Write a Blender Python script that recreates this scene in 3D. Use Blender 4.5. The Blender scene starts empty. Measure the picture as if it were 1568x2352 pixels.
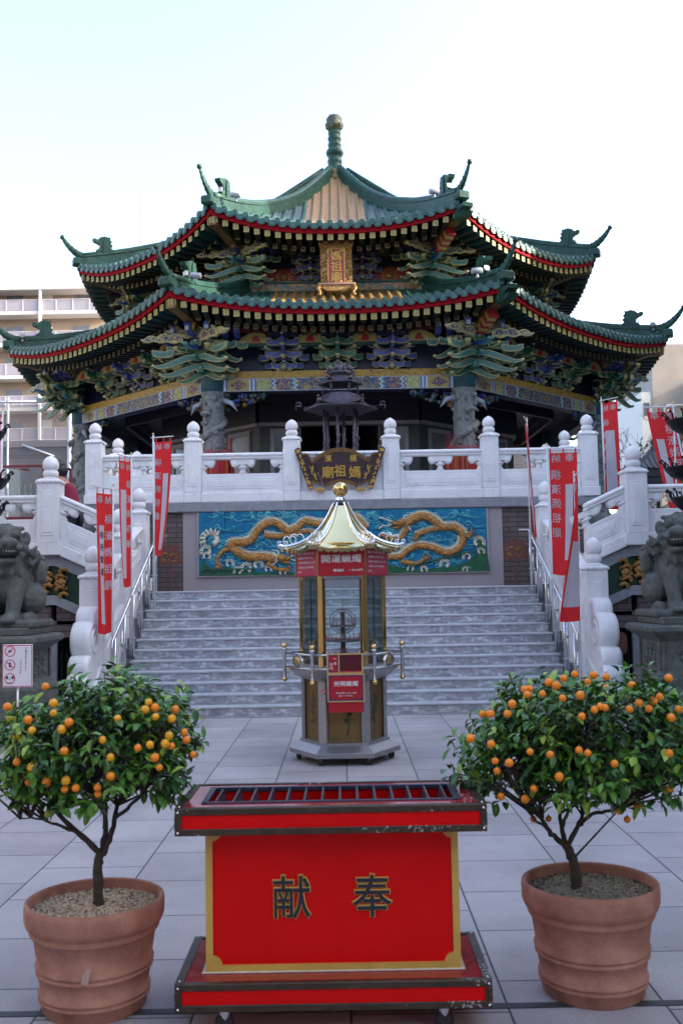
import bpy, math, random
from mathutils import Vector, Matrix, noise
R_ = math.radians
PI = math.pi
SC = bpy.context.scene
COL = SC.collection
# ------------------------------------------------------------------ camera, world, sun, exposure
CAM_Z, CAM_TILT, CAM_ROLL, CAM_YAW = 1.6, 4.5, -1.0, 0.05
CAM_R = Matrix.Rotation(R_(CAM_YAW), 3, 'Z') @ Matrix.Rotation(R_(90 + CAM_TILT), 3, 'X') @ Matrix.Rotation(R_(CAM_ROLL), 3, 'Z')
FPX = 2286.0
cd = bpy.data.cameras.new('camera'); cam = bpy.data.objects.new('camera', cd); COL.objects.link(cam)
cam.matrix_world = Matrix.Translation((0, 0, CAM_Z)) @ CAM_R.to_4x4()
cd.sensor_fit = 'VERTICAL'; cd.sensor_height = 36.0; cd.lens = 36.0 * FPX / 2352.0
cd.clip_start = 0.05; cd.clip_end = 2000
cd.dof.use_dof = True; cd.dof.focus_distance = 10.0; cd.dof.aperture_fstop = 5.6
SC.camera = cam
SUN_EL, SUN_AZ = 24.0, 95.0          # azimuth measured from +Y towards +X
sd = Vector((math.sin(R_(SUN_AZ)) * math.cos(R_(SUN_EL)), math.cos(R_(SUN_AZ)) * math.cos(R_(SUN_EL)), math.sin(R_(SUN_EL))))
world = bpy.data.worlds.new('World'); SC.world = world; world.use_nodes = True
wn = world.node_tree
bg = wn.nodes['Background']
sky = wn.nodes.new('ShaderNodeTexSky'); sky.sky_type = 'NISHITA'; sky.sun_disc = False
sky.sun_elevation = R_(SUN_EL); sky.sun_rotation = R_(SUN_AZ); sky.air_density = 0.9; sky.dust_density = 5.0; sky.ozone_density = 1.0
wn.links.new(sky.outputs[0], bg.inputs[0]); bg.inputs[1].default_value = 0.15
ld = bpy.data.lights.new('sun', 'SUN'); lo = bpy.data.objects.new('sun', ld); COL.objects.link(lo)
ld.energy = 2.0; ld.angle = R_(0.5); ld.color = (1, 0.93, 0.82)
lo.location = (20, 20, 40); lo.rotation_euler = sd.to_track_quat('Z', 'Y').to_euler()
SC.view_settings.view_transform = 'Standard'; SC.view_settings.look = 'None'
SC.view_settings.exposure = 2.54; SC.view_settings.gamma = 1.0
SC.cycles.max_bounces = 8; SC.cycles.transparent_max_bounces = 12
rnd = random.Random(7)

# ------------------------------------------------------------------ materials
MATS = {}
def srgb(h):
    h = h.lstrip('#'); c = [int(h[i:i+2], 16) / 255 for i in (0, 2, 4)]
    return tuple((x / 12.92 if x <= .04045 else ((x + .055) / 1.055) ** 2.4) for x in c)
def new_mat(name):
    m = bpy.data.materials.new(name); m.use_nodes = True; MATS[name] = m
    return m, m.node_tree, m.node_tree.nodes['Principled BSDF']
def mat(name, col, rough=0.6, metal=0.0, vary=0.15, scale=6.0, bump=0.1, bscale=40.0, col2=None, spec=0.5, coat=0.0, det=6.0, dist=0.01):
    if name in MATS: return MATS[name]
    m, nt, b = new_mat(name)
    if isinstance(col, str): col = srgb(col)
    if isinstance(col2, str): col2 = srgb(col2)
    tc = nt.nodes.new('ShaderNodeTexCoord')
    n = nt.nodes.new('ShaderNodeTexNoise'); n.inputs['Scale'].default_value = scale; n.inputs['Detail'].default_value = det; n.inputs['Roughness'].default_value = .65
    nt.links.new(tc.outputs['Object'], n.inputs['Vector'])
    r = nt.nodes.new('ShaderNodeValToRGB'); r.color_ramp.elements[0].position = .3; r.color_ramp.elements[1].position = .72
    c2 = col2 or tuple(min(1, c * (1 + vary)) for c in col)
    c1 = col if col2 else tuple(c * (1 - vary) for c in col)
    r.color_ramp.elements[0].color = (*c1, 1); r.color_ramp.elements[1].color = (*c2, 1)
    nt.links.new(n.outputs['Fac'], r.inputs['Fac']); nt.links.new(r.outputs['Color'], b.inputs['Base Color'])
    b.inputs['Roughness'].default_value = rough; b.inputs['Metallic'].default_value = metal
    b.inputs['Specular IOR Level'].default_value = spec; b.inputs['Coat Weight'].default_value = coat
    if bump:
        n2 = nt.nodes.new('ShaderNodeTexNoise'); n2.inputs['Scale'].default_value = bscale; n2.inputs['Detail'].default_value = 4
        nt.links.new(tc.outputs['Object'], n2.inputs['Vector'])
        bp = nt.nodes.new('ShaderNodeBump'); bp.inputs['Strength'].default_value = bump; bp.inputs['Distance'].default_value = dist
        nt.links.new(n2.outputs['Fac'], bp.inputs['Height']); nt.links.new(bp.outputs['Normal'], b.inputs['Normal'])
    return m
def glass_mat(name, col=(.8, .9, .92), alpha=.25, rough=.05):
    if name in MATS: return MATS[name]
    m, nt, b = new_mat(name)
    t = nt.nodes.new('ShaderNodeBsdfTransparent'); t.inputs[0].default_value = (*col, 1)
    g = nt.nodes.new('ShaderNodeBsdfGlossy'); g.inputs['Roughness'].default_value = rough
    fr = nt.nodes.new('ShaderNodeLayerWeight'); fr.inputs['Blend'].default_value = alpha
    mr = nt.nodes.new('ShaderNodeMath'); mr.operation = 'MULTIPLY_ADD'; mr.inputs[1].default_value = .6; mr.inputs[2].default_value = .05
    mx = nt.nodes.new('ShaderNodeMixShader'); nt.links.new(fr.outputs['Fresnel'], mr.inputs[0]); nt.links.new(mr.outputs[0], mx.inputs[0])
    nt.links.new(t.outputs[0], mx.inputs[1]); nt.links.new(g.outputs[0], mx.inputs[2])
    nt.links.new(mx.outputs[0], nt.nodes['Material Output'].inputs['Surface'])
    return m
def pattern_mat(name, col, col2, scale=14, thr=.5, width=.06, rough=.45, kind='noise', metal=0, bands=False):
    """painted scrollwork: contour lines of a noise field in a second colour"""
    if name in MATS: return MATS[name]
    m, nt, b = new_mat(name); c1 = srgb(col); c2 = srgb(col2)
    tc = nt.nodes.new('ShaderNodeTexCoord')
    if kind == 'noise':
        n = nt.nodes.new('ShaderNodeTexNoise'); n.inputs['Scale'].default_value = scale; n.inputs['Detail'].default_value = 1.5; n.inputs['Distortion'].default_value = 1.6; src = n.outputs['Fac']
    else:
        n = nt.nodes.new('ShaderNodeTexVoronoi'); n.inputs['Scale'].default_value = scale; src = n.outputs['Distance']
    nt.links.new(tc.outputs['Object'], n.inputs['Vector'])
    s = nt.nodes.new('ShaderNodeMath'); s.operation = 'SUBTRACT'; s.inputs[1].default_value = thr; nt.links.new(src, s.inputs[0])
    a = nt.nodes.new('ShaderNodeMath'); a.operation = 'ABSOLUTE'; nt.links.new(s.outputs[0], a.inputs[0])
    l = nt.nodes.new('ShaderNodeMapRange'); l.inputs['From Min'].default_value = width; l.inputs['From Max'].default_value = width * .7; nt.links.new(a.outputs[0], l.inputs['Value'])
    mx = nt.nodes.new('ShaderNodeMixRGB'); mx.inputs[1].default_value = (*c1, 1); mx.inputs[2].default_value = (*c2, 1); nt.links.new(l.outputs[0], mx.inputs[0])
    nt.links.new(mx.outputs[0], b.inputs['Base Color']); b.inputs['Roughness'].default_value = rough; b.inputs['Metallic'].default_value = metal
    bp = nt.nodes.new('ShaderNodeBump'); bp.inputs['Strength'].default_value = .5; bp.inputs['Distance'].default_value = .01
    nt.links.new(l.outputs[0], bp.inputs['Height']); nt.links.new(bp.outputs['Normal'], b.inputs['Normal'])
    return m
def tile_mat(name, col, col2, bw, bh, mortar, msize=.01, off=.5, rough=.7, bump=.3, axes='XZ', vary=.12, nscale=3, smooth=.1, stain=0.0):
    if name in MATS: return MATS[name]
    m, nt, b = new_mat(name)
    c1, c2, mc = [srgb(x) if isinstance(x, str) else x for x in (col, col2, mortar)]
    tc = nt.nodes.new('ShaderNodeTexCoord'); sp = nt.nodes.new('ShaderNodeSeparateXYZ'); cb = nt.nodes.new('ShaderNodeCombineXYZ')
    nt.links.new(tc.outputs['Object'], sp.inputs[0])
    nt.links.new(sp.outputs[axes[0]], cb.inputs[0]); nt.links.new(sp.outputs[axes[1]], cb.inputs[1])
    br = nt.nodes.new('ShaderNodeTexBrick'); nt.links.new(cb.outputs[0], br.inputs['Vector'])
    br.inputs['Scale'].default_value = 1; br.inputs['Brick Width'].default_value = bw; br.inputs['Row Height'].default_value = bh
    br.inputs['Mortar Size'].default_value = msize; br.inputs['Mortar Smooth'].default_value = smooth; br.offset = off; br.inputs['Bias'].default_value = 0
    br.inputs['Color1'].default_value = (*c1, 1); br.inputs['Color2'].default_value = (*c2, 1); br.inputs['Mortar'].default_value = (*mc, 1)
    n = nt.nodes.new('ShaderNodeTexNoise'); n.inputs['Scale'].default_value = nscale; n.inputs['Detail'].default_value = 8; n.inputs['Roughness'].default_value = .7
    nt.links.new(tc.outputs['Object'], n.inputs['Vector'])
    mr = nt.nodes.new('ShaderNodeMapRange'); mr.inputs['From Min'].default_value = .25; mr.inputs['From Max'].default_value = .75; mr.inputs['To Min'].default_value = 1 - vary; mr.inputs['To Max'].default_value = 1 + vary
    nt.links.new(n.outputs['Fac'], mr.inputs['Value'])
    n3 = nt.nodes.new('ShaderNodeTexNoise'); n3.inputs['Scale'].default_value = 90; n3.inputs['Detail'].default_value = 2
    nt.links.new(tc.outputs['Object'], n3.inputs['Vector'])
    mr3 = nt.nodes.new('ShaderNodeMapRange'); mr3.inputs['From Min'].default_value = .3; mr3.inputs['From Max'].default_value = .7; mr3.inputs['To Min'].default_value = .88; mr3.inputs['To Max'].default_value = 1.1
    nt.links.new(n3.outputs['Fac'], mr3.inputs['Value'])
    mm = nt.nodes.new('ShaderNodeMath'); mm.operation = 'MULTIPLY'; nt.links.new(mr.outputs[0], mm.inputs[0]); nt.links.new(mr3.outputs[0], mm.inputs[1])
    mx = nt.nodes.new('ShaderNodeMixRGB'); mx.blend_type = 'MULTIPLY'; mx.inputs[0].default_value = 1
    nt.links.new(br.outputs['Color'], mx.inputs[1]); nt.links.new(mm.outputs[0], mx.inputs[2]); nt.links.new(mx.outputs[0], b.inputs['Base Color'])
    b.inputs['Roughness'].default_value = rough
    if stain:                                                   # soft dirty patches and dark spots across the slabs
        n4 = nt.nodes.new('ShaderNodeTexNoise'); n4.inputs['Scale'].default_value = .55; n4.inputs['Detail'].default_value = 9; n4.inputs['Roughness'].default_value = .62; nt.links.new(tc.outputs['Object'], n4.inputs['Vector'])
        r4 = nt.nodes.new('ShaderNodeMapRange'); r4.inputs['From Min'].default_value = .36; r4.inputs['From Max'].default_value = .56; r4.inputs['To Min'].default_value = 1 - stain; r4.inputs['To Max'].default_value = 1.04; nt.links.new(n4.outputs['Fac'], r4.inputs['Value'])
        n5 = nt.nodes.new('ShaderNodeTexVoronoi'); n5.inputs['Scale'].default_value = 3.1; nt.links.new(tc.outputs['Object'], n5.inputs['Vector'])
        r5 = nt.nodes.new('ShaderNodeMapRange'); r5.inputs['From Min'].default_value = .02; r5.inputs['From Max'].default_value = .07; r5.inputs['To Min'].default_value = .72; nt.links.new(n5.outputs['Distance'], r5.inputs['Value'])
        m5 = nt.nodes.new('ShaderNodeMath'); m5.operation = 'MULTIPLY'; nt.links.new(r4.outputs[0], m5.inputs[0]); nt.links.new(r5.outputs[0], m5.inputs[1])
        x5 = nt.nodes.new('ShaderNodeMixRGB'); x5.blend_type = 'MULTIPLY'; x5.inputs[0].default_value = 1; nt.links.new(mx.outputs[0], x5.inputs[1]); nt.links.new(m5.outputs[0], x5.inputs[2]); nt.links.new(x5.outputs[0], b.inputs['Base Color'])
    bp = nt.nodes.new('ShaderNodeBump'); bp.inputs['Strength'].default_value = bump; bp.inputs['Distance'].default_value = .008; bp.invert = True
    nt.links.new(br.outputs['Fac'], bp.inputs['Height']); nt.links.new(bp.outputs['Normal'], b.inputs['Normal'])
    return m

# ------------------------------------------------------------------ mesh builder
ID4 = Matrix.Identity(4)
def T(x, y, z): return Matrix.Translation((x, y, z))
def RX(a): return Matrix.Rotation(R_(a), 4, 'X')
def RY(a): return Matrix.Rotation(R_(a), 4, 'Y')
def RZ(a): return Matrix.Rotation(R_(a), 4, 'Z')
def S(x, y=None, z=None):
    y = x if y is None else y; z = x if z is None else z
    return Matrix.Diagonal((x, y, z, 1))
class MB:
    def __init__(s, m=None):
        s.v = []; s.f = []; s.fm = []; s.sm = []; s.mats = []; s.M = ID4.copy(); s.xf = None; s.smooth = False
        if m: s.use(m)
    def use(s, m):
        if m not in s.mats: s.mats.append(m)
        s.cur = s.mats.index(m); return s
    def add(s, vs, fs, smooth=None):
        o = len(s.v); flip = s.M.determinant() < 0
        for p in vs:
            q = s.M @ Vector(p)
            if s.xf: q = Vector(s.xf(q))
            s.v.append(q)
        sm = s.smooth if smooth is None else smooth
        for f in fs:
            g = [i + o for i in f]
            s.f.append(g[::-1] if flip else g); s.fm.append(s.cur); s.sm.append(sm)
    def box(s, cx, cy, cz, sx, sy, sz, M=None):
        x, y, z = sx / 2, sy / 2, sz / 2
        vs = [Vector((a * x, b * y, c * z)) for c in (-1, 1) for b in (-1, 1) for a in (-1, 1)]
        if M: vs = [M @ v for v in vs]
        vs = [v + Vector((cx, cy, cz)) for v in vs]
        s.add(vs, [(0, 2, 3, 1), (4, 5, 7, 6), (0, 1, 5, 4), (2, 6, 7, 3), (0, 4, 6, 2), (1, 3, 7, 5)], False)
    def b2(s, x0, x1, y0, y1, z0, z1): s.box((x0+x1)/2, (y0+y1)/2, (z0+z1)/2, x1-x0, y1-y0, z1-z0)
    def bbox(s, cx, cy, cz, sx, sy, sz, b=.01):
        """box with chamfered edges (all 12)"""
        x, y, z = sx / 2, sy / 2, sz / 2; b = min(b, x * .9, y * .9, z * .9)
        vs = []; idx = {}
        for a in (-1, 1):
            for c in (-1, 1):
                for e in (-1, 1):
                    for k in range(3):
                        d = [x - b, y - b, z - b]; d[k] += b
                        idx[(a, c, e, k)] = len(vs); vs.append((cx + a * d[0], cy + c * d[1], cz + e * d[2]))
        fs = []
        for k in range(3):
            for sg in (-1, 1):
                o = [i for i in range(3) if i != k]; q = []
                for (p, r) in ((-1, -1), (1, -1), (1, 1), (-1, 1)):
                    t = [0, 0, 0]; t[k] = sg; t[o[0]] = p; t[o[1]] = r; q.append(idx[(*t, k)])
                fs.append((q, k, sg))
        out = []
        def orient(q):
            n = (Vector(vs[q[1]]) - Vector(vs[q[0]])).cross(Vector(vs[q[2]]) - Vector(vs[q[0]]))
            c = sum((Vector(vs[i]) for i in q), Vector()) / len(q) - Vector((cx, cy, cz))
            return q if n.dot(c) > 0 else q[::-1]
        for q, k, sg in fs: out.append(orient(q))
        for k in range(3):
            o = [i for i in range(3) if i != k]
            for p in (-1, 1):
                for r in (-1, 1):
                    a = [0, 0, 0]; a[o[0]] = p; a[o[1]] = r
                    a0 = list(a); a0[k] = -1; a1 = list(a); a1[k] = 1
                    out.append(orient([idx[(*a0, o[0])], idx[(*a1, o[0])], idx[(*a1, o[1])], idx[(*a0, o[1])]]))
        for a in (-1, 1):
            for c in (-1, 1):
                for e in (-1, 1): out.append(orient([idx[(a, c, e, k)] for k in range(3)]))
        s.add(vs, out, False)
    def bb2(s, x0, x1, y0, y1, z0, z1, b=.01): s.bbox((x0+x1)/2, (y0+y1)/2, (z0+z1)/2, x1-x0, y1-y0, z1-z0, b)
    def prism(s, poly, t0, t1, axes='xz'):
        """poly 2-D outline; extruded along the remaining axis from t0 to t1"""
        n = len(poly)
        def mk(p, t):
            if axes == 'xz': return (p[0], t, p[1])
            if axes == 'xy': return (p[0], p[1], t)
            return (t, p[0], p[1])
        ar = sum(poly[i][0] * poly[(i+1) % n][1] - poly[(i+1) % n][0] * poly[i][1] for i in range(n))
        pl = poly if ar > 0 else poly[::-1]
        if (t1 < t0): t0, t1 = t1, t0
        vs = [mk(p, t0) for p in pl] + [mk(p, t1) for p in pl]
        inv = axes == 'xz'
        a = list(range(n)); b = list(range(n, 2 * n))
        sides = [(i, (i+1) % n, (i+1) % n + n, i + n) for i in range(n)]
        if inv: fs = [a, b[::-1]] + [q[::-1] for q in sides]
        else: fs = [a[::-1], b] + sides
        s.add(vs, fs, False)
    def lathe(s, prof, seg=16, cx=0, cy=0, smooth=True, M=None, a0=0, lobes=0, lamp=0):
        vs = []; n = len(prof)
        for (r, z) in prof:
            for k in range(seg):
                a = 2 * PI * k / seg + a0
                rr = r * (1 + (lamp * (abs(math.cos(lobes * a / 2)) - .5) if lobes else 0))
                vs.append(Vector((cx + rr * math.cos(a), cy + rr * math.sin(a), z)))
        if M: vs = [M @ v for v in vs]
        fs = []
        for i in range(n - 1):
            for k in range(seg):
                k2 = (k + 1) % seg; fs.append((i*seg+k, i*seg+k2, (i+1)*seg+k2, (i+1)*seg+k))
        s.add(vs, fs, smooth)
        if prof[0][0] > 1e-4: s.add(vs[:seg], [tuple(range(seg))[::-1]], False)
        if prof[-1][0] > 1e-4: s.add(vs[-seg:], [tuple(range(seg))], False)
    def tube(s, pts, rad, seg=8, smooth=True, flat=None, up=None):
        pts = [Vector(p) for p in pts]; n = len(pts)
        if not hasattr(rad, '__len__'): rad = [rad] * n
        vs = []; prev = None
        for i, p in enumerate(pts):
            d = (pts[min(i+1, n-1)] - pts[max(i-1, 0)]).normalized()
            if prev is None:
                a = Vector(up) if up else (Vector((0, 0, 1)) if abs(d.z) < .9 else Vector((1, 0, 0)))
                prev = (a - d * a.dot(d)).normalized()
            else:
                prev = (prev - d * prev.dot(d)); prev = prev.normalized() if prev.length > 1e-6 else Vector((1, 0, 0))
            q = d.cross(prev)
            for k in range(seg):
                t = 2 * PI * k / seg
                vs.append(p + (prev * math.cos(t) + q * math.sin(t) * (flat or 1)) * rad[i])
        fs = [(i*seg+k, i*seg+(k+1) % seg, (i+1)*seg+(k+1) % seg, (i+1)*seg+k) for i in range(n-1) for k in range(seg)]
        fs.append(tuple(range(seg))[::-1]); fs.append(tuple((n-1)*seg + k for k in range(seg)))
        s.add(vs, fs, smooth)
    def ball(s, c, r, seg=10, rings=6, sz=1, sy=1, jit=0):
        vs = [Vector((c[0], c[1], c[2] - r * sz))]
        for i in range(1, rings):
            a = -PI/2 + PI * i / rings
            for k in range(seg):
                t = 2*PI*k/seg; j = 1 + (rnd.random() - .5) * jit
                vs.append(Vector((c[0] + r*j*math.cos(a)*math.cos(t), c[1] + r*j*sy*math.cos(a)*math.sin(t), c[2] + r*j*sz*math.sin(a))))
        vs.append(Vector((c[0], c[1], c[2] + r * sz)))
        fs = [(0, 1 + (k+1) % seg, 1 + k) for k in range(seg)]
        for i in range(rings - 2):
            for k in range(seg): fs.append((1+i*seg+k, 1+i*seg+(k+1) % seg, 1+(i+1)*seg+(k+1) % seg, 1+(i+1)*seg+k))
        L = len(vs) - 1
        fs += [(L, L - seg + k, L - seg + (k+1) % seg) for k in range(seg)]
        s.add(vs, fs, True)
    def grid(s, nu, nv, fn, smooth=True, flip=False):
        vs = [Vector(fn(i / nu, j / nv)) for j in range(nv+1) for i in range(nu+1)]
        fs = []
        for j in range(nv):
            for i in range(nu):
                a = j*(nu+1)+i; q = (a, a+1, a+nu+2, a+nu+1); fs.append(q[::-1] if flip else q)
        s.add(vs, fs, smooth)
    def build(s, name, parent=None, bevel=0, label=None, seg=2):
        me = bpy.data.meshes.new(name)
        me.from_pydata([tuple(v) for v in s.v], [], s.f)
        for m in s.mats: me.materials.append(m)
        me.polygons.foreach_set('material_index', s.fm); me.polygons.foreach_set('use_smooth', s.sm)
        me.update()
        o = bpy.data.objects.new(name, me); COL.objects.link(o)
        if parent: o.parent = parent
        if bevel:
            b = o.modifiers.new('bevel', 'BEVEL'); b.width = bevel; b.segments = seg; b.limit_method = 'ANGLE'; b.angle_limit = R_(50)
        if label: o['label'] = label
        return o
def thing(name, label, cat, loc=(0, 0, 0), group=None, rz=0):
    o = bpy.data.objects.new(name, None); COL.objects.link(o); o.location = loc; o.rotation_euler.z = R_(rz)
    o.empty_display_size = .2
    o['label'] = label; o['category'] = cat
    if group: o['group'] = group
    return o
def tag(o, label, cat, group=None):
    o['label'] = label; o['category'] = cat
    if group: o['group'] = group
    return o
def struct(o): o['kind'] = 'structure'; return o
def kids(o): return [c for c in bpy.data.objects if c.parent == o]
def copy_part(o, parent, M=None):
    c = o.copy(); COL.objects.link(c); c.parent = parent
    if M is not None: c.matrix_local = M
    for k in kids(o):
        d = k.copy(); COL.objects.link(d); d.parent = c
    return c
def copy_thing(o, loc, rz=None, label=None, group=None):
    c = o.copy(); COL.objects.link(c); c.location = loc
    if rz is not None: c.rotation_euler.z = R_(rz)
    if label: c['label'] = label
    for k in kids(o): copy_part(k, c)
    return c
def text_mesh(name, body, size, M, m, parent=None, extrude=.002, bold=0.0, align='CENTER', line=1.0, res=3):
    c = bpy.data.curves.new('text', 'FONT'); c.body = body; c.size = size; c.align_x = align; c.align_y = 'CENTER'; c.space_line = line
    c.extrude = extrude; c.offset = bold; c.resolution_u = res
    o = bpy.data.objects.new('text', c); COL.objects.link(o)
    dg = bpy.context.evaluated_depsgraph_get(); me = bpy.data.meshes.new_from_object(o.evaluated_get(dg))
    bpy.data.objects.remove(o); bpy.data.curves.remove(c)
    me.transform(M)
    if M.determinant() < 0: me.flip_normals()
    me.materials.clear(); me.materials.append(m)
    o = bpy.data.objects.new(name, me); COL.objects.link(o)
    if parent: o.parent = parent
    return o
def join_text(name, items, m, parent, extrude=.002, bold=0.0, res=3):
    """several strings as one lettering mesh; items = (string, size, matrix)"""
    vs = []; fs = []
    for (body, size, M) in items:
        c = bpy.data.curves.new('text', 'FONT'); c.body = body; c.size = size; c.align_x = 'CENTER'; c.align_y = 'CENTER'
        c.extrude = extrude; c.bevel_depth = bold * size; c.bevel_resolution = 0; c.resolution_u = res
        o = bpy.data.objects.new('text', c); COL.objects.link(o)
        dg = bpy.context.evaluated_depsgraph_get(); me = bpy.data.meshes.new_from_object(o.evaluated_get(dg))
        n = len(vs); fl = M.determinant() < 0
        vs += [tuple(M @ v.co) for v in me.vertices]
        for p in me.polygons:
            q = [i + n for i in p.vertices]; fs.append(q[::-1] if fl else q)
        bpy.data.objects.remove(o); bpy.data.curves.remove(c); bpy.data.meshes.remove(me)
    me = bpy.data.meshes.new(name); me.from_pydata(vs, [], fs); me.materials.append(m); me.update()
    o = bpy.data.objects.new(name, me); COL.objects.link(o)
    if parent: o.parent = parent
    return o
FRONT = RX(90)       # text lying in XZ, readable from -Y
def px(x, y, Y):
    """world point at depth Y seen at photo coordinate (x, y) of the 1568 px wide view"""
    d = CAM_R @ Vector(((x - 784) / FPX, (1176 - y) / FPX, -1)); t = Y / d.y
    return Vector((d.x * t, Y, CAM_Z + d.z * t))
def smooth_path(pts, n=6):
    pts = [Vector(p) for p in pts]; out = []
    for i in range(len(pts) - 1):
        p0 = pts[max(i-1, 0)]; p1 = pts[i]; p2 = pts[i+1]; p3 = pts[min(i+2, len(pts)-1)]
        for k in range(n):
            t = k / n
            out.append(.5 * ((2*p1) + (p2-p0)*t + (2*p0-5*p1+4*p2-p3)*t*t + (-p0+3*p1-3*p2+p3)*t**3))
    out.append(pts[-1]); return out
def lerp(a, b, t): return a + (b - a) * t
# ------------------------------------------------------------------ shared materials
marble = mat('white_marble', (.70, .70, .72), .42, vary=.07, scale=2.2, bump=.12, bscale=30, col2=(.82, .82, .83))
def marble_veins():
    nt = marble.node_tree; b = nt.nodes['Principled BSDF']; src = b.inputs['Base Color'].links[0].from_socket
    tc = nt.nodes['Texture Coordinate']
    n = nt.nodes.new('ShaderNodeTexNoise'); n.inputs['Scale'].default_value = 1.7; n.inputs['Detail'].default_value = 7; n.inputs['Distortion'].default_value = 1.2
    nt.links.new(tc.outputs['Object'], n.inputs['Vector'])
    s = nt.nodes.new('ShaderNodeMath'); s.operation = 'SUBTRACT'; s.inputs[1].default_value = .5; nt.links.new(n.outputs['Fac'], s.inputs[0])
    a = nt.nodes.new('ShaderNodeMath'); a.operation = 'ABSOLUTE'; nt.links.new(s.outputs[0], a.inputs[0])
    l = nt.nodes.new('ShaderNodeMapRange'); l.inputs['From Min'].default_value = .0; l.inputs['From Max'].default_value = .02; l.inputs['To Min'].default_value = .90; nt.links.new(a.outputs[0], l.inputs['Value'])
    mx = nt.nodes.new('ShaderNodeMixRGB'); mx.blend_type = 'MULTIPLY'; mx.inputs[0].default_value = 1
    nt.links.new(src, mx.inputs[1]); nt.links.new(l.outputs[0], mx.inputs[2]); nt.links.new(mx.outputs[0], b.inputs['Base Color'])
marble_veins()
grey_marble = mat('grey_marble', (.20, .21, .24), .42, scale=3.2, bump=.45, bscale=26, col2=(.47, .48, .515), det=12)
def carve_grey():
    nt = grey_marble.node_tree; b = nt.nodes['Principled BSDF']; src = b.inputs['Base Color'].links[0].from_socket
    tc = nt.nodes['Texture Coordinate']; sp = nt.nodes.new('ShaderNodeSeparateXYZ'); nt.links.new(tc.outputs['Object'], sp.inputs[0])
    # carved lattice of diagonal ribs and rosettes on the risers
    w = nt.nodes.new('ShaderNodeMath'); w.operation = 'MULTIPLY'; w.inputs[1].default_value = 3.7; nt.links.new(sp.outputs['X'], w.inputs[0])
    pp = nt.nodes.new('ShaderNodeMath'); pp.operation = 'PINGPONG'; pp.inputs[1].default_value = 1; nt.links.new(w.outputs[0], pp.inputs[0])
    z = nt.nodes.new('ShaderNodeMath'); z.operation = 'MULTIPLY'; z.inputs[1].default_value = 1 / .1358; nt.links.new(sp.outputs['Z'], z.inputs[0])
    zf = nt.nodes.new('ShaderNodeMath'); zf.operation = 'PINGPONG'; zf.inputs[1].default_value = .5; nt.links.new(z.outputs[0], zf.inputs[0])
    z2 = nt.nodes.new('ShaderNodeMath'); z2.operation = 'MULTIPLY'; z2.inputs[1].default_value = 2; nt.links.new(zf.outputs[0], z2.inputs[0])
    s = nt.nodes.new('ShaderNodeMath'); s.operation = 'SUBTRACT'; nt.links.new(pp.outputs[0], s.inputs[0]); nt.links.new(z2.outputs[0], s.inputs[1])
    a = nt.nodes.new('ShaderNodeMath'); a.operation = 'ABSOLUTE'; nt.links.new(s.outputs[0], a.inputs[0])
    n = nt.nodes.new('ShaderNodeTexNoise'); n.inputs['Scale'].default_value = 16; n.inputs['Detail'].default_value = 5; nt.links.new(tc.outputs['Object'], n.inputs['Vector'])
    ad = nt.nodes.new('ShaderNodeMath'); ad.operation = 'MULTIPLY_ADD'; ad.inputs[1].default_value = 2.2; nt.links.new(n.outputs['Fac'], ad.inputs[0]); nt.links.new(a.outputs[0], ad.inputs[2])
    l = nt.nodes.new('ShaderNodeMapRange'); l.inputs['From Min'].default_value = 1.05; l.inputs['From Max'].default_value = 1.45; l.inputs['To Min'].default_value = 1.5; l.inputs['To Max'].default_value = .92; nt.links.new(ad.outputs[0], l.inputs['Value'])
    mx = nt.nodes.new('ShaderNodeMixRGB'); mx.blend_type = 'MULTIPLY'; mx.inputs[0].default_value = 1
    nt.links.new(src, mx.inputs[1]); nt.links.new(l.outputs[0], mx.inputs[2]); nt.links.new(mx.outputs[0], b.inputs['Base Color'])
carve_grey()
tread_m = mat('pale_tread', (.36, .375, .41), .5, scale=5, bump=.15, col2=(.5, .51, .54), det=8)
granite = mat('pink_granite', (.34, .30, .31), .6, vary=.12, scale=60, bump=.1, bscale=120, det=3)
slabgrey = mat('grey_slab', (.24, .25, .28), .6, vary=.2, scale=9, bump=.15)
brick = tile_mat('brown_brick', (.105, .078, .075), (.145, .105, .10), .30, .085, (.04, .032, .034), .008, .5, .7, .5, 'XZ', .15)
lion_m = mat('grey_green_stone', (.045, .052, .047), .75, scale=10, bump=.35, bscale=60, col2=(.125, .135, .12), det=8)
steel = mat('brushed_steel', (.55, .56, .58), .22, 1.0, vary=.05, scale=20, bump=.03)
paving = tile_mat('paving_stone', (.31, .285, .295), (.40, .37, .375), .6, .6, (.06, .058, .062), .005, .5, .75, .35, 'YX', .13, 1.3, stain=.2)
black_iron = mat('black_iron', (.012, .012, .014), .5, .6, scale=20, bump=.2)
# ------------------------------------------------------------------ ground
g = MB(paving); g.grid(40, 40, lambda u, v: (lerp(-14, 14, u), lerp(-8, 32, v), 0), False); struct(g.build('courtyard_paving'))
asphalt = mat('asphalt', (.05, .05, .052), .85, vary=.2, scale=3, bump=.3)
g = MB(asphalt); g.b2(-600, 600, -400, 900, -.2, -.012); struct(g.build('ground'))
g = MB(mat('drain_steel', (.05, .05, .055), .6, .4)); 
g.b2(-14, 14, 3.93, 3.975, -.01, .004); g.b2(-14, 14, 12.86, 12.875, -.01, .003); struct(g.build('drain_slot'))
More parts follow.
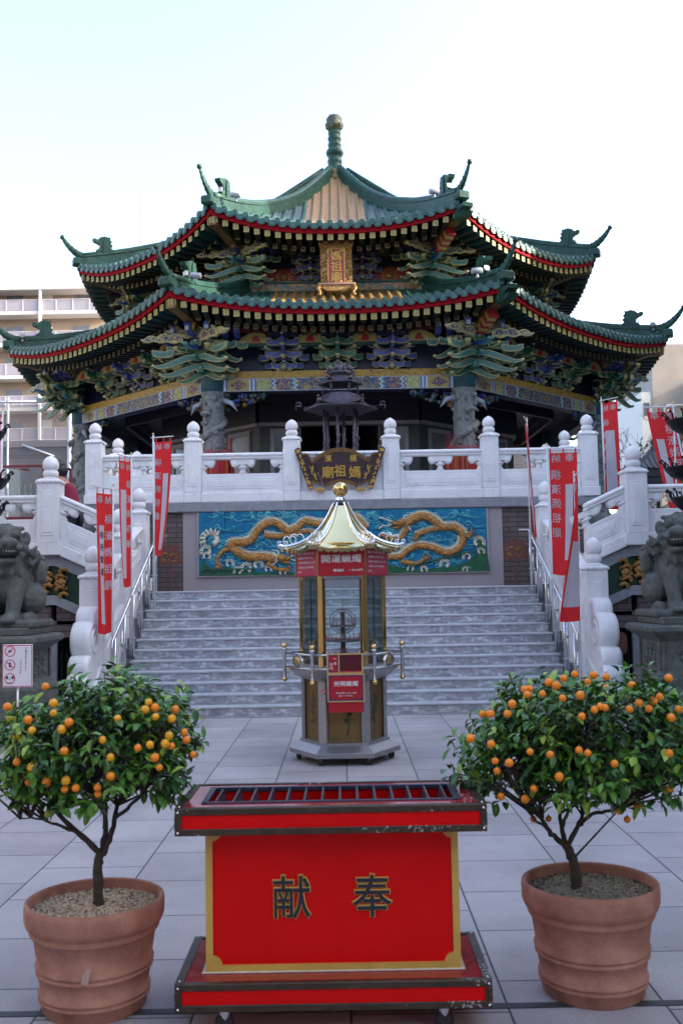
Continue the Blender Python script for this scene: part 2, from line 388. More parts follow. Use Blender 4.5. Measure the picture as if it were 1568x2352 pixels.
# ------------------------------------------------------------------ staircase
NST, ZL, SY0, SY1 = 12, 1.63, 12.97, 15.6
st = thing('stone_staircase', 'broad grey marble staircase of twelve carved steps between white balustrades', 'staircase', (0, SY0, 0))
run = (SY1 - SY0) / NST; rise = ZL / NST
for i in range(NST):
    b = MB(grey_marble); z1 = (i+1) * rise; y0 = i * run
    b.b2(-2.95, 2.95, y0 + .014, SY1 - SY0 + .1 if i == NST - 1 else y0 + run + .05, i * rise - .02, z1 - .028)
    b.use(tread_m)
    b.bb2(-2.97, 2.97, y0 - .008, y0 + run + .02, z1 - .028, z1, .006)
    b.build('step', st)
for sx in (-1, 1):
    b = MB(mat('dark_stringer', (.13, .13, .14), .7, scale=5))
    for i in range(NST): b.b2(min(sx*2.955, sx*3.12), max(sx*2.955, sx*3.12), i*run + .03, (i+1)*run + .03, -.02, (i+1)*rise + .015)
    b.build('stringer', st)
b = MB(granite); b.b2(-3.18, 3.18, 2.7, 4.08, 0, ZL); b.build('landing', st)
# ------------------------------------------------------------------ terrace
te = thing('stone_terrace', 'raised stone terrace with granite front wall beneath the temple', 'terrace', (0, 17, 0))
b = MB(granite)
b.b2(-4.3, 4.3, .25, 26, 0, 2.97)
b.b2(-2.733, 2.733, .03, .25, 1.55, 2.975); b.build('granite_wall', te)
for s_ in (-1, 1): b = MB(brick); b.b2(min(s_*2.735, s_*4.25), max(s_*2.735, s_*4.25), .06, .25, 0, 2.97); b.build('brick_wall', te)
b = MB(slabgrey); b.bb2(-4.4, 4.4, -.04, 26, 2.975, 3.14, .015); b.build('cornice_slab', te)
b = MB(mat('terrace_floor', (.3, .29, .3), .7)); b.b2(-4.35, 4.35, .1, 26.1, 3.14, 3.2); b.build('terrace_floor', te)
# ------------------------------------------------------------------ dragon mural
blue_gl = mat('glazed_blue', (.005, .10, .26), .16, scale=5, bump=.5, bscale=14, col2=(.012, .24, .36), det=5, dist=.02)
gold_gl = mat('glazed_ochre', (.36, .14, .02), .2, scale=16, bump=.7, bscale=55, col2=(.66, .34, .08), dist=.012)
def scales():
    nt = gold_gl.node_tree; b = nt.nodes['Principled BSDF']; tc = nt.nodes['Texture Coordinate']; v = nt.nodes.new('ShaderNodeTexVoronoi'); v.inputs['Scale'].default_value = 34
    nt.links.new(tc.outputs['Object'], v.inputs['Vector']); bp = nt.nodes.new('ShaderNodeBump'); bp.inputs['Strength'].default_value = 1; bp.inputs['Distance'].default_value = .02; bp.invert = True
    nt.links.new(v.outputs['Distance'], bp.inputs['Height']); nt.links.new(bp.outputs['Normal'], b.inputs['Normal'])
    src = b.inputs['Base Color'].links[0].from_socket; l = nt.nodes.new('ShaderNodeMapRange'); l.inputs['From Min'].default_value = .3; l.inputs['From Max'].default_value = .62; l.inputs['To Min'].default_value = 1.15; l.inputs['To Max'].default_value = .62
    nt.links.new(v.outputs['Distance'], l.inputs['Value']); mx = nt.nodes.new('ShaderNodeMixRGB'); mx.blend_type = 'MULTIPLY'; mx.inputs[0].default_value = 1; nt.links.new(src, mx.inputs[1]); nt.links.new(l.outputs[0], mx.inputs[2]); nt.links.new(mx.outputs[0], b.inputs['Base Color'])
scales()
cream_gl = mat('glazed_cream', (.55, .52, .40), .22, scale=9, bump=.4, bscale=40, col2=(.72, .70, .6))
teal_gl = mat('glazed_teal', (.03, .26, .36), .18, scale=7, bump=.4, bscale=30, col2=(.13, .52, .58))
green_gl = mat('glazed_green', (.008, .07, .035), .2, scale=7, bump=.6, bscale=25, col2=(.03, .15, .06))
mu = thing('dragon_mural', 'glazed blue tile mural of two golden dragons among waves on the terrace wall', 'mural', (0, 16.99, 1.89))
def mp(x, y): 
    X = -2.455 + (x - 60) / 1430 * 4.91
    return Vector((X, 0, 1.08 - (y - (42 - 28 * (x - 60) / 1430)) / 315 * 1.08))
b = MB(blue_gl)
nx = 11
for r in range(3):
    off = 0 if r % 2 == 0 else .5
    for c in range(-1, nx + 1):
        x0 = max(-2.455, -2.455 + (c + off) * 4.91 / nx); x1 = min(2.455, -2.455 + (c + 1 + off) * 4.91 / nx)
        if x1 - x0 < .03: continue
        b.bb2(x0 + .003, x1 - .003, -.01, .03, r * .36 + .003, r * .36 + .357, .006)
b.build('tile_ground', mu)
b = MB(teal_gl)                                     # cloud scrolls
rr = random.Random(3)
for k in range(260):
    x = rr.uniform(85, 1400); y = rr.uniform(38, 325) ; c = mp(x, y); n = rr.choice((1, 2)); r0 = rr.uniform(.025, .062)
    pts = [(c.x + r0 * (1 - t / 14) * math.cos(t * .62), -.02, c.z + r0 * (1 - t / 14) * math.sin(t * .62)) for t in range(13)]
    b.tube(pts, [.015 * (1 - i / 18) for i in range(13)], 5)
    sx = rr.choice((-1, 1)); b.tube(smooth_path([(c.x + r0, -.016, c.z), (c.x + r0 + .08*sx, -.016, c.z - .05), (c.x + r0 + .2*sx, -.016, c.z - .03)], 4), .009, 5)
b.build('cloud_relief', mu)
def hill(pts):
    global b
    b = MB(green_gl); b.prism([tuple(mp(x, y).xz) for x, y in pts], -.03, -.008); b.build('green_wave', mu)
hill([(64, 356), (80, 270), (95, 300), (130, 325), (200, 340), (300, 338), (420, 340), (560, 345), (560, 352)])
hill([(1500, 328), (1487, 230), (1455, 150), (1425, 150), (1445, 200), (1440, 240), (1400, 280), (1330, 305), (1200, 320), (1120, 325), (1000, 300), (920, 330), (900, 345)])
b = MB(green_gl)
for i in range(26):
    x = 100 + i * 18 if i < 13 else 1100 + (i - 13) * 26
    p = mp(x, 330 if i < 13 else 312 - (i - 13) * 6); b.tube(smooth_path([p + Vector((-.07, -.035, -.02)), p + Vector((0, -.045, .03)), p + Vector((.09, -.035, 0))], 4), .012, 5)
b.build('wave_ridges', mu)
def curlwave(x, y, r, sx):
    b = MB(cream_gl)
    c = mp(x, y)
    pts = [(c.x + sx * r * (1.15 - t / 16) * math.cos(t * .5 - .6), -.035, c.z + r * (1.15 - t / 16) * math.sin(t * .5 - .6)) for t in range(11)]
    b.tube(pts, [r * (.12 + .03 * i) for i in range(11)], 6, flat=.5)
    for q in range(7):
        a = q * .42 - .2; o_ = Vector((c.x, -.035, c.z)); e = o_ + Vector((sx * r * 1.5 * math.cos(a), 0, r * 1.5 * math.sin(a))); f_ = e + Vector((sx * r * .45 * math.sin(a), -.01, -r * .5))
        b.tube([o_ + (e - o_) * .55, e, f_], [r*.26, r*.2, r*.05], 6)
    b.build('wave_foam', mu)
for a in [(125, 180, .13, -1), (100, 238, .08, -1), (105, 262, .06, -1), (210, 300, .06, 1), (300, 322, .08, -1), (350, 305, .07, 1), (255, 335, .06, -1), (400, 325, .05, 1), (470, 340, .05, 1), (1280, 300, .07, -1), (1390, 262, .06, -1), (1445, 190, .08, 1), (1455, 235, .05, 1), (1170, 325, .05, 1), (1110, 320, .05, -1), (1380, 325, .04, -1)]: curlwave(*a)
def dragon(body, strands, legs, head, hs, name):
    b = MB(gold_gl); fin = MB(cream_gl)
    def strand(pts, r0, r1, f=True):
        P = smooth_path([mp(*p) + Vector((0, -.03, 0)) for p in pts], 7); n = len(P)
        b.tube(P, [lerp(r0, r1, i / n) for i in range(n)], 9, flat=1, up=(0, 1, 0))
        if f:
            for i in range(1, n - 1):
                d = (P[i+1] - P[i-1]).normalized(); nn = Vector((d.z, 0, -d.x)); nn = nn if nn.z > 0 else -nn
                r = lerp(r0, r1, i / n); q = P[i] + nn * r * .8
                fin.add([q - d * .03 + Vector((0, .012, 0)), q + d * .03 + Vector((0, .012, 0)), q + nn * (.065 if r > .045 else .045) - d * .035, q - d * .0 - Vector((0, .035, 0))], [(0, 3, 2), (3, 1, 2), (0, 2, 1)])
    strand(body, .075, .05)
    for s_ in strands: strand(s_, .05, .03)
    for l in legs:
        strand(l, .045, .025, False); e = mp(*l[-1])
        for a in range(5):
            t = R_(-160 + a * 55); b.tube([(e.x, -.04, e.z), (e.x + .05*math.cos(t), -.06, e.z + .05*math.sin(t)), (e.x + .075*math.cos(t + .5), -.045, e.z + .075*math.sin(t + .5))], [.018, .012, .004], 5)
    h = mp(*head); s = hs
    b.ball((h.x, -.05, h.z), .085, 10, 7, .8); b.ball((h.x + s*.1, -.05, h.z - .01), .055, 8, 6, .7); b.ball((h.x + s*.15, -.05, h.z + .01), .03, 8, 6)
    b.tube([(h.x + s*.02, -.05, h.z - .06), (h.x + s*.12, -.05, h.z - .085), (h.x + s*.15, -.05, h.z - .07)], [.04, .022, .012], 6)
    for k in range(9):
        t = R_(100 + k * 20) if s < 0 else R_(80 - k * 20); dx, dz = -math.cos(t) * (1 if s < 0 else 1), math.sin(t)
        fin.tube([(h.x - s*.03, -.04, h.z), (h.x - s*abs(.1*math.sin(k)) - s*.06, -.055, h.z + .12 - k * .03), (h.x - s*.17, -.04, h.z + .14 - k * .036)], [.028, .016, .004], 5)
    for q in (1, -1): fin.tube(smooth_path([(h.x + s*.13, -.05, h.z), (h.x + s*.22, -.04, h.z + .05*q), (h.x + s*.3, -.04, h.z + .02 + .06*q), (h.x + s*.38, -.04, h.z + .1*q)], 4), [.012] * 13, 5)
    o = b.build(name, mu); fin.build('fin', o)
dragon([(440, 275), (380, 262), (300, 262), (235, 225), (225, 195), (310, 185), (355, 130), (405, 92), (455, 98), (500, 132), (545, 120), (590, 85), (640, 95), (690, 95), (735, 70), (790, 55), (850, 70), (895, 120)],
       [[(385, 155), (450, 160), (530, 150), (600, 135), (650, 150)]],
       [[(235, 215), (180, 235), (150, 275), (158, 308)], [(400, 290), (450, 325), (500, 322)], [(640, 150), (690, 165), (720, 150)]], (470, 268), 1, 'golden_dragon')
dragon([(1085, 100), (1130, 70), (1180, 58), (1230, 80), (1270, 112), (1330, 112), (1370, 150), (1355, 210), (1290, 240), (1220, 215), (1150, 205), (1095, 228), (1060, 258), (1000, 262)],
       [[(1095, 120), (1060, 165), (1010, 170), (960, 150)], [(1270, 112), (1200, 130), (1130, 150)], [(1355, 210), (1300, 245), (1240, 235)]],
       [[(1360, 150), (1395, 160), (1408, 138)], [(1060, 285), (1140, 292), (1185, 262)], [(1190, 130), (1150, 150), (1135, 165)]], (1065, 92), -1, 'golden_dragon')
b = MB(mat('granite_frame', (.38, .36, .38), .6, vary=.1, scale=50)); b.bb2(-2.49, 2.49, -.014, .03, -.028, -.002, .005); b.bb2(-2.49, -2.457, -.014, .03, -.002, 1.078); b.bb2(2.457, 2.49, -.014, .03, -.002, 1.078); b.build('frame', mu)
# ------------------------------------------------------------------ balustrade kit
def finial_prof(r, h):
    P = [(1.0, 0), (1.0, .05), (.72, .07), (.78, .1), (.9, .12), (.98, .2), (.95, .3), (.8, .35), (.74, .37), (.74, .40), (.88, .42), (.98, .49), (1.02, .58), (.97, .70), (.80, .82), (.52, .91), (.20, .97), (.0, 1.0)]
    return [(a * r, b * h) for a, b in P]
def newel(parent, x, y, z0, zs, zf, w, name='newel_post'):
    b = MB(marble); h = w / 2
    b.bb2(x-h, x+h, y-h, y+h, z0, zs - .07, .012)
    b.bb2(x-h-.012, x+h+.012, y-h-.012, y+h+.012, zs - .075, zs - .012, .018)
    b.bb2(x-h*.8, x+h*.8, y-h*.8, y+h*.8, zs - .014, zs + .004, .004)
    # raised panel on each face, framed by a sunk line
    for a in range(4):
        b.M = T(x, y, 0) @ RZ(a * 90)
        pz0, pz1 = z0 + .12 * (zs - z0), zs - .17
        b.bb2(-h*.62, h*.62, -h - .008, -h + .004, pz0, pz1, .006)
        b.bb2(-h*.42, h*.42, -h - .016, -h + .004, pz0 + .04, pz1 - .04, .006)
        for q in range(5): b.ball((-h*.8 + q * h*.4, -h - .012, zs - .044), .02, 6, 4)
    b.M = ID4.copy()
    b.lathe(finial_prof(w * .37, zf - zs), 20, x, y, M=T(0, 0, zs), lobes=10, lamp=.06)
    return b.build(name, parent)
def run_rail(parent, A, B, zr, zp, zpl, zb, dr=0.0, th=.15, nv=1):
    """balustrade bay from A to B (plan points); rail top zr, panel top zp, plinth top zpl, base zb; slope dr per metre"""
    A = Vector((*A, 0)); B = Vector((*B, 0)); L = (B - A).length; d = (B - A) / L; n = Vector((-d.y, d.x, 0))
    xf = lambda p: A + d * p.x + n * p.y + Vector((0, 0, p.z + dr * p.x))
    b = MB(marble); b.xf = xf
    h = th / 2
    b.bb2(0, L, -h - .03, h + .03, zb, zpl, .012); b.build('plinth', parent)
    b = MB(marble); b.xf = xf
    b.bb2(0, L, -h*.62, h*.62, zpl - .002, zp, .01)
    for sy in (-1, 1):
        y0, y1 = sorted((sy*h*.6, sy*(h*.62 + .012)))
        b.bb2(.1, L - .1, y0, y1, zpl + .07, zp - .07, .006)
        y0, y1 = sorted((sy*h*.6, sy*(h*.62 + .02))); b.bb2(.14, L - .14, y0, y1, zpl + .11, zp - .11, .006)
    b.build('panel', parent)
    b = MB(marble); b.xf = xf
    hh = zr - .105
    b.bb2(0, L, -h, h, zr - .07, zr, .025); b.bb2(0, L, -h*.8, h*.8, hh, zr - .068, .012); b.build('rail', parent)
    # carved supports: half ones at both ends, whole ones between
    gap = hh - zp
    for k in range(nv + 2):
        b = MB(marble); b.xf = xf
        c = L * k / (nv + 1)
        if k == 0: c = .02
        if k == nv + 1: c = L - .02
        b.M = T(c, 0, zp)
        b.lathe([(.06, 0), (.07, gap*.08), (.045, gap*.2), (.05, gap*.32), (.085, gap*.42), (.075, gap*.5), (.04, gap*.56), (.05, gap*.62)], 12)
        for sx in (-1, 1):
            b.M = T(c, 0, zp + gap * .58) @ S(sx, 1, 1)
            b.prism([(0, gap*.42), (.19, gap*.42), (.215, gap*.3), (.2, gap*.05), (.15, -gap*.12), (.09, -gap*.08), (.07, gap*.05), (0, gap*.02)], -.05, .05)
            b.M = T(c + sx * .14, 0, zp + gap * .68) @ RX(90); b.lathe([(.0, -.062), (.03, -.062), (.06, -.05), (.06, .05), (.03, .062), (0, .062)], 12)
        b.M = ID4.copy(); b.build('carved_support', parent)
# main balcony
PX6 = [-4.255, -2.556, -.853, .853, 2.556, 4.255]
bal = thing('terrace_balustrade', 'white marble balustrade with six lotus bud posts along the terrace edge', 'balustrade', (0, 17.1, 3.14))
for x in PX6: newel(bal, x, 0, .165, 1.12, 1.435, .285)
for i in range(5): run_rail(bal, (PX6[i] + .142, 0), (PX6[i+1] - .142, 0), .855, .495, .165, .0, th=.2)
for sx in (-1, 1):                                        # returns going back along both sides
    b = MB(marble); b.bb2(sx*4.255 - .16, sx*4.255 + .16, -.165, .165, .0, .165); b.build('plinth', bal)
    ys = [0, 1.75, 3.5, 5.25]
    for i in range(3):
        newel(bal, sx*4.255, ys[i+1], .165, 1.12, 1.435, .285); run_rail(bal, (sx*4.255, ys[i] + .142), (sx*4.255, ys[i+1] - .142), .855, .495, .165, 0, th=.2)
for x in PX6[1:5]: b = MB(marble); b.bb2(x - .142, x + .142, -.15, .15, 0, .165); b.build('plinth', bal)
# stair balustrades
def stair_side(sx):
    side = 'left' if sx < 0 else 'right'
    t = thing('stair_balustrade', f'white marble stair balustrade with scrolled drum end on the {side} of the stairs', 'balustrade', (sx*3.25, 12.95, 0))
    N = [(0, 1.87), (1.45, 2.47), (2.95, 2.93)]
    for i, (y, zs) in enumerate(N): newel(t, 0, y, zs - 1.5 if i else .1, zs, zs + .37, .285)
    for i in range(2):
        (y0, z0), (y1, z1) = N[i], N[i+1]; L = y1 - y0 - .285; dr = (z1 - z0) / (y1 - y0)
        o = z0 + dr * .142
        run_rail(t, (0, y0 + .142), (0, y1 - .142), o - .22, o - .56, o - .95, o - 1.12, dr, th=.18, nv=1)
    b = MB(marble)                                        # cheek wall under the balustrade
    b.prism([(-.9, 0), (3.4, 0), (3.4, 1.86), (1.5, 1.45), (.1, .86), (-.9, .12)], -.15, .15, 'yz'); b.build('cheek_wall', t)
    b = MB(marble)                                        # drum with descending lobes
    lobes = [((-.23, 1.28), .17), ((-.42, 1.02), .25), ((-.60, .70), .16), ((-.70, .50), .15), ((-.84, .28), .17), ((-.98, .11), .14)]
    hw = .125
    for k, ((cy, cz), r) in enumerate(lobes):
        M = T(0, cy, cz) @ RY(90)
        b.lathe([(r - .035, -hw), (r - .01, -hw + .012), (r, -hw + .05), (r, hw - .05), (r - .01, hw - .012), (r - .035, hw)], 28, M=M)
    b.prism([(-.14, .1), (-.14, 1.4), (-.3, 1.3), (-.45, .95), (-.65, .6), (-.8, .3), (-.95, 0)], -hw + .004, hw - .004, 'yz')
    for (cy, cz), r in lobes[1:2]:
        for s2 in (-1, 1):
            M = T(s2 * hw, cy, cz) @ RY(90 * s2); b.lathe([(r*.62, -.002), (r*.62, .012), (r*.5, .016), (r*.46, .004), (r*.25, .004), (r*.2, .014), (0, .014)], 24, M=M)
    b.build('drum_scroll', t)
    # steel handrail
    h = thing('steel_handrail', f'stainless steel handrail on doubled posts along the {side} side of the stairs', 'handrail', (sx*2.93, 12.65, 0))
    b = MB(steel); b.tube([(0, -.02, .78), (0, 0, 1.0), (0, 3.0, 2.50), (-sx*.16, 3.05, 2.50)], .021, 10); b.build('rail', h)
    for k in range(6):
        y = .16 + k * .56; zz = 1.0 + .5 * y; zb = max(0, min(1.63, (y - .32) * .62 + .14))
        b = MB(steel); b.tube([(0, y, zb), (0, y, zz - .02)], .019, 9); b.tube([(sx*.05, y + .05, zb), (sx*.05, y + .05, zz - .25)], .017, 9)
        b.use(mat('clear_tie', (.6, .6, .62), .3))
        for q in (.25, .55): b.tube([(sx*.025, y + .02, zb + q), (sx*.025, y + .02, zb + q + .012)], .05, 10)
        b.build('post', h)
for sx in (-1, 1): stair_side(sx)
# ------------------------------------------------------------------ wings
relief_gold = mat('relief_gold', (.20, .085, .018), .35, scale=10, bump=.5, bscale=40, col2=(.42, .21, .05))
wing_green = mat('wing_green', (.006, .035, .022), .25, scale=5, bump=.3, bscale=12, col2=(.012, .06, .035))
def rosette(b, cx, cz, r, y=-.03, seed=0):
    q = random.Random(seed)
    for k in range(5):
        a = k * 72 + 18; b.ball((cx + r*.5*math.cos(R_(a)), y, cz + r*.5*math.sin(R_(a))), r*.38, 9, 6, 1, .6)
    b.ball((cx, y - .02, cz), r*.3, 8, 6)
    for k in range(4):
        a = R_(45 + 90*k); c = Vector((cx + r*1.05*math.cos(a), 0, cz + r*1.05*math.sin(a))); s_ = 1 if k % 2 else -1
        pts = [(c.x + r*.45*(1 - t/11)*math.cos(s_*t*.7 + a + PI), y + .01, c.z + r*.45*(1 - t/11)*math.sin(s_*t*.7 + a + PI)) for t in range(9)]
        b.tube(pts, [r*.15*(1 - i/16) for i in range(9)], 6)
def wing(sx):
    side = 'left' if sx < 0 else 'right'
    w = thing('side_wing', f'brick side wing with green and gold relief band {side} of the stairs', 'wing building', (sx*3.42, 13.6, 0))
    def X(a): return a * sx                      # a = distance outward from the stair side
    def bx(b, a0, a1, y0, y1, z0, z1): b.b2(min(X(a0), X(a1)), max(X(a0), X(a1)), y0, y1, z0, z1)
    def band(name, m, y, zt, zb_, th, a0=0.0):
        b = MB(m); k = .45; brk = .5
        for (p0, p1) in ((a0, brk), (brk, 4.5)):
            f = lambda a: (min(a, brk) - brk) * k
            q = [(X(p0), zb_ + f(p0)), (X(p1), zb_ + f(p1)), (X(p1), zt + f(p1)), (X(p0), zt + f(p0))]
            b.prism(q, y, y + th)
        return b.build(name, w)
    b = MB(brick); bx(b, .02, .2, .05, 3.3, 0, 1.3); bx(b, .58, 4.5, .05, 3.3, 0, 1.5); bx(b, .02, 4.5, .05, .2, 1.02, 1.25)
    b.prism([(X(.02), 1.2), (X(.5), 1.2), (X(.5), 1.6), (X(.02), 1.4)], .05, .2)
    b.build('brick_wall', w)
    band('grey_slab', slabgrey, -.04, 2.145, 2.0, 3.3); band('relief_panel', wing_green, .03, 2.0, 1.60, .3); band('grey_slab', slabgrey, -.03, 1.60, 1.47, .4)
    for cx in (.42, 1.35, 2.3):
        b = MB(relief_gold)
        for s2, (qx, qz) in ((-1, (cx, 0)), (1, (cx + .19, 0))):
            zc = 1.80 + (min(qx, .5) - .5) * .45
            rosette(b, X(qx), zc, .085, -.035)
            for q in range(5):
                zz = zc - .165 + q * .082; xx = qx + s2 * .04 * (1 if q in (0, 4) else -.3); b.tube(smooth_path([(X(xx - .05), -.02, zz), (X(xx), -.05, zz + .03), (X(xx + .06), -.03, zz), (X(xx + .03), -.04, zz - .025)], 4), .026, 6)
        b.build('gold_relief', w)
    b = MB(relief_gold); rosette(b, X(.10), 1.60, .06); b.build('gold_relief', w)
    b = MB(slabgrey); bx(b, .48, .60, .0, .06, 0, 1.02); bx(b, .0, .1, .0, .06, 0, 1.02); b.build('door_jamb', w)
    # dark gate recessed under the wing
    gt = MB(black_iron); bx(gt, .02, .6, .35, .38, 0, 1.1); gt2 = gt.build('gate', w)
    for q in range(6):
        gt = MB(mat('gate_bar', (.05, .045, .045), .5)); a = .12 + q * .075
        bx(gt, a, a + .012, .31, .345, .05, 1.0); gt.build('bar', gt2)
    gt = MB(mat('gate_pale_metal', (.4, .4, .42), .3, .7));  # thin pale metallic strips in front of the bars
    for a in (.2, .28, .42, .5): bx(gt, a, a + .008, .30, .308, .3, .8)
    gt.build('slot', gt2)
    t = thing('wing_balustrade', f'white marble balustrade stepping up over the {side} side wing', 'balustrade', (sx*3.42, 13.6, 0))
    newel(t, X(.575), .0, 2.30, 3.19, 3.52, .30)
    b = MB(marble); b.bb2(X(.575) - .18, X(.575) + .18, -.15, .15, 2.145, 2.31); b.build('plinth', t)
    if sx < 0:
        run_rail(t, (X(4.4), 0), (X(.725), 0), 2.97, 2.64, 2.31, 2.145, 0, th=.2, nv=6)
        run_rail(t, (X(.425), 0), (X(-.12), 0), 2.97, 2.64, 2.30, 2.135, -.45, th=.2, nv=0)
    else:
        run_rail(t, (X(.725), 0), (X(4.4), 0), 2.97, 2.64, 2.31, 2.145, 0, th=.2, nv=6)
        run_rail(t, (X(-.12), 0), (X(.425), 0), 2.97 - .245, 2.64 - .245, 2.30 - .245, 2.135 - .245, .45, th=.2, nv=0)
    newel(t, X(2.4), 2.95, 2.5, 3.72, 4.06, .30)
    return w
for sx in (-1, 1): wing(sx)
# ------------------------------------------------------------------ temple (octagon); local frame: face 0 looks to -Y
TC = (-.04, 28.74, 0)
tp = thing('octagonal_temple', 'octagonal Chinese temple with two tiers of green tiled upturned roofs', 'temple', TC)
T22 = math.tan(R_(22.5)); C22 = math.cos(R_(22.5))
green_t = mat('roof_green', (.005, .028, .023), .42, scale=5, bump=.35, bscale=35, col2=(.026, .095, .066), det=8, spec=.28)
yellow_t = mat('roof_yellow', (.15, .090, .026), .4, scale=6, bump=.25, bscale=35, col2=(.25, .165, .06), spec=.35)
disc_t = mat('disc_green', (.013, .058, .052), .3, scale=30, bump=.5, bscale=60, col2=(.045, .15, .135))
roof_under = mat('valley_tile', (.03, .05, .05), .5, scale=8, bump=.3, col2=(.10, .14, .13))
yel_under = mat('yellow_valley', (.22, .11, .04), .5, scale=8, bump=.3, col2=(.34, .20, .09))
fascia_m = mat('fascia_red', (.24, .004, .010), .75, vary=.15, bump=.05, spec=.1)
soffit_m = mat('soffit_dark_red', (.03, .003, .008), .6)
raft_m = mat('rafter_dark', (.004, .010, .011), .5, col2=(.007, .016, .016))
raft_teal = mat('rafter_teal', (.006, .045, .05), .45)
raft_end = mat('rafter_yellow', (.36, .28, .07), .5, scale=8, bump=0, col2=(.44, .35, .11))
raft_fret = mat('rafter_fret', (.02, .03, .02), .6)
raft_end2 = mat('rafter_end_dull', (.18, .14, .05), .5, col2=(.24, .18, .07))
bl_blue = mat('paint_blue', (.03, .055, .27), .4, vary=.25, scale=9, bump=.05)
bl_green = mat('paint_green', (.010, .10, .05), .4, vary=.25, scale=9, bump=.05)
edge_cream = mat('paint_cream', (.44, .42, .20), .45, vary=.1, bump=.03)
boat_blue = mat('boat_blue', (.075, .105, .34), .45, vary=.2, scale=9, bump=.05)
boat_green = mat('boat_green', (.05, .17, .11), .45, vary=.2, scale=9, bump=.05)
blade_teal = mat('blade_teal', (.045, .145, .115), .45, vary=.15, scale=6, bump=.05)
edge_grey = mat('paint_pale_blue', (.30, .36, .44), .45, vary=.1, bump=.03)
gold = mat('gilding', (.50, .30, .06), .35, .35, vary=.3, scale=12, bump=.2, bscale=60)
gold_dk = mat('gilding_aged', (.20, .105, .02), .4, .3, scale=14, bump=.6, bscale=70, col2=(.42, .25, .06))
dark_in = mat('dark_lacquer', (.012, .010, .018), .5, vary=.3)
dark_blue = mat('dark_blue', (.012, .015, .05), .5, vary=.3)
red_p = mat('paint_red', (.35, .015, .02), .45)
red_y = pattern_mat('flame_painted', '#8a1f10', '#d6a62c', 5, .5, .05)
beam_gold = pattern_mat('beam_gold_scroll', '#c09a3a', '#2c2a2e', 17, .5, .035)
beam_blue = pattern_mat('beam_blue_scroll', '#332a78', '#b8963c', 13, .5, .05)
beam_teal = pattern_mat('beam_teal_scroll', '#20477a', '#b09638', 12, .5, .05)
beam_lime = pattern_mat('beam_lime', '#8f9440', '#c9c9a0', 16, .5, .06)
band_teal = pattern_mat('pillar_band', '#1c5a54', '#232e5c', 14, .5, .05)
cloud_bg = pattern_mat('cloud_scroll', '#252a5c', '#b0a060', 10, .5, .075)
ridge_tan = pattern_mat('ridge_relief', '#2f6a72', '#b07f45', 7, .5, .10)
eave_z = {}
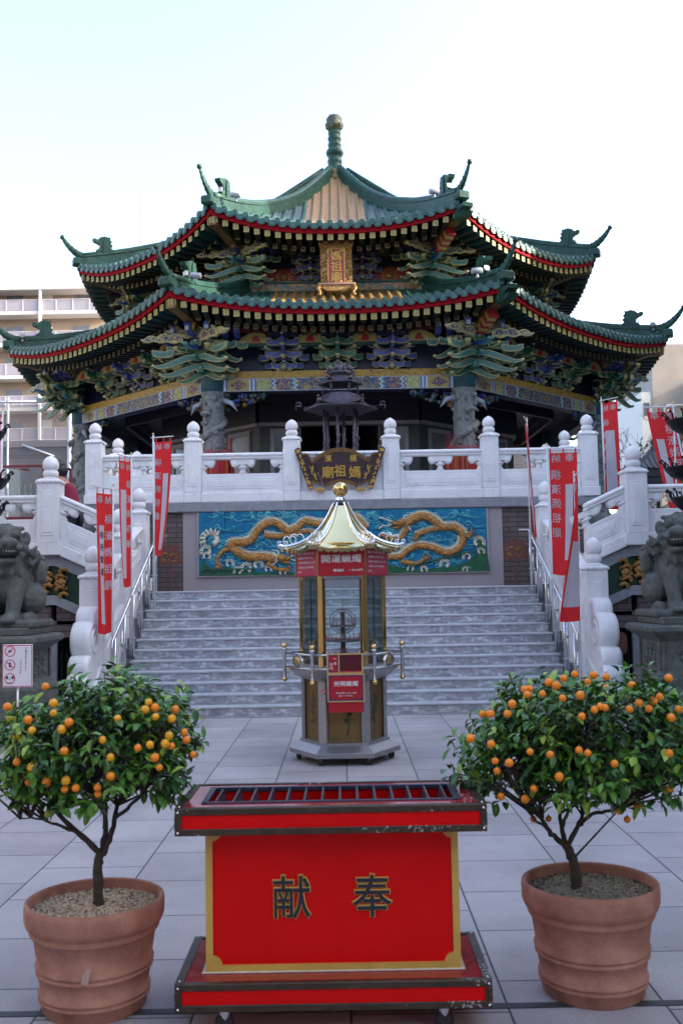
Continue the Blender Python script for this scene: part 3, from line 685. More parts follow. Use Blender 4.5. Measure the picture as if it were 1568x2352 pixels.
def roof(kind, ae, zm, lift, at_, zt, zcurve, npitch, rz_in):
    """one storey of roof. returns surface function"""
    def zs(a, u):
        t = (ae - a) / (ae - at_); t = max(0, min(1, t))
        base = zcurve(t)
        q = min(1, abs(u) / (a * T22)) if a > 1e-6 else 0
        return base + lift * q ** 2.4 * (1 - t) ** 1.5
    hw = ae * T22
    # surface
    sl = MB(roof_under)
    NU = 24; NT = 12
    sl.grid(NU, NT, lambda p, q: ((2*p-1) * lerp(ae, at_, q) * T22, -lerp(ae, at_, q), zs(lerp(ae, at_, q), (2*p-1) * lerp(ae, at_, q) * T22)), True)
    for i in range(len(sl.f)):                               # middle strip is yellow
        c = sum((sl.v[k] for k in sl.f[i]), Vector()) / len(sl.f[i])
        lim = .8 if kind == 'upper' else 1.5
        if abs(c.x) < lim:
            if yel_under not in sl.mats: sl.mats.append(yel_under)
            sl.fm[i] = sl.mats.index(yel_under)
    slope = sl.build('roof_slope', tp)
    # rolls
    ro = MB(green_t); n = npitch; sp = 2 * hw / n
    for i in range(n):
        u = -hw + (i + .5) * sp
        aend = max(at_, abs(u) / T22 + .02)
        if aend > ae - .1: continue
        lim = .78 if kind == 'upper' else 1.45
        ro.use(yellow_t if abs(u) < lim else green_t)
        L = ae - aend; m = max(3, int(L / .28)); vs = []; seg = 6
        ks = 2 * m
        for k in range(ks + 1):
            a = ae + .01 - L * (k // 2 + (k % 2) * .96) / m if k < ks else aend
            z = zs(a, u); r = .064 if k % 2 == 0 else .056
            for s_ in range(seg + 1):
                t = PI * s_ / seg; vs.append((u + r * math.cos(t), -a, z - .01 + r * 1.15 * math.sin(t)))
        fs = [(k*(seg+1)+j, k*(seg+1)+j+1, (k+1)*(seg+1)+j+1, (k+1)*(seg+1)+j) for k in range(ks) for j in range(seg)]
        ro.add(vs, [f[::-1] for f in fs], True)
    ro.build('tile_rolls', slope)
    # eave discs and drip tiles, with knobs
    ed = MB(disc_t)
    for i in range(n):
        u = -hw + (i + .5) * sp; z = zs(ae, u)
        M = T(u, -ae - .012, z + .02) @ RX(90)
        ed.lathe([(.078, -.03), (.078, .012), (.066, .02), (.058, .008), (.042, .008), (.036, .018), (.018, .018), (.012, .008), (0, .01)], 14, M=M)
        ed.lathe([(.02, 0), (.028, .02), (.014, .05), (.0, .07)], 7, u, -ae + .06, M=T(0, 0, z + .07))
    for i in range(n - 1):
        u = -hw + (i + 1) * sp; z = zs(ae, u); w = sp * .46
        P = [(u - w, z + .035)] + [(u + w * math.cos(t), z - .015 + (.095 if math.sin(t) < 0 else .05) * math.sin(t)) for t in [PI + PI * k / 8 for k in range(9)]] + [(u + w, z + .035)]
        ed.prism(P, -ae - .004, -ae + .02); ed.prism([(u + (x_ - u) * .72, z + (z_ - z) * .72 - .006) for x_, z_ in P], -ae - .014, -ae - .002)
    ed.build('eave_tiles', slope)
    # fascia
    fa = MB(fascia_m)
    af = ae - .05; hf = af * T22
    def strip(b, a0, a1, d0, d1, hwf, flip=False):
        N = 28
        for k in range(N):
            u0 = -hwf + 2*hwf*k/N; u1 = -hwf + 2*hwf*(k+1)/N
            za, zb = zs(ae, u0 * ae / a0), zs(ae, u1 * ae / a0)
            b.add([(u0, -a0, za - d0), (u1, -a0, zb - d0), (u1, -a0, zb - d1), (u0, -a0, za - d1), (u0, -a1, za - d0), (u1, -a1, zb - d0), (u1, -a1, zb - d1), (u0, -a1, za - d1)],
                  [(0, 3, 2, 1), (4, 5, 6, 7), (3, 7, 6, 2), (0, 1, 5, 4)], False)
    strip(fa, af, af - .06, .05, .19, hf); fa.build('fascia', slope)
    # soffit boards
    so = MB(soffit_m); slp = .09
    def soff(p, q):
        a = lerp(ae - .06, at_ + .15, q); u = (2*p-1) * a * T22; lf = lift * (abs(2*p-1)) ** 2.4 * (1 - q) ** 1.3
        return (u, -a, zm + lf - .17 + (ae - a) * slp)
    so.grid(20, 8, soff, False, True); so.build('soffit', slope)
    # rafters: flying tier with fretted yellow ends, dull tier behind
    ra = MB(raft_m); ra2 = MB(raft_m)
    for i in range(n):
        u = -hw + (i + .5) * sp; ze = zs(ae, u)
        a0 = ae - .1; a1 = max(ae - 1.0, abs(u) / T22 + .06)
        if a0 - a1 > .05:
            z0 = ze - .20; dz = (zm + (ae - a1) * slp - .2) - z0 if False else (a0 - a1) * (slp - .16 * (abs(u)/hw)**2)
            w, h = .058, .125
            vs = [(u-w, -a0, z0), (u+w, -a0, z0), (u+w, -a0, z0-h), (u-w, -a0, z0-h), (u-w, -a1, z0+dz), (u+w, -a1, z0+dz), (u+w, -a1, z0-h+dz), (u-w, -a1, z0-h+dz)]
            ra.use(raft_m).add(vs, [(3, 7, 6, 2), (4, 5, 6, 7)], False)
            ra.use(raft_teal).add(vs, [(0, 4, 7, 3), (1, 2, 6, 5)], False)
            ra.use(raft_end).b2(u - w - .004, u + w + .004, -a0 - .012, -a0, z0 - h - .004, z0 + .004)
            ra.use(raft_fret)
            for (x0, x1, q0, q1) in ((-.045, .045, -.028, -.021), (-.045, -.038, -.105, -.03), (.038, .045, -.075, -.02), (-.02, .045, -.105, -.098), (-.006, .0, -.105, -.05), (-.02, .02, -.075, -.068), (.015, .021, -.08, -.045)):
                ra.b2(u + x0, u + x1, -a0 - .015, -a0 - .011, z0 + q0, z0 + q1)
        a0 = ae - .62; a1 = max(ae - 1.9, abs(u) / T22 + .1); u2 = u * (ae - .62) / ae
        if a0 - a1 > .05 and abs(u2) < a0 * T22 - .08:
            z0 = ze - .31 - .05*(abs(u)/hw)**2; w, h = .052, .11; dz = (a0 - a1) * (slp + .02)
            vs = [(u2-w, -a0, z0), (u2+w, -a0, z0), (u2+w, -a0, z0-h), (u2-w, -a0, z0-h), (u2-w, -a1, z0+dz), (u2+w, -a1, z0+dz), (u2+w, -a1, z0-h+dz), (u2-w, -a1, z0-h+dz)]
            ra2.use(raft_m).add(vs, [(3, 7, 6, 2), (4, 5, 6, 7), (0, 4, 7, 3), (1, 2, 6, 5)], False)
            ra2.use(raft_end2).b2(u2 - w, u2 + w, -a0 - .01, -a0, z0 - h, z0)
            ra2.use(raft_fret).b2(u2 - w*.6, u2 + w*.6, -a0 - .013, -a0 - .009, z0 - h*.8, z0 - h*.2)
    ra.build('flying_rafters', slope); ra2.build('rafters', slope)
    # ---- hip frame: corner towards -Y
    Rc = ae / C22; Rt = at_ / C22
    zh = lambda r: zs(r * C22, r * C22 * T22)
    hr = MB(green_t)
    rs = [Rc - .12 - (Rc - .12 - Rt) * k / 16 for k in range(17)]
    def ribbon(b, w, h0, h1, rs=rs):
        N = len(rs); vs = []
        for r in rs: vs += [(-w, -r, zh(r) + h0), (w, -r, zh(r) + h0), (w, -r, zh(r) + h1), (-w, -r, zh(r) + h1)]
        fs = [(4*k+j, 4*k+(j+1) % 4, 4*(k+1)+(j+1) % 4, 4*(k+1)+j) for k in range(N-1) for j in range(4)]
        fs += [(3, 2, 1, 0), (4*N-4, 4*N-3, 4*N-2, 4*N-1)]
        b.add(vs, [f[::-1] for f in fs], False)
    ribbon(hr, .13, -.05, .10); ribbon(hr, .085, .10, .20); ribbon(hr, .11, .20, .245)
    hr.tube([(0, -r, zh(r) + .265) for r in rs], .075, 10)
    hr.M = T(0, -Rc + .02, zh(Rc) + .0); hr.bbox(0, 0, .1, .3, .3, .2, .03)
    hr.M = ID4.copy()
    hip = hr.build('hip_ridge', tp)
    # horn
    hb = MB(green_t); z0 = zh(Rc)
    pth = smooth_path([(0, -Rc + .45, z0 + .22), (0, -Rc + .18, z0 + .25), (0, -Rc - .06, z0 + .36), (0, -Rc - .26, z0 + .54), (0, -Rc - .38, z0 + .70)], 6)
    hb.tube(pth, [lerp(.15, .045, (i / (len(pth)-1)) ** .8) for i in range(len(pth))], 8, flat=.55)
    hb.M = T(0, -Rc - .405, z0 + .735) @ RY(90); hb.lathe([(.0, -.04), (.055, -.035), (.055, .035), (0, .04)], 12); hb.M = ID4.copy()
    for k in range(5):
        p = pth[-1 - 3 * k - 3]; q = p.lerp(pth[-1 - 3 * k - 2], .5); hb.tube([p, q], .060 + .014 * k, 8, flat=.62)
    hb.build('horn', hip)
    # ridge dragon
    db = MB(green_t); sc = 1.0; r0 = Rc - .95 if kind == 'lower' else Rc - .75
    zz = zh(r0) + .27
    def D(P, t): db.prism([(-(r0) - p[0] * .52 + .1, zz - .03 + p[1] * .54) for p in P], -t, t, 'yz')
    D([(-.15, 0), (.42, 0), (.46, .12), (.62, .02), (.72, .12), (.6, .2), (.5, .3), (.56, .42), (.66, .5), (.84, .56), (.9, .68), (.78, .72), (.66, .66), (.5, .8), (.3, .86), (.1, .82), (-.02, .84), (.02, .7), (-.08, .62), (.0, .52), (-.12, .42), (-.02, .3), (-.14, .22), (-.04, .12)], .07)
    D([(0, .0), (.36, 0), (.36, .6), (.3, .78), (.1, .74), (.04, .4)], .1)
    db.use(mat('fang_white', (.6, .6, .58), .4)); D([(.5, .46), (.56, .44), (.55, .26)], .05); D([(.6, .2), (.66, .18), (.66, .34)], .05)
    db.build('ridge_dragon', hip)
    # corner beam under the roof with dragon head and striped bracket
    cb = MB(mat('corner_beam_paint', (.10, .05, .02), .5, scale=8, col2=(.22, .12, .04)))
    zc = zh(Rc)
    cb.prism([(-Rc + .12, zc - .20), (-Rc + 1.4, zc - .34), (-Rc + 2.4, zc - .34), (-Rc + 2.4, zc - .62), (-Rc + 1.2, zc - .62), (-Rc + .5, zc - .44), (-Rc + .12, zc - .42)], -.11, .11, 'yz')
    cbo = cb.build('corner_beam', hip)
    hd = MB(green_t); hd.M = T(0, -Rc + .02, zc - .31)
    hd.prism([(.2, -.13), (-.08, -.13), (-.22, -.1), (-.3, -.02), (-.24, 0), (-.16, -.02), (-.12, .02), (-.2, .06), (-.3, .08), (-.32, .16), (-.22, .15), (-.1, .17), (.0, .2), (.2, .16)], -.12, .12, 'yz')
    hd.ball((.1, -.06, .1), .04, 8, 6); hd.ball((-.1, -.06, .1), .04, 8, 6); hd.build('beam_head', cbo)
    sb = MB(red_p); sb.M = T(0, 0, 0)
    for k in range(7):
        sb.use(raft_end if k % 2 else red_p); y = -Rc + .55 + k * .085; z = zc - .44 - .035 * k
        sb.box(0, y, z - .10, .2, .088, .2, RX(-25))
    sb.build('striped_corbel', cbo)
    eave_z[kind] = (zs, zh)
    return slope, hip, zs, zh
LZ = lambda t: 7.53 + 1.27 * (.72 * t + .28 * t * t)
lslope, lhip, lzs, lzh = roof('lower', 8.49, 7.53, .42, 5.2, 8.8, LZ, 32, 0)
def UZ(t):
    # centre-line profile of the upper roof, t=0 eave .. 1 apex
    K = [(0, 9.83), (.17, 10.22), (.32, 10.64), (.50, 11.25), (.66, 11.92), (.80, 12.62), (.92, 13.3), (1, 13.75)]
    for (a, za), (b_, zb) in zip(K, K[1:]):
        if t <= b_ + 1e-9: return lerp(za, zb, (t - a) / (b_ - a))
    return 13.75
uslope, uhip, uzs, uzh = roof('upper', 6.88, 9.83, .50, .35, 13.75, UZ, 24, 0)
for k in range(1, 8):
    copy_part(lslope, tp, RZ(45 * k)); copy_part(uslope, tp, RZ(45 * k))
for h in (lhip, uhip):
    for k in range(1, 8): copy_part(h, tp, RZ(45 * k + 22.5))
    h.matrix_local = RZ(22.5)
# ------------------------------------------------------------------ finial
b = MB(green_t); b.M = FM = T(0, 0, 13.60) @ S(1, 1, .99) @ T(0, 0, -13.95)
b.use(yellow_t).lathe([(.52, 0), (.54, .1), (.40, .2), (.44, .3), (.32, .38)], 16, M=T(0, 0, 13.95), lobes=8, lamp=.25)
b.use(green_t).lathe([(.28, .36), (.25, .5), (.19, .62), (.22, .68), (.22, .78), (.17, .84), (.24, .92), (.27, 1.0), (.24, 1.08), (.17, 1.14), (.2, 1.2), (.2, 1.28), (.16, 1.33), (.2, 1.4), (.2, 1.48), (.16, 1.53), (.19, 1.58), (.19, 1.66), (.15, 1.7)], 18, M=T(0, 0, 13.95))
fin_o = b.build('roof_finial', tp)
b = MB(mat('bud_glaze', (.012, .06, .042), .35, scale=16, bump=.4, col2=(.12, .085, .03))); b.M = FM; b.lathe([(.15, 1.68), (.23, 1.78), (.24, 1.9), (.2, 1.98), (.21, 2.08), (.15, 2.16), (.06, 2.2), (0, 2.2)], 16, M=T(0, 0, 13.95), lobes=8, lamp=.3)
for k in range(8): b.ball((.21 * math.cos(k*PI/4), .21 * math.sin(k*PI/4), 13.95 + 1.86), .055, 7, 5)
b.build('gilt_bud', fin_o)
# ------------------------------------------------------------------ brackets
def plate(b, poly, t0, t1, m_edge, m_face, axes='xz', inset=.015):
    b.use(m_edge).prism(poly, t0, t1, axes)
    n = len(poly); c = [sum(p[0] for p in poly) / n, sum(p[1] for p in poly) / n]
    ar = sum(poly[i][0] * poly[(i+1) % n][1] - poly[(i+1) % n][0] * poly[i][1] for i in range(n)); P = poly if ar > 0 else poly[::-1]
    Q = []
    for i in range(n):
        a, p, q = Vector(P[i-1]), Vector(P[i]), Vector(P[(i+1) % n])
        e1 = (p - a).normalized(); e2 = (q - p).normalized(); n1 = Vector((-e1.y, e1.x)); n2 = Vector((-e2.y, e2.x))
        m_ = n1 + n2; m_ = m_.normalized() if m_.length > 1e-4 else n1
        Q.append(tuple(p + m_ * inset / max(.5, m_.dot(n1))))
    b.use(m_face).prism(Q, t0 - .005, t1 + .005, axes)
def boat(b, cx, y, cz, w, h, me, mf, th=.07):
    h2 = h; w2 = w / 2
    P = [(cx - w2, cz + h2), (cx - w2 + .012, cz + h2*.55), (cx - w2*.86, cz + h2*.22), (cx - w2*.6, cz + .01), (cx - w2*.4, cz), (cx + w2*.4, cz), (cx + w2*.6, cz + .01), (cx + w2*.86, cz + h2*.22), (cx + w2 - .012, cz + h2*.55), (cx + w2, cz + h2)]
    P += [(cx + w2*.45, cz + h2), (cx + w2*.38, cz + h2*.82), (cx - w2*.38, cz + h2*.82), (cx - w2*.45, cz + h2)]
    plate(b, P, y, y + th, me, mf)
def blade(b, L, z, mf, me, x=0, th=.06, a0=0.0, drop=.16):
    """outward bracket arm: swept blade with rolled tip; outward is -y"""
    top = [(0, .17), (.25, .17), (.5, .11), (.7, .02), (.86, -.02), (1, .0)]
    bot = [(1, -.05), (.86, -.085), (.66, -.07), (.4, -.01), (.18, .04), (0, .05)]
    P = [(-(a0 + p[0] * L), z + p[1] * (drop / .16)) for p in top + bot]
    plate(b, P, x - th/2, x + th/2, me, mf, 'yz', .018)
    b.use(me); M = T(x, -(a0 + L), z - .025) @ RY(90); b.lathe([(0, -th*.62), (.034, -th*.6), (.034, th*.6), (0, th*.62)], 10, M=M)
def cap(b, x, y, z, s=.1):
    b.use(edge_grey).bbox(x, y, z, s, s, s*.5, .012)
def bracket_set(mf, me, A, z0, sc, dragon=True):
    b = MB(mf); M0 = T(0, -A, z0) @ S(sc); b.M = M0
    mb_ = boat_blue if mf is bl_blue else boat_green
    for x in (-.10, .10): b.use(raft_end).bbox(x, -.10, .04, .13, .2, .11, .02)
    rows = [(.11, .18, .66, .17), (.35, .45, .90, .18), (.60, .72, .86, .17)]
    for j, (z, y, w, h) in enumerate(rows):
        b.M = M0
        boat(b, -w*.27, -y, z, w*.48, h, me, mb_); boat(b, w*.27, -y, z, w*.48, h, me, mb_)
        cap(b, -w*.4, -y + .03, z + h + .03, .09); cap(b, w*.4, -y + .03, z + h + .03, .09); cap(b, 0, -y + .02, z + h + .03, .11)
        if j:                                                        # wings set back at both sides
            for s_ in (-1, 1):
                b.M = M0 @ T(s_*w*.58, -y + .22, z - .04) @ RZ(s_*30); boat(b, 0, 0, 0, .32, h, me, mb_)
                b.M = M0 @ T(s_*w*.42, -y + .36, z - .22) @ RZ(s_*25); boat(b, 0, 0, 0, .3, h, me, mb_)
        b.M = M0
        b.use(mf).bbox(0, -y + .12, z + h*.5, .10, y + .1, h, .02)
        blade(b, y + .22, z + .03, mf, me, 0, .09, 0)
        for s_ in (-1, 1):
            b.M = M0 @ RZ(s_ * 32); blade(b, y + .10, z + .0, mf, me, 0, .07, 0, .14)
        b.M = M0
    b.M = M0
    b.use(edge_grey).bbox(0, -.80, .74, .085, .1, .2, .03); b.use(mf).bbox(0, -.86, .56, .09, .08, .16, .03)
    if dragon:
        b.use(red_p).ball((0, -.92, .92), .07, 8, 6, 1.2); b.use(edge_grey).ball((0, -.98, .86), .045, 8, 6)
        b.use(dark_blue)
        for s_ in (-1, 1):
            b.prism([(s_*.05, .78), (s_*.42, .80), (s_*.40, .95), (s_*.3, 1.04), (s_*.05, 1.06)], -.80, -.74)
            b.use(gold_dk)
            for q in range(6): b.ball((s_*(.1 + .055*q), -.81, .86 + .06 * ((q * 7) % 3)), .022, 6, 4)
            b.use(dark_blue)
    return b.build('bracket_set', tp)
mat('paint_teal', (.08, .26, .24), .4, bump=0)
def side_blade(b, d, x0, L, z, y, mf, me, th=.07, drop=.2):
    top = [(0, .20), (.2, .19), (.45, .10), (.68, .0), (.86, -.05), (1, -.03)]; bot = [(1, -.08), (.84, -.13), (.6, -.10), (.35, -.02), (.15, .05), (0, .08)]
    P = [(d * (x0 + p[0]*L), z + p[1] * drop / .2) for p in top + bot]
    plate(b, P, y - th, y, me, mf, 'xz', .013)
    b.use(me).lathe([(0, -th*.7), (.036, -th*.6), (.036, th*.6), (0, th*.7)], 10, M=T(d*(x0 + L), y - th/2, z - .055*drop/.2) @ RX(90))
def corner_bracket(A, z0, sc):
    b = MB(bl_green); Rk = A / C22; M0 = T(0, -Rk, z0) @ S(sc)
    b.M = M0; b.use(raft_end).bbox(0, -.06, .05, .26, .26, .12, .02)
    fan = [-45, -22, 0, 22, 45]
    for j in range(4):
        for i, a in enumerate(fan):
            L = [.46, .80, 1.15, 1.5][j] * (.92 if abs(a) > 60 else 1.12 if abs(a) > 40 else 1.0) + (.2 if a == 0 else 0)
            if abs(a) > 90 and j == 0: continue
            b.M = M0 @ RZ(a)
            mf = bl_green if (j + i) % 4 else bl_blue
            if j == 3:
                if abs(a) > 60: continue
                mf = bl_blue
                plate(b, [(-.25, .78), (-.65, .74), (-1.0, .78), (-1.22, .88), (-1.28, 1.0), (-1.2, 1.06), (-1.05, 1.02), (-.9, .96), (-.6, .96), (-.25, 1.0)], -.07, .07, bl_blue, cloud_bg, 'yz')
                b.use(edge_grey).box(0, -1.24, .90, .10, .05, .10)
                continue
            blade(b, L, .10 + .22 * j, mf, edge_cream if i % 2 else MATS['paint_teal'], 0, .11, .0, .22)
            cap(b, 0, -L * .62, .10 + .22*j + .15, .10)
            if abs(a) < 80: boat(b, 0, -L * .60 - .03, .12 + .22*j, .30, .15, edge_cream, bl_green)
    for s_ in (-1, 1):
        b.M = M0 @ RZ(s_ * 22.5); d = -s_                            # frame of one of the two faces; d points past the corner
        for x0, x1, z, y in ((.62, 1.62, .66, -.80), (.38, 1.15, .80, -.72)):      # cloud boards
            n_ = 14; up = [(d*lerp(x0, x1, k/n_), z + .11 + .075 * abs(math.sin(k/n_ * PI * 3.2)) - .09*(k/n_)**3) for k in range(n_+1)]
            lo = [(d*lerp(x1, x0, k/n_), z - .02 - .05 * abs(math.sin(k/n_ * PI * 3.2)) + .05*(1 - k/n_)) for k in range(n_+1)]
            plate(b, up + lo, y - .09, y, edge_cream, cloud_bg, 'xz', .022)
        for cx, z, y, w in ((.50, .50, -.60, .50), (.80, .40, -.68, .52), (1.12, .30, -.76, .54), (.42, .28, -.45, .42)): boat(b, d*cx, y, z, w, .17, edge_cream, blade_teal, .09)
        side_blade(b, d, .38, .98, .16, -.66, blade_teal, edge_cream); side_blade(b, d, .22, 1.0, -.02, -.50, blade_teal, edge_cream); side_blade(b, d, .1, .72, -.14, -.30, bl_green, edge_cream)
        for cx, z, y in ((.20, .52, -.82), (.50, .50, -.80), (.78, .48, -.78)): boat(b, -d*cx, y, z, .30, .17, edge_cream, bl_green, .09)
        side_blade(b, -d, .12, .62, .30, -.62, bl_green, edge_cream); side_blade(b, -d, .08, .56, .10, -.42, bl_green, edge_cream); side_blade(b, -d, .0, .5, -.02, -.25, bl_green, edge_cream)
        for q in range(3):                                           # rolled blue brackets under the eave
            x = -d * (.12 + .27*q); plate(b, [(-.5, .72), (-.85, .72), (-1.02, .80), (-1.06, .94), (-.98, 1.02), (-.8, .98), (-.5, .95)], x - .06, x + .06, bl_blue, cloud_bg, 'yz')
            b.use(edge_grey).lathe([(0, -.065), (.07, -.06), (.07, .06), (0, .065)], 12, M=T(x, -1.0, .93) @ RY(90))
    b.M = M0; b.use(gold).lathe([(.0, -.05), (.13, -.04), (.15, .0), (.0, .03)], 16, M=T(0, -1.12, 1.0) @ RX(90))
    for s_ in ():
        for q in range(3):
            b.M = M0 @ RZ(s_ * 90 - s_ * 12) @ T(0, 0, .70 - .04*q)
            x0 = .15 + .34*q
            P = [(-(x0 + .50*t), .16 + .16 * abs(math.sin(t * 2.6 + q)) + .1) for t in [k/8 for k in range(9)]] + [(-(x0 + .50), .10), (-x0, .0)]
            plate(b, P, .30*s_ + .05*q, .30*s_ + .08 + .05*q, edge_cream, cloud_bg, 'yz', .02)
        for q in range(2):
            b.M = M0 @ T(s_*(.52 + .26*q), .12 + .1*q, .16 + .2*q) @ RZ(s_*18)
            boat(b, 0, -.55 - .1*q, .12, .36, .14, edge_cream, bl_green)
    b.M = M0
    b.use(gold).ball((0, -.75, 1.02), .13, 12, 8); 
    return b.build('corner_bracket', tp)
for (A, z0, sc, n) in ((6.72, 6.45, .86, 3), (4.95, 9.05, .74, 2)):
    offs = [-1.2, 0, 1.2] if n == 3 else [-.62, .62]
    B = bracket_set(bl_blue, edge_cream, A, z0, sc); G = bracket_set(bl_green, edge_cream, A, z0, sc)
    first = True
    for k in range(8):
        for i, u in enumerate(offs):
            src = G if (n == 3 and (i == 1)) != (k % 2 == 1 and n == 3) else B
            M = RZ(45 * k) @ T(u, 0, 0)
            if src.get('used'): copy_part(src, tp, M)
            else: src.matrix_local = M; src['used'] = 1
    for o in (B, G):
        if not o.get('used'): bpy.data.objects.remove(o)
        else: del o['used']
    c = corner_bracket(A, z0, sc * 1.06)
    for k in range(1, 8): copy_part(c, tp, RZ(45 * k + 22.5))
    c.matrix_local = RZ(22.5)
for o in kids(tp):
    if 'used' in o: del o['used']
# ------------------------------------------------------------------ beams
def beam(A):
    hw = A * T22; y = -A - .16
    b = MB(dark_blue); b.b2(-hw, hw, -A - .14, -A + .14, 6.04, 6.50); o = b.build('painted_beam', tp)
    b = MB(beam_gold); b.b2(-hw + .02, hw - .02, y, -A - .14, 6.335, 6.495); b.build('gold_band', o)
    b = MB(edge_grey)
    b.b2(-hw + .02, hw - .02, y - .004, y + .01, 6.318, 6.334); b.b2(-hw + .02, hw - .02, y - .004, y + .01, 6.045, 6.06); b.build('border', o)
    z0, z1 = 6.062, 6.316
    pv = MB(beam_blue)
    def seg(m, a, c, d=0):
        pv.use(m)
        for s_ in (-1, 1): pv.b2(min(s_*a, s_*c), max(s_*a, s_*c), y - d, -A - .14, z0, z1)
    W = mat('stripe_white', (.55, .58, .62), .5); Bl = mat('stripe_blue', (.05, .14, .42), .5)
    def stripes(x):
        for q, m in enumerate((W, Bl, W, Bl)): seg(m, x - .04 * (q + 1), x - .04 * q, .003)
    stripes(2.62); seg(raft_end, 1.98, 2.46, .001); stripes(1.98); seg(beam_lime, 1.42, 1.82); seg(beam_blue, .95, 1.42); seg(beam_teal, 0, .95)
    pv.use(bl_blue)
    for s_ in (-1, 1):
        P = [(s_*2.22 + (.17 + .025 * math.cos(4*t)) * math.cos(t), 6.19 + (.09 + .02 * math.cos(4*t)) * math.sin(t)) for t in [2*PI*k/24 for k in range(24)]]
        pv.use(beam_blue).prism(P, y - .008, y)
        for xz, m in ((1.40, W), (.93, teal_gl)):
            for d, mm in ((0, W), (.05, m if m is not W else Bl)):
                pts = [(s_*(xz + d) + s_*(.035 if k % 2 else -.035), z0 + (z1 - z0) * k / 5) for k in range(6)]
                pv.use(mm).prism(pts + [(p[0] + s_*.04, p[1]) for p in pts[::-1]], y - .007 - d*.05, y + .002)
        for q in range(2): pv.use(W if q else Bl).b2(min(s_*(2.66 + .04*q), s_*(2.7 + .04*q)), max(s_*(2.66 + .04*q), s_*(2.7 + .04*q)), y - .006, y, 6.06, 6.49)
    pv.build('painted_panels', o)
    carvd = mat('corbel_grey', (.10, .11, .13), .6)
    rr = random.Random(5)
    for s_ in (-1, 1):
        cbm = MB(bl_blue)
        for q in range(60):
            t = rr.random(); x = hw - .18 - t * 1.0; zz = 6.0 - rr.random() * (.32 * (1 - t) ** .7 + .05)
            cbm.use(rr.choice([dark_blue, bl_green, gold_dk, bl_blue, carvd, carvd])).ball((s_*x, -A + rr.uniform(-.10, .04), zz), rr.uniform(.03, .065), 7, 5, rr.uniform(.6, 1), 1, .3)
        cbm.use(edge_grey); cbm.tube([(s_*(hw - .2), -A - .1, 5.86), (s_*(hw - .42), -A - .2, 5.78), (s_*(hw - .55), -A - .22, 5.60)], [.07, .055, .008], 7)
        cbm.build('carved_corbel', o)
    return o
bm_ = beam(6.74)
# wall board behind brackets with yellow flame panels
b = MB(dark_blue); b.b2(-2.7, 2.7, -6.70, -6.6, 6.5, 7.7); 
for x in (-1.78, -.6, .6, 1.78):
    b.use(raft_end).prism([(x - .42, 7.02), (x + .42, 7.02), (x + .30, 7.16), (x + .14, 7.24), (x, 7.26), (x - .14, 7.24), (x - .30, 7.16)], -7.34, -7.28)
    b.use(red_p).prism([(x - .1, 7.04), (x + .1, 7.04), (x + .07, 7.13), (x, 7.20), (x - .07, 7.13)], -7.348, -7.30)
b.use(green_t).b2(-2.9, 2.9, -7.33, -7.25, 6.95, 7.015)
b.use(red_p).b2(-3.0, 3.0, -7.36, -7.28, 7.27, 7.35)
wb = b.build('bracket_board', tp)
b = MB(ridge_tan); hw = 5.26 * T22
b.b2(-hw, hw, -5.28, -5.16, 8.80, 8.98); b.use(green_t).b2(-hw - .02, hw + .02, -5.32, -5.1, 8.98, 9.03); b.use(green_t).b2(-hw, hw, -5.31, -5.2, 8.76, 8.80)
for i in range(9): b.use(disc_t).b2(-hw + i * .5, -hw + i * .5 + .02, -5.29, -5.2, 8.8, 8.98)
ring = b.build('ridge_frieze', tp)
b = MB(dark_blue); b.b2(-2.1, 2.1, -4.95, -4.8, 8.7, 10.3)
b.use(red_p).b2(-2.0, 2.0, -4.98, -4.95, 9.03, 9.45)
for x in (-1.28, 1.28, 0):
    b.use(gold).lathe([(.1, -.03), (.08, .03), (0, .04)], 14, M=T(x, -4.99, 9.24) @ RX(90))
    for k in range(14):
        a = k * PI / 7; b.prism([(x + .13*math.cos(a - .12), 9.24 + .13*math.sin(a - .12)), (x + .13*math.cos(a + .12), 9.24 + .13*math.sin(a + .12)), (x + .24*math.cos(a + .1), 9.24 + .22*math.sin(a + .1))], -5.0, -4.98)
b.use(bl_green).b2(-2.2, 2.2, -5.4, -5.33, 9.60, 9.66)
for x in (-.95, 0, .95): b.use(raft_end).prism([(x - .3, 9.66), (x + .3, 9.66), (x + .15, 9.80), (x, 9.83), (x - .15, 9.80)], -5.42, -5.36); b.use(red_p).prism([(x - .07, 9.67), (x + .07, 9.67), (x, 9.79)], -5.428, -5.40)
up = b.build('upper_wall', tp)
for o in (bm_, wb, ring, up):
    for k in range(1, 8): copy_part(o, tp, RZ(45 * k))
# ------------------------------------------------------------------ pillars
carv = mat('carved_grey_stone', (.12, .135, .14), .7, scale=12, bump=.6, bscale=45, col2=(.27, .29, .295))
r0 = 6.74 / C22
b = MB(carv); rr = random.Random(9)
b.lathe([(.36, 3.2), (.38, 3.3), (.34, 3.42), (.27, 3.5), (.245, 3.6), (.24, 5.9), (.27, 5.98), (.29, 6.04)], 20, 0, -r0)
P = []
for k in range(60):
    t = k / 59; a = t * 2 * PI * 2.4 + 1.0; rad = .25 + .03 * math.sin(k * .9); P.append((rad * math.cos(a), -r0 + rad * math.sin(a), 3.6 + 2.25 * t))
b.build('pillar', tp); pil = bpy.data.objects['pillar']
d = MB(carv); d.tube(P, [.085 * (1 - .35 * abs(k / 30 - 1)) for k in range(60)], 8)
for k in range(2, 58, 2):
    p = Vector(P[k]); o_ = Vector((p.x, p.y + r0, 0)).normalized(); d.ball(tuple(p + o_ * .06), .035, 6, 4)
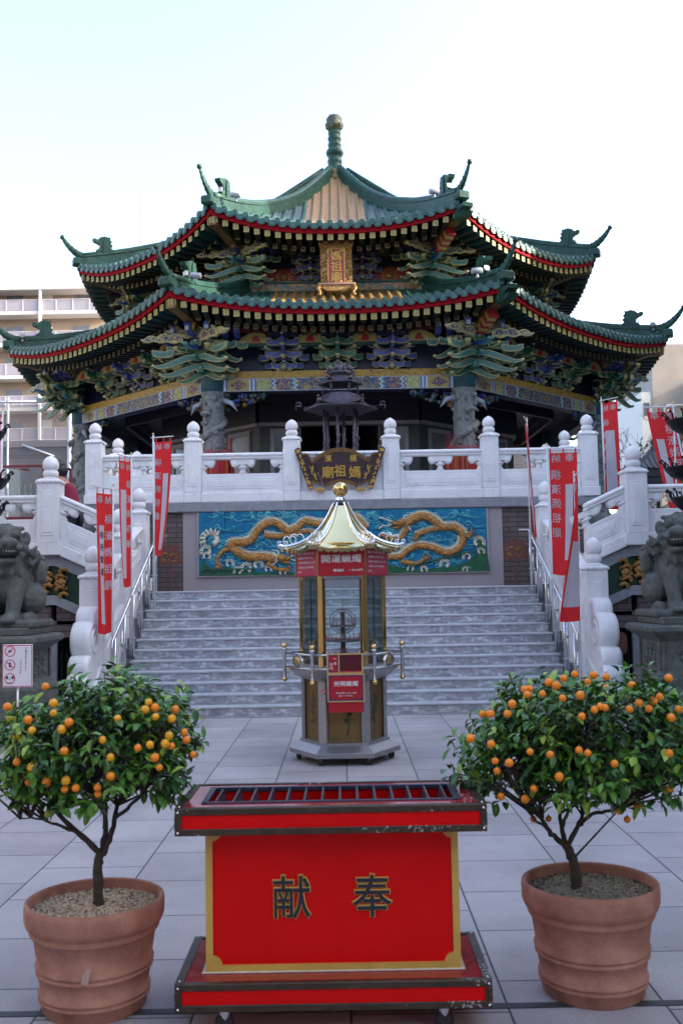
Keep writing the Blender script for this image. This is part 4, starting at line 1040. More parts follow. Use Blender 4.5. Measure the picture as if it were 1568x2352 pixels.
for k in range(90):
    a = rr.uniform(0, 2*PI); z = rr.uniform(3.5, 5.9); d.ball((.25*math.cos(a), -r0 + .25*math.sin(a), z), rr.uniform(.03, .075), 7, 5, rr.uniform(.6, 1.3), 1, .4)
for (a, z) in ((-100, 5.55), (-80, 4.6), (-60, 3.9)):
    c = Vector((.3*math.cos(R_(a)), -r0 + .3*math.sin(R_(a)), z)); d.ball(tuple(c), .1, 9, 7, .8); d.tube([c, c + Vector((.12, -.08, .0)), c + Vector((.2, -.08, -.06))], [.06, .04, .02], 6)
    for q in range(4): d.tube([c, c + Vector((.1*math.cos(q*1.6), -.04, .12 * math.sin(q*1.6)))], [.03, .008], 5)
d.build('coiled_dragon', pil)
d = MB(band_teal); d.lathe([(.27, 6.03), (.285, 6.04), (.285, 6.5), (.27, 6.52)], 20, 0, -r0 - .0); d.build('painted_band', pil)
for k in range(1, 8): copy_part(pil, tp, RZ(45 * k + 22.5))
pil.matrix_local = RZ(22.5)
# ------------------------------------------------------------------ hall inside
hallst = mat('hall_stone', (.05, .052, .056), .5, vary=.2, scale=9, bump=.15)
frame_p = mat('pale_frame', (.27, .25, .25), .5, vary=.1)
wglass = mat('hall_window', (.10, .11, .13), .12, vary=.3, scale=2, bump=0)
HA = 4.7; hh = HA * T22
def hall_face(k):
    b = MB(hallst)
    o = None
    if k == 0:
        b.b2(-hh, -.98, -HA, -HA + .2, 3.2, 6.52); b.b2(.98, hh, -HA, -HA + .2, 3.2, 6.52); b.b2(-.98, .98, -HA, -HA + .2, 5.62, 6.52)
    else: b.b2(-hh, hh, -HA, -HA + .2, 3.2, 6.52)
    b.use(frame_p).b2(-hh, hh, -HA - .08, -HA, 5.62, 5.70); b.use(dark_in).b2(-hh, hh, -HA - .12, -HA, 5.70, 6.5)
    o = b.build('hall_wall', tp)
    if k == 0:
        d = MB(frame_p)
        for s_ in (-1, 1): d.b2(s_*.98 - .045, s_*.98 + .045, -HA - .05, -HA + .02, 3.2, 5.12)
        d.build('door_frame', o)
    for s_ in ((-1, 1) if k == 0 else (-1, 0, 1)):
        x = s_ * (1.38 if k == 0 else 1.2); w = .30 if k == 0 else .42
        f = MB(frame_p); 
        for (a0, a1, c0, c1) in ((x - w, x - w + .09, 3.3, 5.55), (x + w - .09, x + w, 3.3, 5.55), (x - w + .09, x + w - .09, 5.45, 5.55), (x - w + .09, x + w - .09, 3.3, 3.5)): f.b2(a0, a1, -HA - .05, -HA - .001, c0, c1)
        fo = f.build('window', o); g_ = MB(wglass); g_.b2(x - w + .09, x + w - .09, -HA - .02, -HA - .004, 3.5, 5.45); g_.build('pane', fo)
    o.matrix_local = RZ(45 * k)
for k in (0, 1, 2, 6, 7): hall_face(k)
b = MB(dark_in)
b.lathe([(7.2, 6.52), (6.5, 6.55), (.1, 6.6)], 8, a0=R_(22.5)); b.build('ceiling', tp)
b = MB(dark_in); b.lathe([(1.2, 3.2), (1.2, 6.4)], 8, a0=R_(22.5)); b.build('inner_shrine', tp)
inner_p = pattern_mat('inner_beam_scroll', '#15122c', '#3a3226', 10, .5, .04)
b = MB(inner_p)
for k in range(8): b.M = RZ(45*k); b.use(inner_p).b2(-2.3, 2.3, -5.75, -5.65, 6.06, 6.26); b.use(dark_blue).b2(-2.3, 2.3, -5.74, -5.6, 6.26, 6.52)
b.build('inner_beam', tp)
# ------------------------------------------------------------------ plaque
carvgold = mat('carved_gold', (.11, .04, .010), .35, .25, scale=26, bump=1.0, bscale=55, col2=(.52, .29, .07), det=4, dist=.02)
PM = T(0, -6.62, 8.44) @ RX(-7)
def pm(b): b.M = PM; return b
b = pm(MB(red_p)); 
P = [(-.36, .1), (.36, .1), (.36, 1.12), (-.36, 1.12)]
b.prism(P, .06, .1); pq = b.build('name_plaque', tp)
b = pm(MB(carvgold)); rr = random.Random(2)
def wav(x, z0, z1, s_): return [(x + s_ * .012 * math.sin(k * 2.2), lerp(z0, z1, k / 14)) for k in range(15)]
for s_ in (-1, 1): b.prism(wav(s_*.355, .1, 1.14, s_) + wav(s_*.19, 1.14, .1, 0), -.0, .06)
b.prism([(-.34, .97), (.34, .97), (.36, 1.12), (.28, 1.16), (.15, 1.15), (0, 1.2), (-.15, 1.15), (-.28, 1.16), (-.36, 1.12)], -.02, .06)
for k in range(130):
    s_ = rr.choice((-1, 1)); x = s_*rr.uniform(.2, .345); z = rr.uniform(.12, 1.12)
    if rr.random() < .25: x = rr.uniform(-.3, .3); z = rr.uniform(1.0, 1.13)
    b.ball((x, -.01, z), rr.uniform(.012, .03), 6, 4, rr.uniform(.6, 1.8), 1, .4)
for s_ in (-1, 1): b.tube([(s_*.34, -.02, .98), (s_*.39, -.03, 1.2)], [.03, .045], 10); b.lathe([(.05, 0), (.055, .04), (.03, .07), (0, .075)], 12, s_*.39, -.03, M=T(0, 0, 1.18))
b.build('carved_frame', pq)
b = pm(MB(gold)); 
for (x0, x1, z0, z1) in ((-.2, -.175, .1, .98), (.175, .2, .1, .98), (-.2, .2, .955, .98)): b.b2(x0, x1, -.02, .0, z0, z1)
b.build('inner_frame', pq)
b = pm(MB(red_p)); b.b2(-.176, .176, -.008, .05, .1, .956); b.build('red_panel', pq)
b = pm(MB(mat('plaque_wood', (.40, .22, .15), .4, vary=.2)))
b.bb2(-.42, .42, -.10, .1, .045, .095, .01); b.use(carvgold).prism([(-.40, .04), (.40, .04), (.36, -.03), (.27, -.05), (.22, -.09), (-.22, -.09), (-.27, -.05), (-.36, -.03)], -.08, .02)
for s_ in (-1, 1): b.tube([(s_*.38, -.08, .03), (s_*.42, -.12, -.06), (s_*.37, -.1, -.15), (s_*.40, -.13, -.22)], [.055, .05, .035, .05], 8)
b.build('carved_shelf', pq)
txt = [('媽', .27, PM @ T(0, -.012, .76) @ FRONT), ('祖', .27, PM @ T(0, -.012, .50) @ FRONT), ('廟', .27, PM @ T(0, -.012, .24) @ FRONT), ('橫', .09, PM @ T(.12, -.012, .91) @ FRONT), ('濱', .09, PM @ T(-.12, -.012, .91) @ FRONT)]
join_text('lettering', txt, gold, pq, .008, .022)
# spotlights on the roof corners
white_m = mat('spotlight_white', (.33, .34, .38), .4, vary=.05)
def spot(M, label):
    o = thing('spotlight', label, 'spotlight'); o.matrix_world = M @ S(.72)
    b = MB(white_m); b.lathe([(.035, 0), (.05, .03), (.03, .1), (.02, .16)], 10); b.build('bracket', o)
    b = MB(white_m); b.M = T(0, 0, .22) @ RY(80); b.lathe([(.06, -.18), (.09, -.16), (.095, .12), (.085, .15), (.0, .15)], 14); b.build('lamp_head', o)
TM = T(*TC)
for s_, sd_ in ((-1, 'left'), (1, 'right')):
    spot(TM @ RZ(s_*22.5) @ T(-s_*.42, -8.75, lzh(9.0) + .13) @ S(s_, 1, 1), f'white spotlight on the lower roof beside the {sd_} front corner ridge')
    spot(TM @ RZ(s_*22.5) @ T(s_*.38, -8.7, lzh(9.0) + .1) @ S(-s_, 1, 1), f'white spotlight on the outer side of the {sd_} front corner of the lower roof')
    spot(TM @ RZ(s_*67.5) @ T(-s_*.16, -8.85, lzh(9.0) + .16) @ S(s_, 1, 1), f'white spotlight by the horn at the far {sd_} tip of the lower roof')
    spot(TM @ RZ(s_*22.5) @ T(-s_*.42, -6.95, uzh(7.2) + .13) @ S(s_, 1, 1), f'white spotlight high on the upper roof beside the {sd_} front dragon')
# ------------------------------------------------------------------ hexagonal candle shrine
brass = mat('polished_brass', (.72, .50, .20), .07, 1.0, vary=.05, scale=10, bump=0)
pale_gold = mat('pale_gold_sheet', (.82, .70, .38), .10, 1.0, vary=.04, scale=3, bump=.02, bscale=8)
chrome = mat('chrome', (.80, .80, .82), .10, 1.0, vary=.03, bump=.02, bscale=15)
bronze = mat('etched_bronze', (.22, .14, .05), .38, .7, vary=.15, scale=5, bump=.05, bscale=100)
etch = mat('etching_grey', (.10, .09, .06), .5, .5)
steel_d = mat('satin_steel', (.36, .35, .36), .38, .9, scale=30, bump=.05, vary=.12)
clear = glass_mat('clear_glass', (.93, .97, .975), .2, .03)
sign_red = mat('sign_red', (.38, .012, .02), .35, vary=.08, bump=0)
sign_pink = mat('sign_pink_red', (.44, .04, .08), .4, vary=.1, bump=0)
txt_white = mat('lettering_white', (.72, .70, .68), .5, bump=0)
wood = mat('pale_wood', (.50, .30, .12), .45, vary=.12, bump=.05)
navy = mat('navy_border', (.03, .035, .16), .4, bump=0)
rubber = mat('caster_rubber', (.02, .02, .022), .6)
sh = thing('candle_shrine', 'hexagonal glass candle cabinet with brass roof, gold ball and red signs', 'candle shrine', (-.015, 9.66, 0))
H6 = lambda r, k: (r * math.cos(R_(60*k)), r * math.sin(R_(60*k)))     # flat side faces -Y
def hexloft(b, rings, smooth=False):
    b.lathe(rings, 6, smooth=smooth)
b = MB(steel_d); hexloft(b, [(.50, .065), (.53, .075), (.53, .125), (.525, .13), (.43, .20), (.43, .225), (.40, .235)]); b.build('base', sh)
for k in range(6):
    x, y = H6(.44, k); b = MB(rubber); b.M = T(x, y, .034) @ RZ(40*k) @ RX(90); b.lathe([(.02, -.014), (.033, -.012), (.033, .012), (.02, .014)], 12); b.M = T(x, y, 0); b.use(steel_d).lathe([(.012, .03), (.02, .07)], 8); b.build('caster', sh)
b = MB(bronze); hexloft(b, [(.385, .23), (.385, .86)]); cab = b.build('cabinet', sh)
for k in range(6):
    x, y = H6(.395, k); b = MB(steel_d); b.M = T(x, y, 0) @ RZ(60*k); b.bb2(-.025, .012, -.045, .045, .225, .86, .006); b.build('corner_post', sh)
    b = MB(etch); b.M = RZ(60*k) @ T(0, -.385 * .866 - .001, 0); rr = random.Random(k + 20)     # etched plant
    s0 = rr.uniform(-.03, .03); b.tube(smooth_path([(s0, 0, .30), (s0 + .02, 0, .42), (s0 - .01, 0, .55), (s0 + .02, 0, .68)], 4), .008, 4, flat=.2)
    for q in range(20):
        a = R_(rr.uniform(20, 160)); z = .40 + q * .014; L = rr.uniform(.05, .09); x0 = s0 + rr.uniform(-.01, .02)
        dx, dz = L * math.cos(a), L * math.sin(a) * rr.choice((1, 1, -.5)); n_ = Vector((-dz, dx)).normalized() * .011
        b.prism([(x0, z), (x0 + dx*.5 + n_.x, z + dz*.5 + n_.y), (x0 + dx, z + dz), (x0 + dx*.5 - n_.x, z + dz*.5 - n_.y)], -.002, .0015)
    for (x0, x1, z0, z1) in ((-.15, -.146, .27, .82), (.146, .15, .27, .82), (-.15, .15, .27, .274), (-.15, .15, .816, .82)): b.b2(x0, x1, -.002, .001, z0, z1)
    b.build('etching', cab)
b = MB(steel_d); hexloft(b, [(.41, .86), (.42, .875), (.45, .89), (.51, .95), (.52, .965), (.52, .99), (.50, 1.0), (.40, 1.005)]); b.build('counter', sh)
for k in range(6):
    x, y = H6(.565, k); b = MB(steel); b.lathe([(.022, .88), (.017, .90), (.017, 1.15), (.026, 1.16), (.026, 1.175), (.0, 1.18)], 12, x, y)
    b.use(brass).ball((x, y, 1.20), .027, 12, 8); b.ball((x, y, .855), .027, 12, 8); b.tube([(x, y, .96), (x*.87, y*.87, .96)], .012, 6); b.build('rail_post', sh)
    x2, y2 = H6(.565, k + 1); b = MB(steel); b.tube([(x, y, 1.125), (x2, y2, 1.125)], .011, 8); b.tube([(x, y, .985), (x2, y2, .985)], .009, 8); ro_ = b.build('rail', sh)
    if k not in (4, 1):
        b = MB(mat('oval_gold', (.55, .42, .18), .15, 1.0, bump=1.0, bscale=70, vary=.3, scale=40)); m = Vector(((x+x2)/2, (y+y2)/2, 1.055)); b.M = T(*m) @ RZ(60*k + 120) @ RX(90)
        b.M = b.M @ S(1.6, 1, 1); b.lathe([(0, -.02), (.04, -.018), (.058, 0), (.04, .018), (0, .02)], 20); b.use(chrome).lathe([(.058, -.012), (.066, 0), (.058, .012)], 20); b.build('oval_ornament', ro_)
for k in range(6):
    x, y = H6(.405, k); b = MB(brass); b.M = T(x, y, 0) @ RZ(60*k); b.bb2(-.02, .012, -.028, .028, 1.0, 1.86, .005); b.build('glass_post', sh)
    b = MB(clear); b.M = RZ(60*k + 0) @ T(0, -.405 * .866 + .004, 0); b.b2(-.17, .17, -.002, .002, 1.0, 1.84); b.use(chrome).b2(-.175, .175, -.008, .008, .998, 1.02); b.b2(-.172, .172, -.008, .008, 1.82, 1.845)
    if k in (1, 5): b.use(mat('glass_edge', (.02, .09, .08), .1)).b2(-.002, .002, -.005, .005, 1.02, 1.82)
    b.build('glass_pane', sh)
b = MB(mat('tray_metal', (.16, .12, .12), .4, .7)); b.lathe([(.34, 1.0), (.34, 1.06), (.32, 1.065), (.0, 1.065)], 6)
b.lathe([(.025, 1.06), (.022, 1.5), (0, 1.5)], 10); b.lathe([(.17, 1.23), (.175, 1.25), (.0, 1.25)], 20); b.lathe([(.12, 1.37), (.12, 1.385), (.0, 1.385)], 16)
b.tube([(.13*math.cos(t*PI/4+.39), 0, 1.42 + .12*math.sin(t*PI/4+.39)) for t in range(9)], .005, 5); b.tube([(.10*math.cos(t*PI/4+.39), 0, 1.42 + .09*math.sin(t*PI/4+.39)) for t in range(9)], .005, 5)
b.tube([(0, 0, 1.5), (0, 0, 1.68)], .003, 5); b.build('candle_stand', sh)
b = MB(sign_red); rr = random.Random(8)
for r, z, n in ((.30, 1.065, 34), (.22, 1.065, 22), (.16, 1.25, 22), (.11, 1.385, 12)):
    for k in range(n):
        a = 2*PI*k/n; b.tube([(r*math.cos(a), r*math.sin(a), z), (r*math.cos(a), r*math.sin(a), z + rr.uniform(.02, .06))], .004, 5)
b.build('red_candles', sh)
b = MB(sign_red)
hexloft(b, [(.43, 1.845), (.44, 1.85), (.44, 2.12), (.42, 2.13)]); band = b.build('sign_band', sh)
for k in (1, 5): b = MB(sign_pink); b.M = RZ(60*k) @ T(0, -.44*.866 - .003, 0); b.b2(-.205, .205, 0, .004, 1.855, 2.11); b.build('side_sign', band)
b = MB(brass)
for k in range(6): x, y = H6(.444, k); b.bbox(x, y, 1.985, .014, .014, .28, .003)
b.build('edge_trim', band)
F = T(0, -.44 * .866 - .003, 0)
join_text('lettering', [('開運蝋燭', .088, F @ T(-.005, 0, 2.015) @ S(1.08, 1, 1) @ FRONT), ('奉納料', .034, F @ T(-.03, 0, 1.900) @ FRONT), ('一本100円', .028, F @ T(.13, 0, 1.902) @ S(1.05, 1, 1) @ FRONT)], txt_white, band, .001, .012)
small = ['蝋燭のともし火は、仕事・家庭、', '人間関係などを明るく照らし、', '身の回りの陰を消し去るとご利', '益があると古くから言われて', 'います。']
it = []
for k in (1, 5):
    for i, s_ in enumerate(small):
        it.append((s_, .024, RZ(60*k) @ T(-.0 if i < 4 else -.13, -.44*.866 - .006, 2.085 - i * .048) @ FRONT))
join_text('side_lettering', it, txt_white, band, .001, .006, 2)
# curved roof
RP = [(.60, 2.115), (.55, 2.12), (.46, 2.145), (.36, 2.185), (.27, 2.245), (.19, 2.32), (.13, 2.40), (.085, 2.48), (.055, 2.53)]
rf = MB(pale_gold)
for k in range(6):
    c0, c1 = 60*k - 120, 60*k - 60
    def rp(p, q, k=k):
        t = q * (len(RP) - 1); i = min(int(t), len(RP) - 2); f_ = t - i; r = lerp(RP[i][0], RP[i+1][0], f_); z = lerp(RP[i][1], RP[i+1][1], f_)
        a, c = Vector((*H6(r, k), 0)), Vector((*H6(r, k+1), 0)); P = a.lerp(c, p); s_ = abs(2*p - 1); lift = .045 * (s_ ** 3) * (1 - q) ** 4
        sag = 1 - .10 * (1 - s_**2) * (1 - q) ** 2
        return (P.x * sag, P.y * sag, z + lift)
    rf.grid(12, 18, rp, True, False)
rfo = rf.build('roof', sh)
b = MB(pale_gold)
for k in range(6):
    a, c = Vector((*H6(.60, k), 0)), Vector((*H6(.60, k+1), 0)); d = (c - a).normalized(); ang = math.degrees(math.atan2(d.y, d.x))
    for i in range(9):
        p = (i + .5) / 9; P = a.lerp(c, p); s_ = abs(2*p-1); sag = 1 - .10 * (1 - s_**2); z = 2.115 + .045 * s_**3
        b.M = T(P.x*sag, P.y*sag, z) @ RZ(ang); b.prism([(-.034, .006)] + [(.034*math.cos(t), .034*math.sin(t)) for t in [PI + PI*j/8 for j in range(9)]] + [(.034, .006)], -.004, .004)
b.build('scalloped_edge', rfo)
b = MB(chrome)
for k in range(6):
    pts = []
    for (r, z), q in zip(RP, range(9)): x, y = H6(r + .006, k); pts.append((x, y, z + .012 + (.045 * (1 - q/8)**4)))
    b.tube(smooth_path(pts, 4), [lerp(.024, .011, i/32) for i in range(33)], 8)
    for j, (rr_, h_) in enumerate(((.50, .06), (.43, .075), (.57, .04))):
        x, y = H6(rr_, k); n_ = Vector((x, y, 0)).normalized(); z0 = 2.16 + .02 * (j != 2)
        for s_ in (-1, 1):
            P = [Vector((x, y, z0)) + n_ * (.03*s_ + h_*.5*s_*math.sin(t)) + Vector((0, 0, h_*(1 - math.cos(t))*.6)) for t in [i*.6 for i in range(8)]]
            b.tube(P, .006, 6)
b.build('ridge_scrolls', rfo)
b = MB(mat('dark_collar', (.06, .06, .065), .3, .8)); b.lathe([(.062, 2.515), (.068, 2.53), (.062, 2.55), (.05, 2.56)], 20); b.use(chrome).lathe([(.05, 2.56), (.054, 2.575), (.03, 2.60), (.028, 2.62)], 20); b.build('collar', rfo)
b = MB(brass); b.ball((0, 0, 2.665), .074, 36, 24); b.build('gold_ball', rfo)
# measured heights of the cabinet stages
def zmap(z):
    K = [(-1, -1), (.07, .07), (.2, .175), (.86, .765), (1.2, 1.08), (1.845, 1.734), (2.115, 1.98), (2.53, 2.44), (2.62, 2.525), (4, 3.9)]
    for (a, za), (b_, zb) in zip(K, K[1:]):
        if z <= b_: return lerp(za, zb, (z - a) / (b_ - a))
    return z
def remap(root, skip=()):
    for o in kids(root):
        for q in [o] + kids(o):
            if q.name.split('.')[0] in skip:
                for v in q.data.vertices: v.co.z -= .085
            else:
                for v in q.data.vertices: v.co.z = zmap(v.co.z)
remap(sh, ('gold_ball',))
# red front box
fb = thing('red_sign_box', 'red wooden sign box with candle price hung on the front of the candle cabinet', 'sign box', (-.0, 9.66 - .53, 0))
b = MB(sign_red); b.b2(-.155, .165, -.0, .05, .56, .68); b.b2(-.155, .165, .0, .06, .94, 1.14); b.b2(-.15, .15, .02, .05, .68, .94); b.build('box', fb)
b = MB(wood)
for (x0, x1, z0, z1) in ((-.165, -.15, .95, 1.145), (-.062, -.05, .96, 1.135), (.15, .165, .95, 1.145), (-.15, .15, 1.13, 1.145), (-.15, .15, .945, .96), (-.165, -.152, .665, .945), (.162, .175, .665, .945), (-.152, .162, .932, .945), (-.152, .162, .665, .678)): b.b2(x0, x1, -.016, .0, z0, z1)
b.build('wood_frame', fb)
b = MB(navy); b.b2(-.15, -.062, -.008, .0, .96, 1.13); b.b2(-.152, .162, -.008, .02, .678, .932); b.use(sign_red).b2(-.14, -.072, -.010, -.008, .97, 1.12)
b.prism([(-.14 + .02, .69), (.15 - .02, .69), (.15, .71), (.15, .90), (.13, .92), (-.12, .92), (-.14, .90), (-.14, .71)], -.0105, -.008); b.build('sign_face', fb)
b = MB(mat('dark_opening', (.09, .006, .01), .4)); b.b2(-.05, .15, -.001, .004, .96, 1.13); b.use(mat('tray_red', (.5, .05, .06), .3)).b2(-.05, .15, -.012, .0, .96, .972); b.build('opening', fb)
join_text('lettering', [('光明蝋燭', .056, T(.005, -.012, .845) @ FRONT), ('足元を照らし正しい道に', .0175, T(.008, -.012, .755) @ FRONT), ('導いてくれます。', .0175, T(.008, -.012, .727) @ FRONT)]
          + [(c, .034, T(x, -.012, z) @ FRONT) for c, x, z in (('一', -.092, 1.09), ('本', -.09, 1.045), ('百', -.126, 1.035), ('円', -.126, .998))], txt_white, fb, .001, .012)
b = MB(sign_pink); b.tube([(-.16, -.01, .80), (-.20, -.03, .79), (-.235, -.03, .775)], [.004, .008, .002], 6); b.tube([(-.16, -.01, .80), (-.19, -.03, .76), (-.215, -.03, .75)], [.004, .007, .002], 6); b.build('ribbon', fb)

remap(fb)
# ------------------------------------------------------------------ offering box
box_red = mat('box_red_lacquer', (.66, .003, .003), .34, vary=.10, scale=2.5, bump=.02, bscale=6, spec=.16)
box_red_d = mat('box_red_top', (.30, .006, .02), .12, vary=.12, scale=3, bump=.02, bscale=5, coat=.5)
trim = mat('worn_bronze_trim', (.045, .030, .020), .42, .5, scale=14, bump=.3, bscale=50, col2=(.085, .06, .04))
def worn():
    nt = trim.node_tree; b = nt.nodes['Principled BSDF']; src = b.inputs['Base Color'].links[0].from_socket
    tc = nt.nodes['Texture Coordinate']; n = nt.nodes.new('ShaderNodeTexNoise'); n.inputs['Scale'].default_value = 85; n.inputs['Detail'].default_value = 3; nt.links.new(tc.outputs['Object'], n.inputs['Vector'])
    n2 = nt.nodes.new('ShaderNodeTexNoise'); n2.inputs['Scale'].default_value = 3.5; nt.links.new(tc.outputs['Object'], n2.inputs['Vector'])
    m = nt.nodes.new('ShaderNodeMath'); m.operation = 'MULTIPLY'; nt.links.new(n.outputs['Fac'], m.inputs[0]); nt.links.new(n2.outputs['Fac'], m.inputs[1])
    l = nt.nodes.new('ShaderNodeMapRange'); l.inputs['From Min'].default_value = .37; l.inputs['From Max'].default_value = .42; nt.links.new(m.outputs[0], l.inputs['Value'])
    mx = nt.nodes.new('ShaderNodeMixRGB'); mx.inputs[2].default_value = (.42, .40, .38, 1); nt.links.new(l.outputs[0], mx.inputs[0]); nt.links.new(src, mx.inputs[1]); nt.links.new(mx.outputs[0], b.inputs['Base Color'])
worn()
gold_p = mat('box_gold_paint', (.55, .34, .07), .4, vary=.12, scale=12, bump=.05)
bx = thing('offering_box', 'red lacquered offering box with slatted top and black gold edged characters', 'offering box', (-.062, 3.70, 0))
def slab(z0, z1, d0, d1, hw, name, hole=None):
    b = MB(box_red); b.b2(-hw + .004, hw - .004, d0 + .004, d1 - .004, z0 + .004, z1 - .006)
    if hole:
        b = MB(box_red); x0, x1, y0, y1 = hole
        b.b2(-hw + .004, hw - .004, d0 + .004, y0, z0 + .004, z1 - .006); b.b2(-hw + .004, hw - .004, y1, d1 - .004, z0 + .004, z1 - .006); b.b2(-hw + .004, x0, y0, y1, z0 + .004, z1 - .006); b.b2(x1, hw - .004, y0, y1, z0 + .004, z1 - .006)
        pass
    s_ = b.build(name, bx)
    b = MB(box_red_d)
    if hole:
        for (a0, a1, c0, c1) in ((-hw + .03, hw - .03, d0 + .03, y0), (-hw + .03, hw - .03, y1, d1 - .03), (-hw + .03, x0, y0, y1), (x1, hw - .03, y0, y1)): b.b2(a0, a1, c0, c1, z1 - .006, z1 - .002)
    else: b.b2(-hw + .03, hw - .03, d0 + .03, d1 - .03, z1 - .006, z1 - .002)
    b.build('lacquer_top', s_)
    t = .024; b = MB(trim); h = .003
    for (zz0, zz1) in ((z1 - t, z1), (z0, z0 + t)):
        b.bb2(-hw, hw, d0 - h, d0 + .006, zz0, zz1, .002); b.bb2(-hw, hw, d1 - .006, d1 + h, zz0, zz1, .002)
        for s2 in (-1, 1): b.bb2(min(s2*hw, s2*(hw - .006)), max(s2*hw, s2*(hw - .006)), d0 + .006, d1 - .006, zz0, zz1, .002)
    for s2 in (-1, 1):
        for yy in (d0 - h - .001, d1 - .006): b.bb2(min(s2*(hw+.001), s2*(hw - t)), max(s2*(hw+.001), s2*(hw - t)), yy, yy + .008, z0 + t, z1 - t, .002)
        b.bb2(min(s2*(hw+.001), s2*(hw - .03)), max(s2*(hw+.001), s2*(hw - .03)), d0, d1, z1 - .004, z1 + .002, .001)
    b.bb2(-hw + .03, hw - .03, d0, d0 + .022, z1 - .004, z1 + .001, .001); b.bb2(-hw + .03, hw - .03, d1 - .022, d1, z1 - .004, z1 + .001, .001)
    b.build('metal_edging', s_)
    b = MB(chrome)
    for s2 in (-1, 1):
        for zz in (z0 + .012, z1 - .012): b.ball((s2*(hw - .012), d0 - h - .002, zz), .0055, 8, 5)
        for yy in (d0 + .02, d1 - .02): b.ball((s2*(hw - .014), yy, z1 + .003), .0045, 8, 5)
    b.build('rivets', s_)
    return s_
slab(.098, .196, 0, .50, .57, 'base_slab')
top_s = slab(.718, .815, .0, .47, .568, 'top_slab', (-.47, .47, .10, .38))
b = MB(box_red); b.b2(-.469, .469, .115, .38, .19, .64); b.b2(-.469, .469, .115, .13, .64, .72); b.b2(-.469, .469, .365, .38, .64, .72); b.b2(-.469, -.455, .13, .365, .64, .72); b.b2(.455, .469, .13, .365, .64, .72); bod = b.build('body', bx)
b = MB(gold_p)
gz0, gz1, gx = .192, .718, .472; w = .026
b.b2(-gx, -gx + w, .108, .115, gz0, gz1); b.b2(gx - w, gx, .108, .115, gz0, gz1); b.b2(-gx + w, gx - w, .108, .115, gz0, gz0 + .03); b.b2(-gx + w, gx - w, .108, .115, gz1 - .012, gz1)
for s_ in (-1, 1):
    for (zc, sg) in ((gz0 + .03, 1), (gz1 - .012, -1)):
        c = (s_*(gx - w), zc); P = [c, (c[0] - s_*.034, c[1])] + [(c[0] - s_*(.034*math.cos(t) - 0*.01), c[1] + sg*.034*math.sin(t)) for t in (.25, .6, 1.0, 1.3)] + [(c[0], c[1] + sg*.034)]
        b.prism(P, .108, .1145)
b.build('gold_border', bod)
b = MB(mat('box_plinth_white', (.55, .50, .38), .5)); b.bb2(-.487, .487, .10, .40, .194, .20, .003); b.build('plinth_strip', bod)
for ch, x in (('献', -.152), ('奉', .148)):
    ZC = .452
    join_text('gold_outline', [(ch, .165, T(x, .1125, ZC) @ S(.9, 1, 1) @ FRONT)], gold_p, bod, .0015, .030)
    join_text('black_character', [(ch, .165, T(x, .1075, ZC) @ S(.9, 1, 1) @ FRONT)], mat('character_black', (.012, .016, .03), .35, bump=0), bod, .0035, .006)
slat_m = mat('slat_steel', (.07, .08, .11), .35, .7, vary=.2)
b = MB(slat_m)
for (x0, x1, y0, y1) in ((-.475, .475, .095, .108), (-.475, .475, .372, .385), (-.485, -.462, .095, .385), (.462, .485, .095, .385)): b.bb2(x0, x1, y0, y1, .80, .8185, .002)
b.build('slat_frame', top_s)
for k in range(14):
    x = -.43 + k * .0662; b = MB(slat_m); b.M = T(x, 0, .797) @ RY(-18 + 2.5*k); b.bb2(-.0045, .0045, .108, .372, -.050, .018, .001); b.build('slat', top_s)
for sx in (-1, 1):
    for y in (.07, .44):
        b = MB(rubber); b.M = T(sx*.40, y, .034) @ RZ(15) @ RX(90); b.lathe([(.02, -.016), (.034, -.014), (.034, .014), (.02, .016)], 14); b.M = T(sx*.40, y, 0); b.use(chrome).lathe([(.014, .04), (.028, .09), (.028, .1)], 10); b.build('caster', bx)

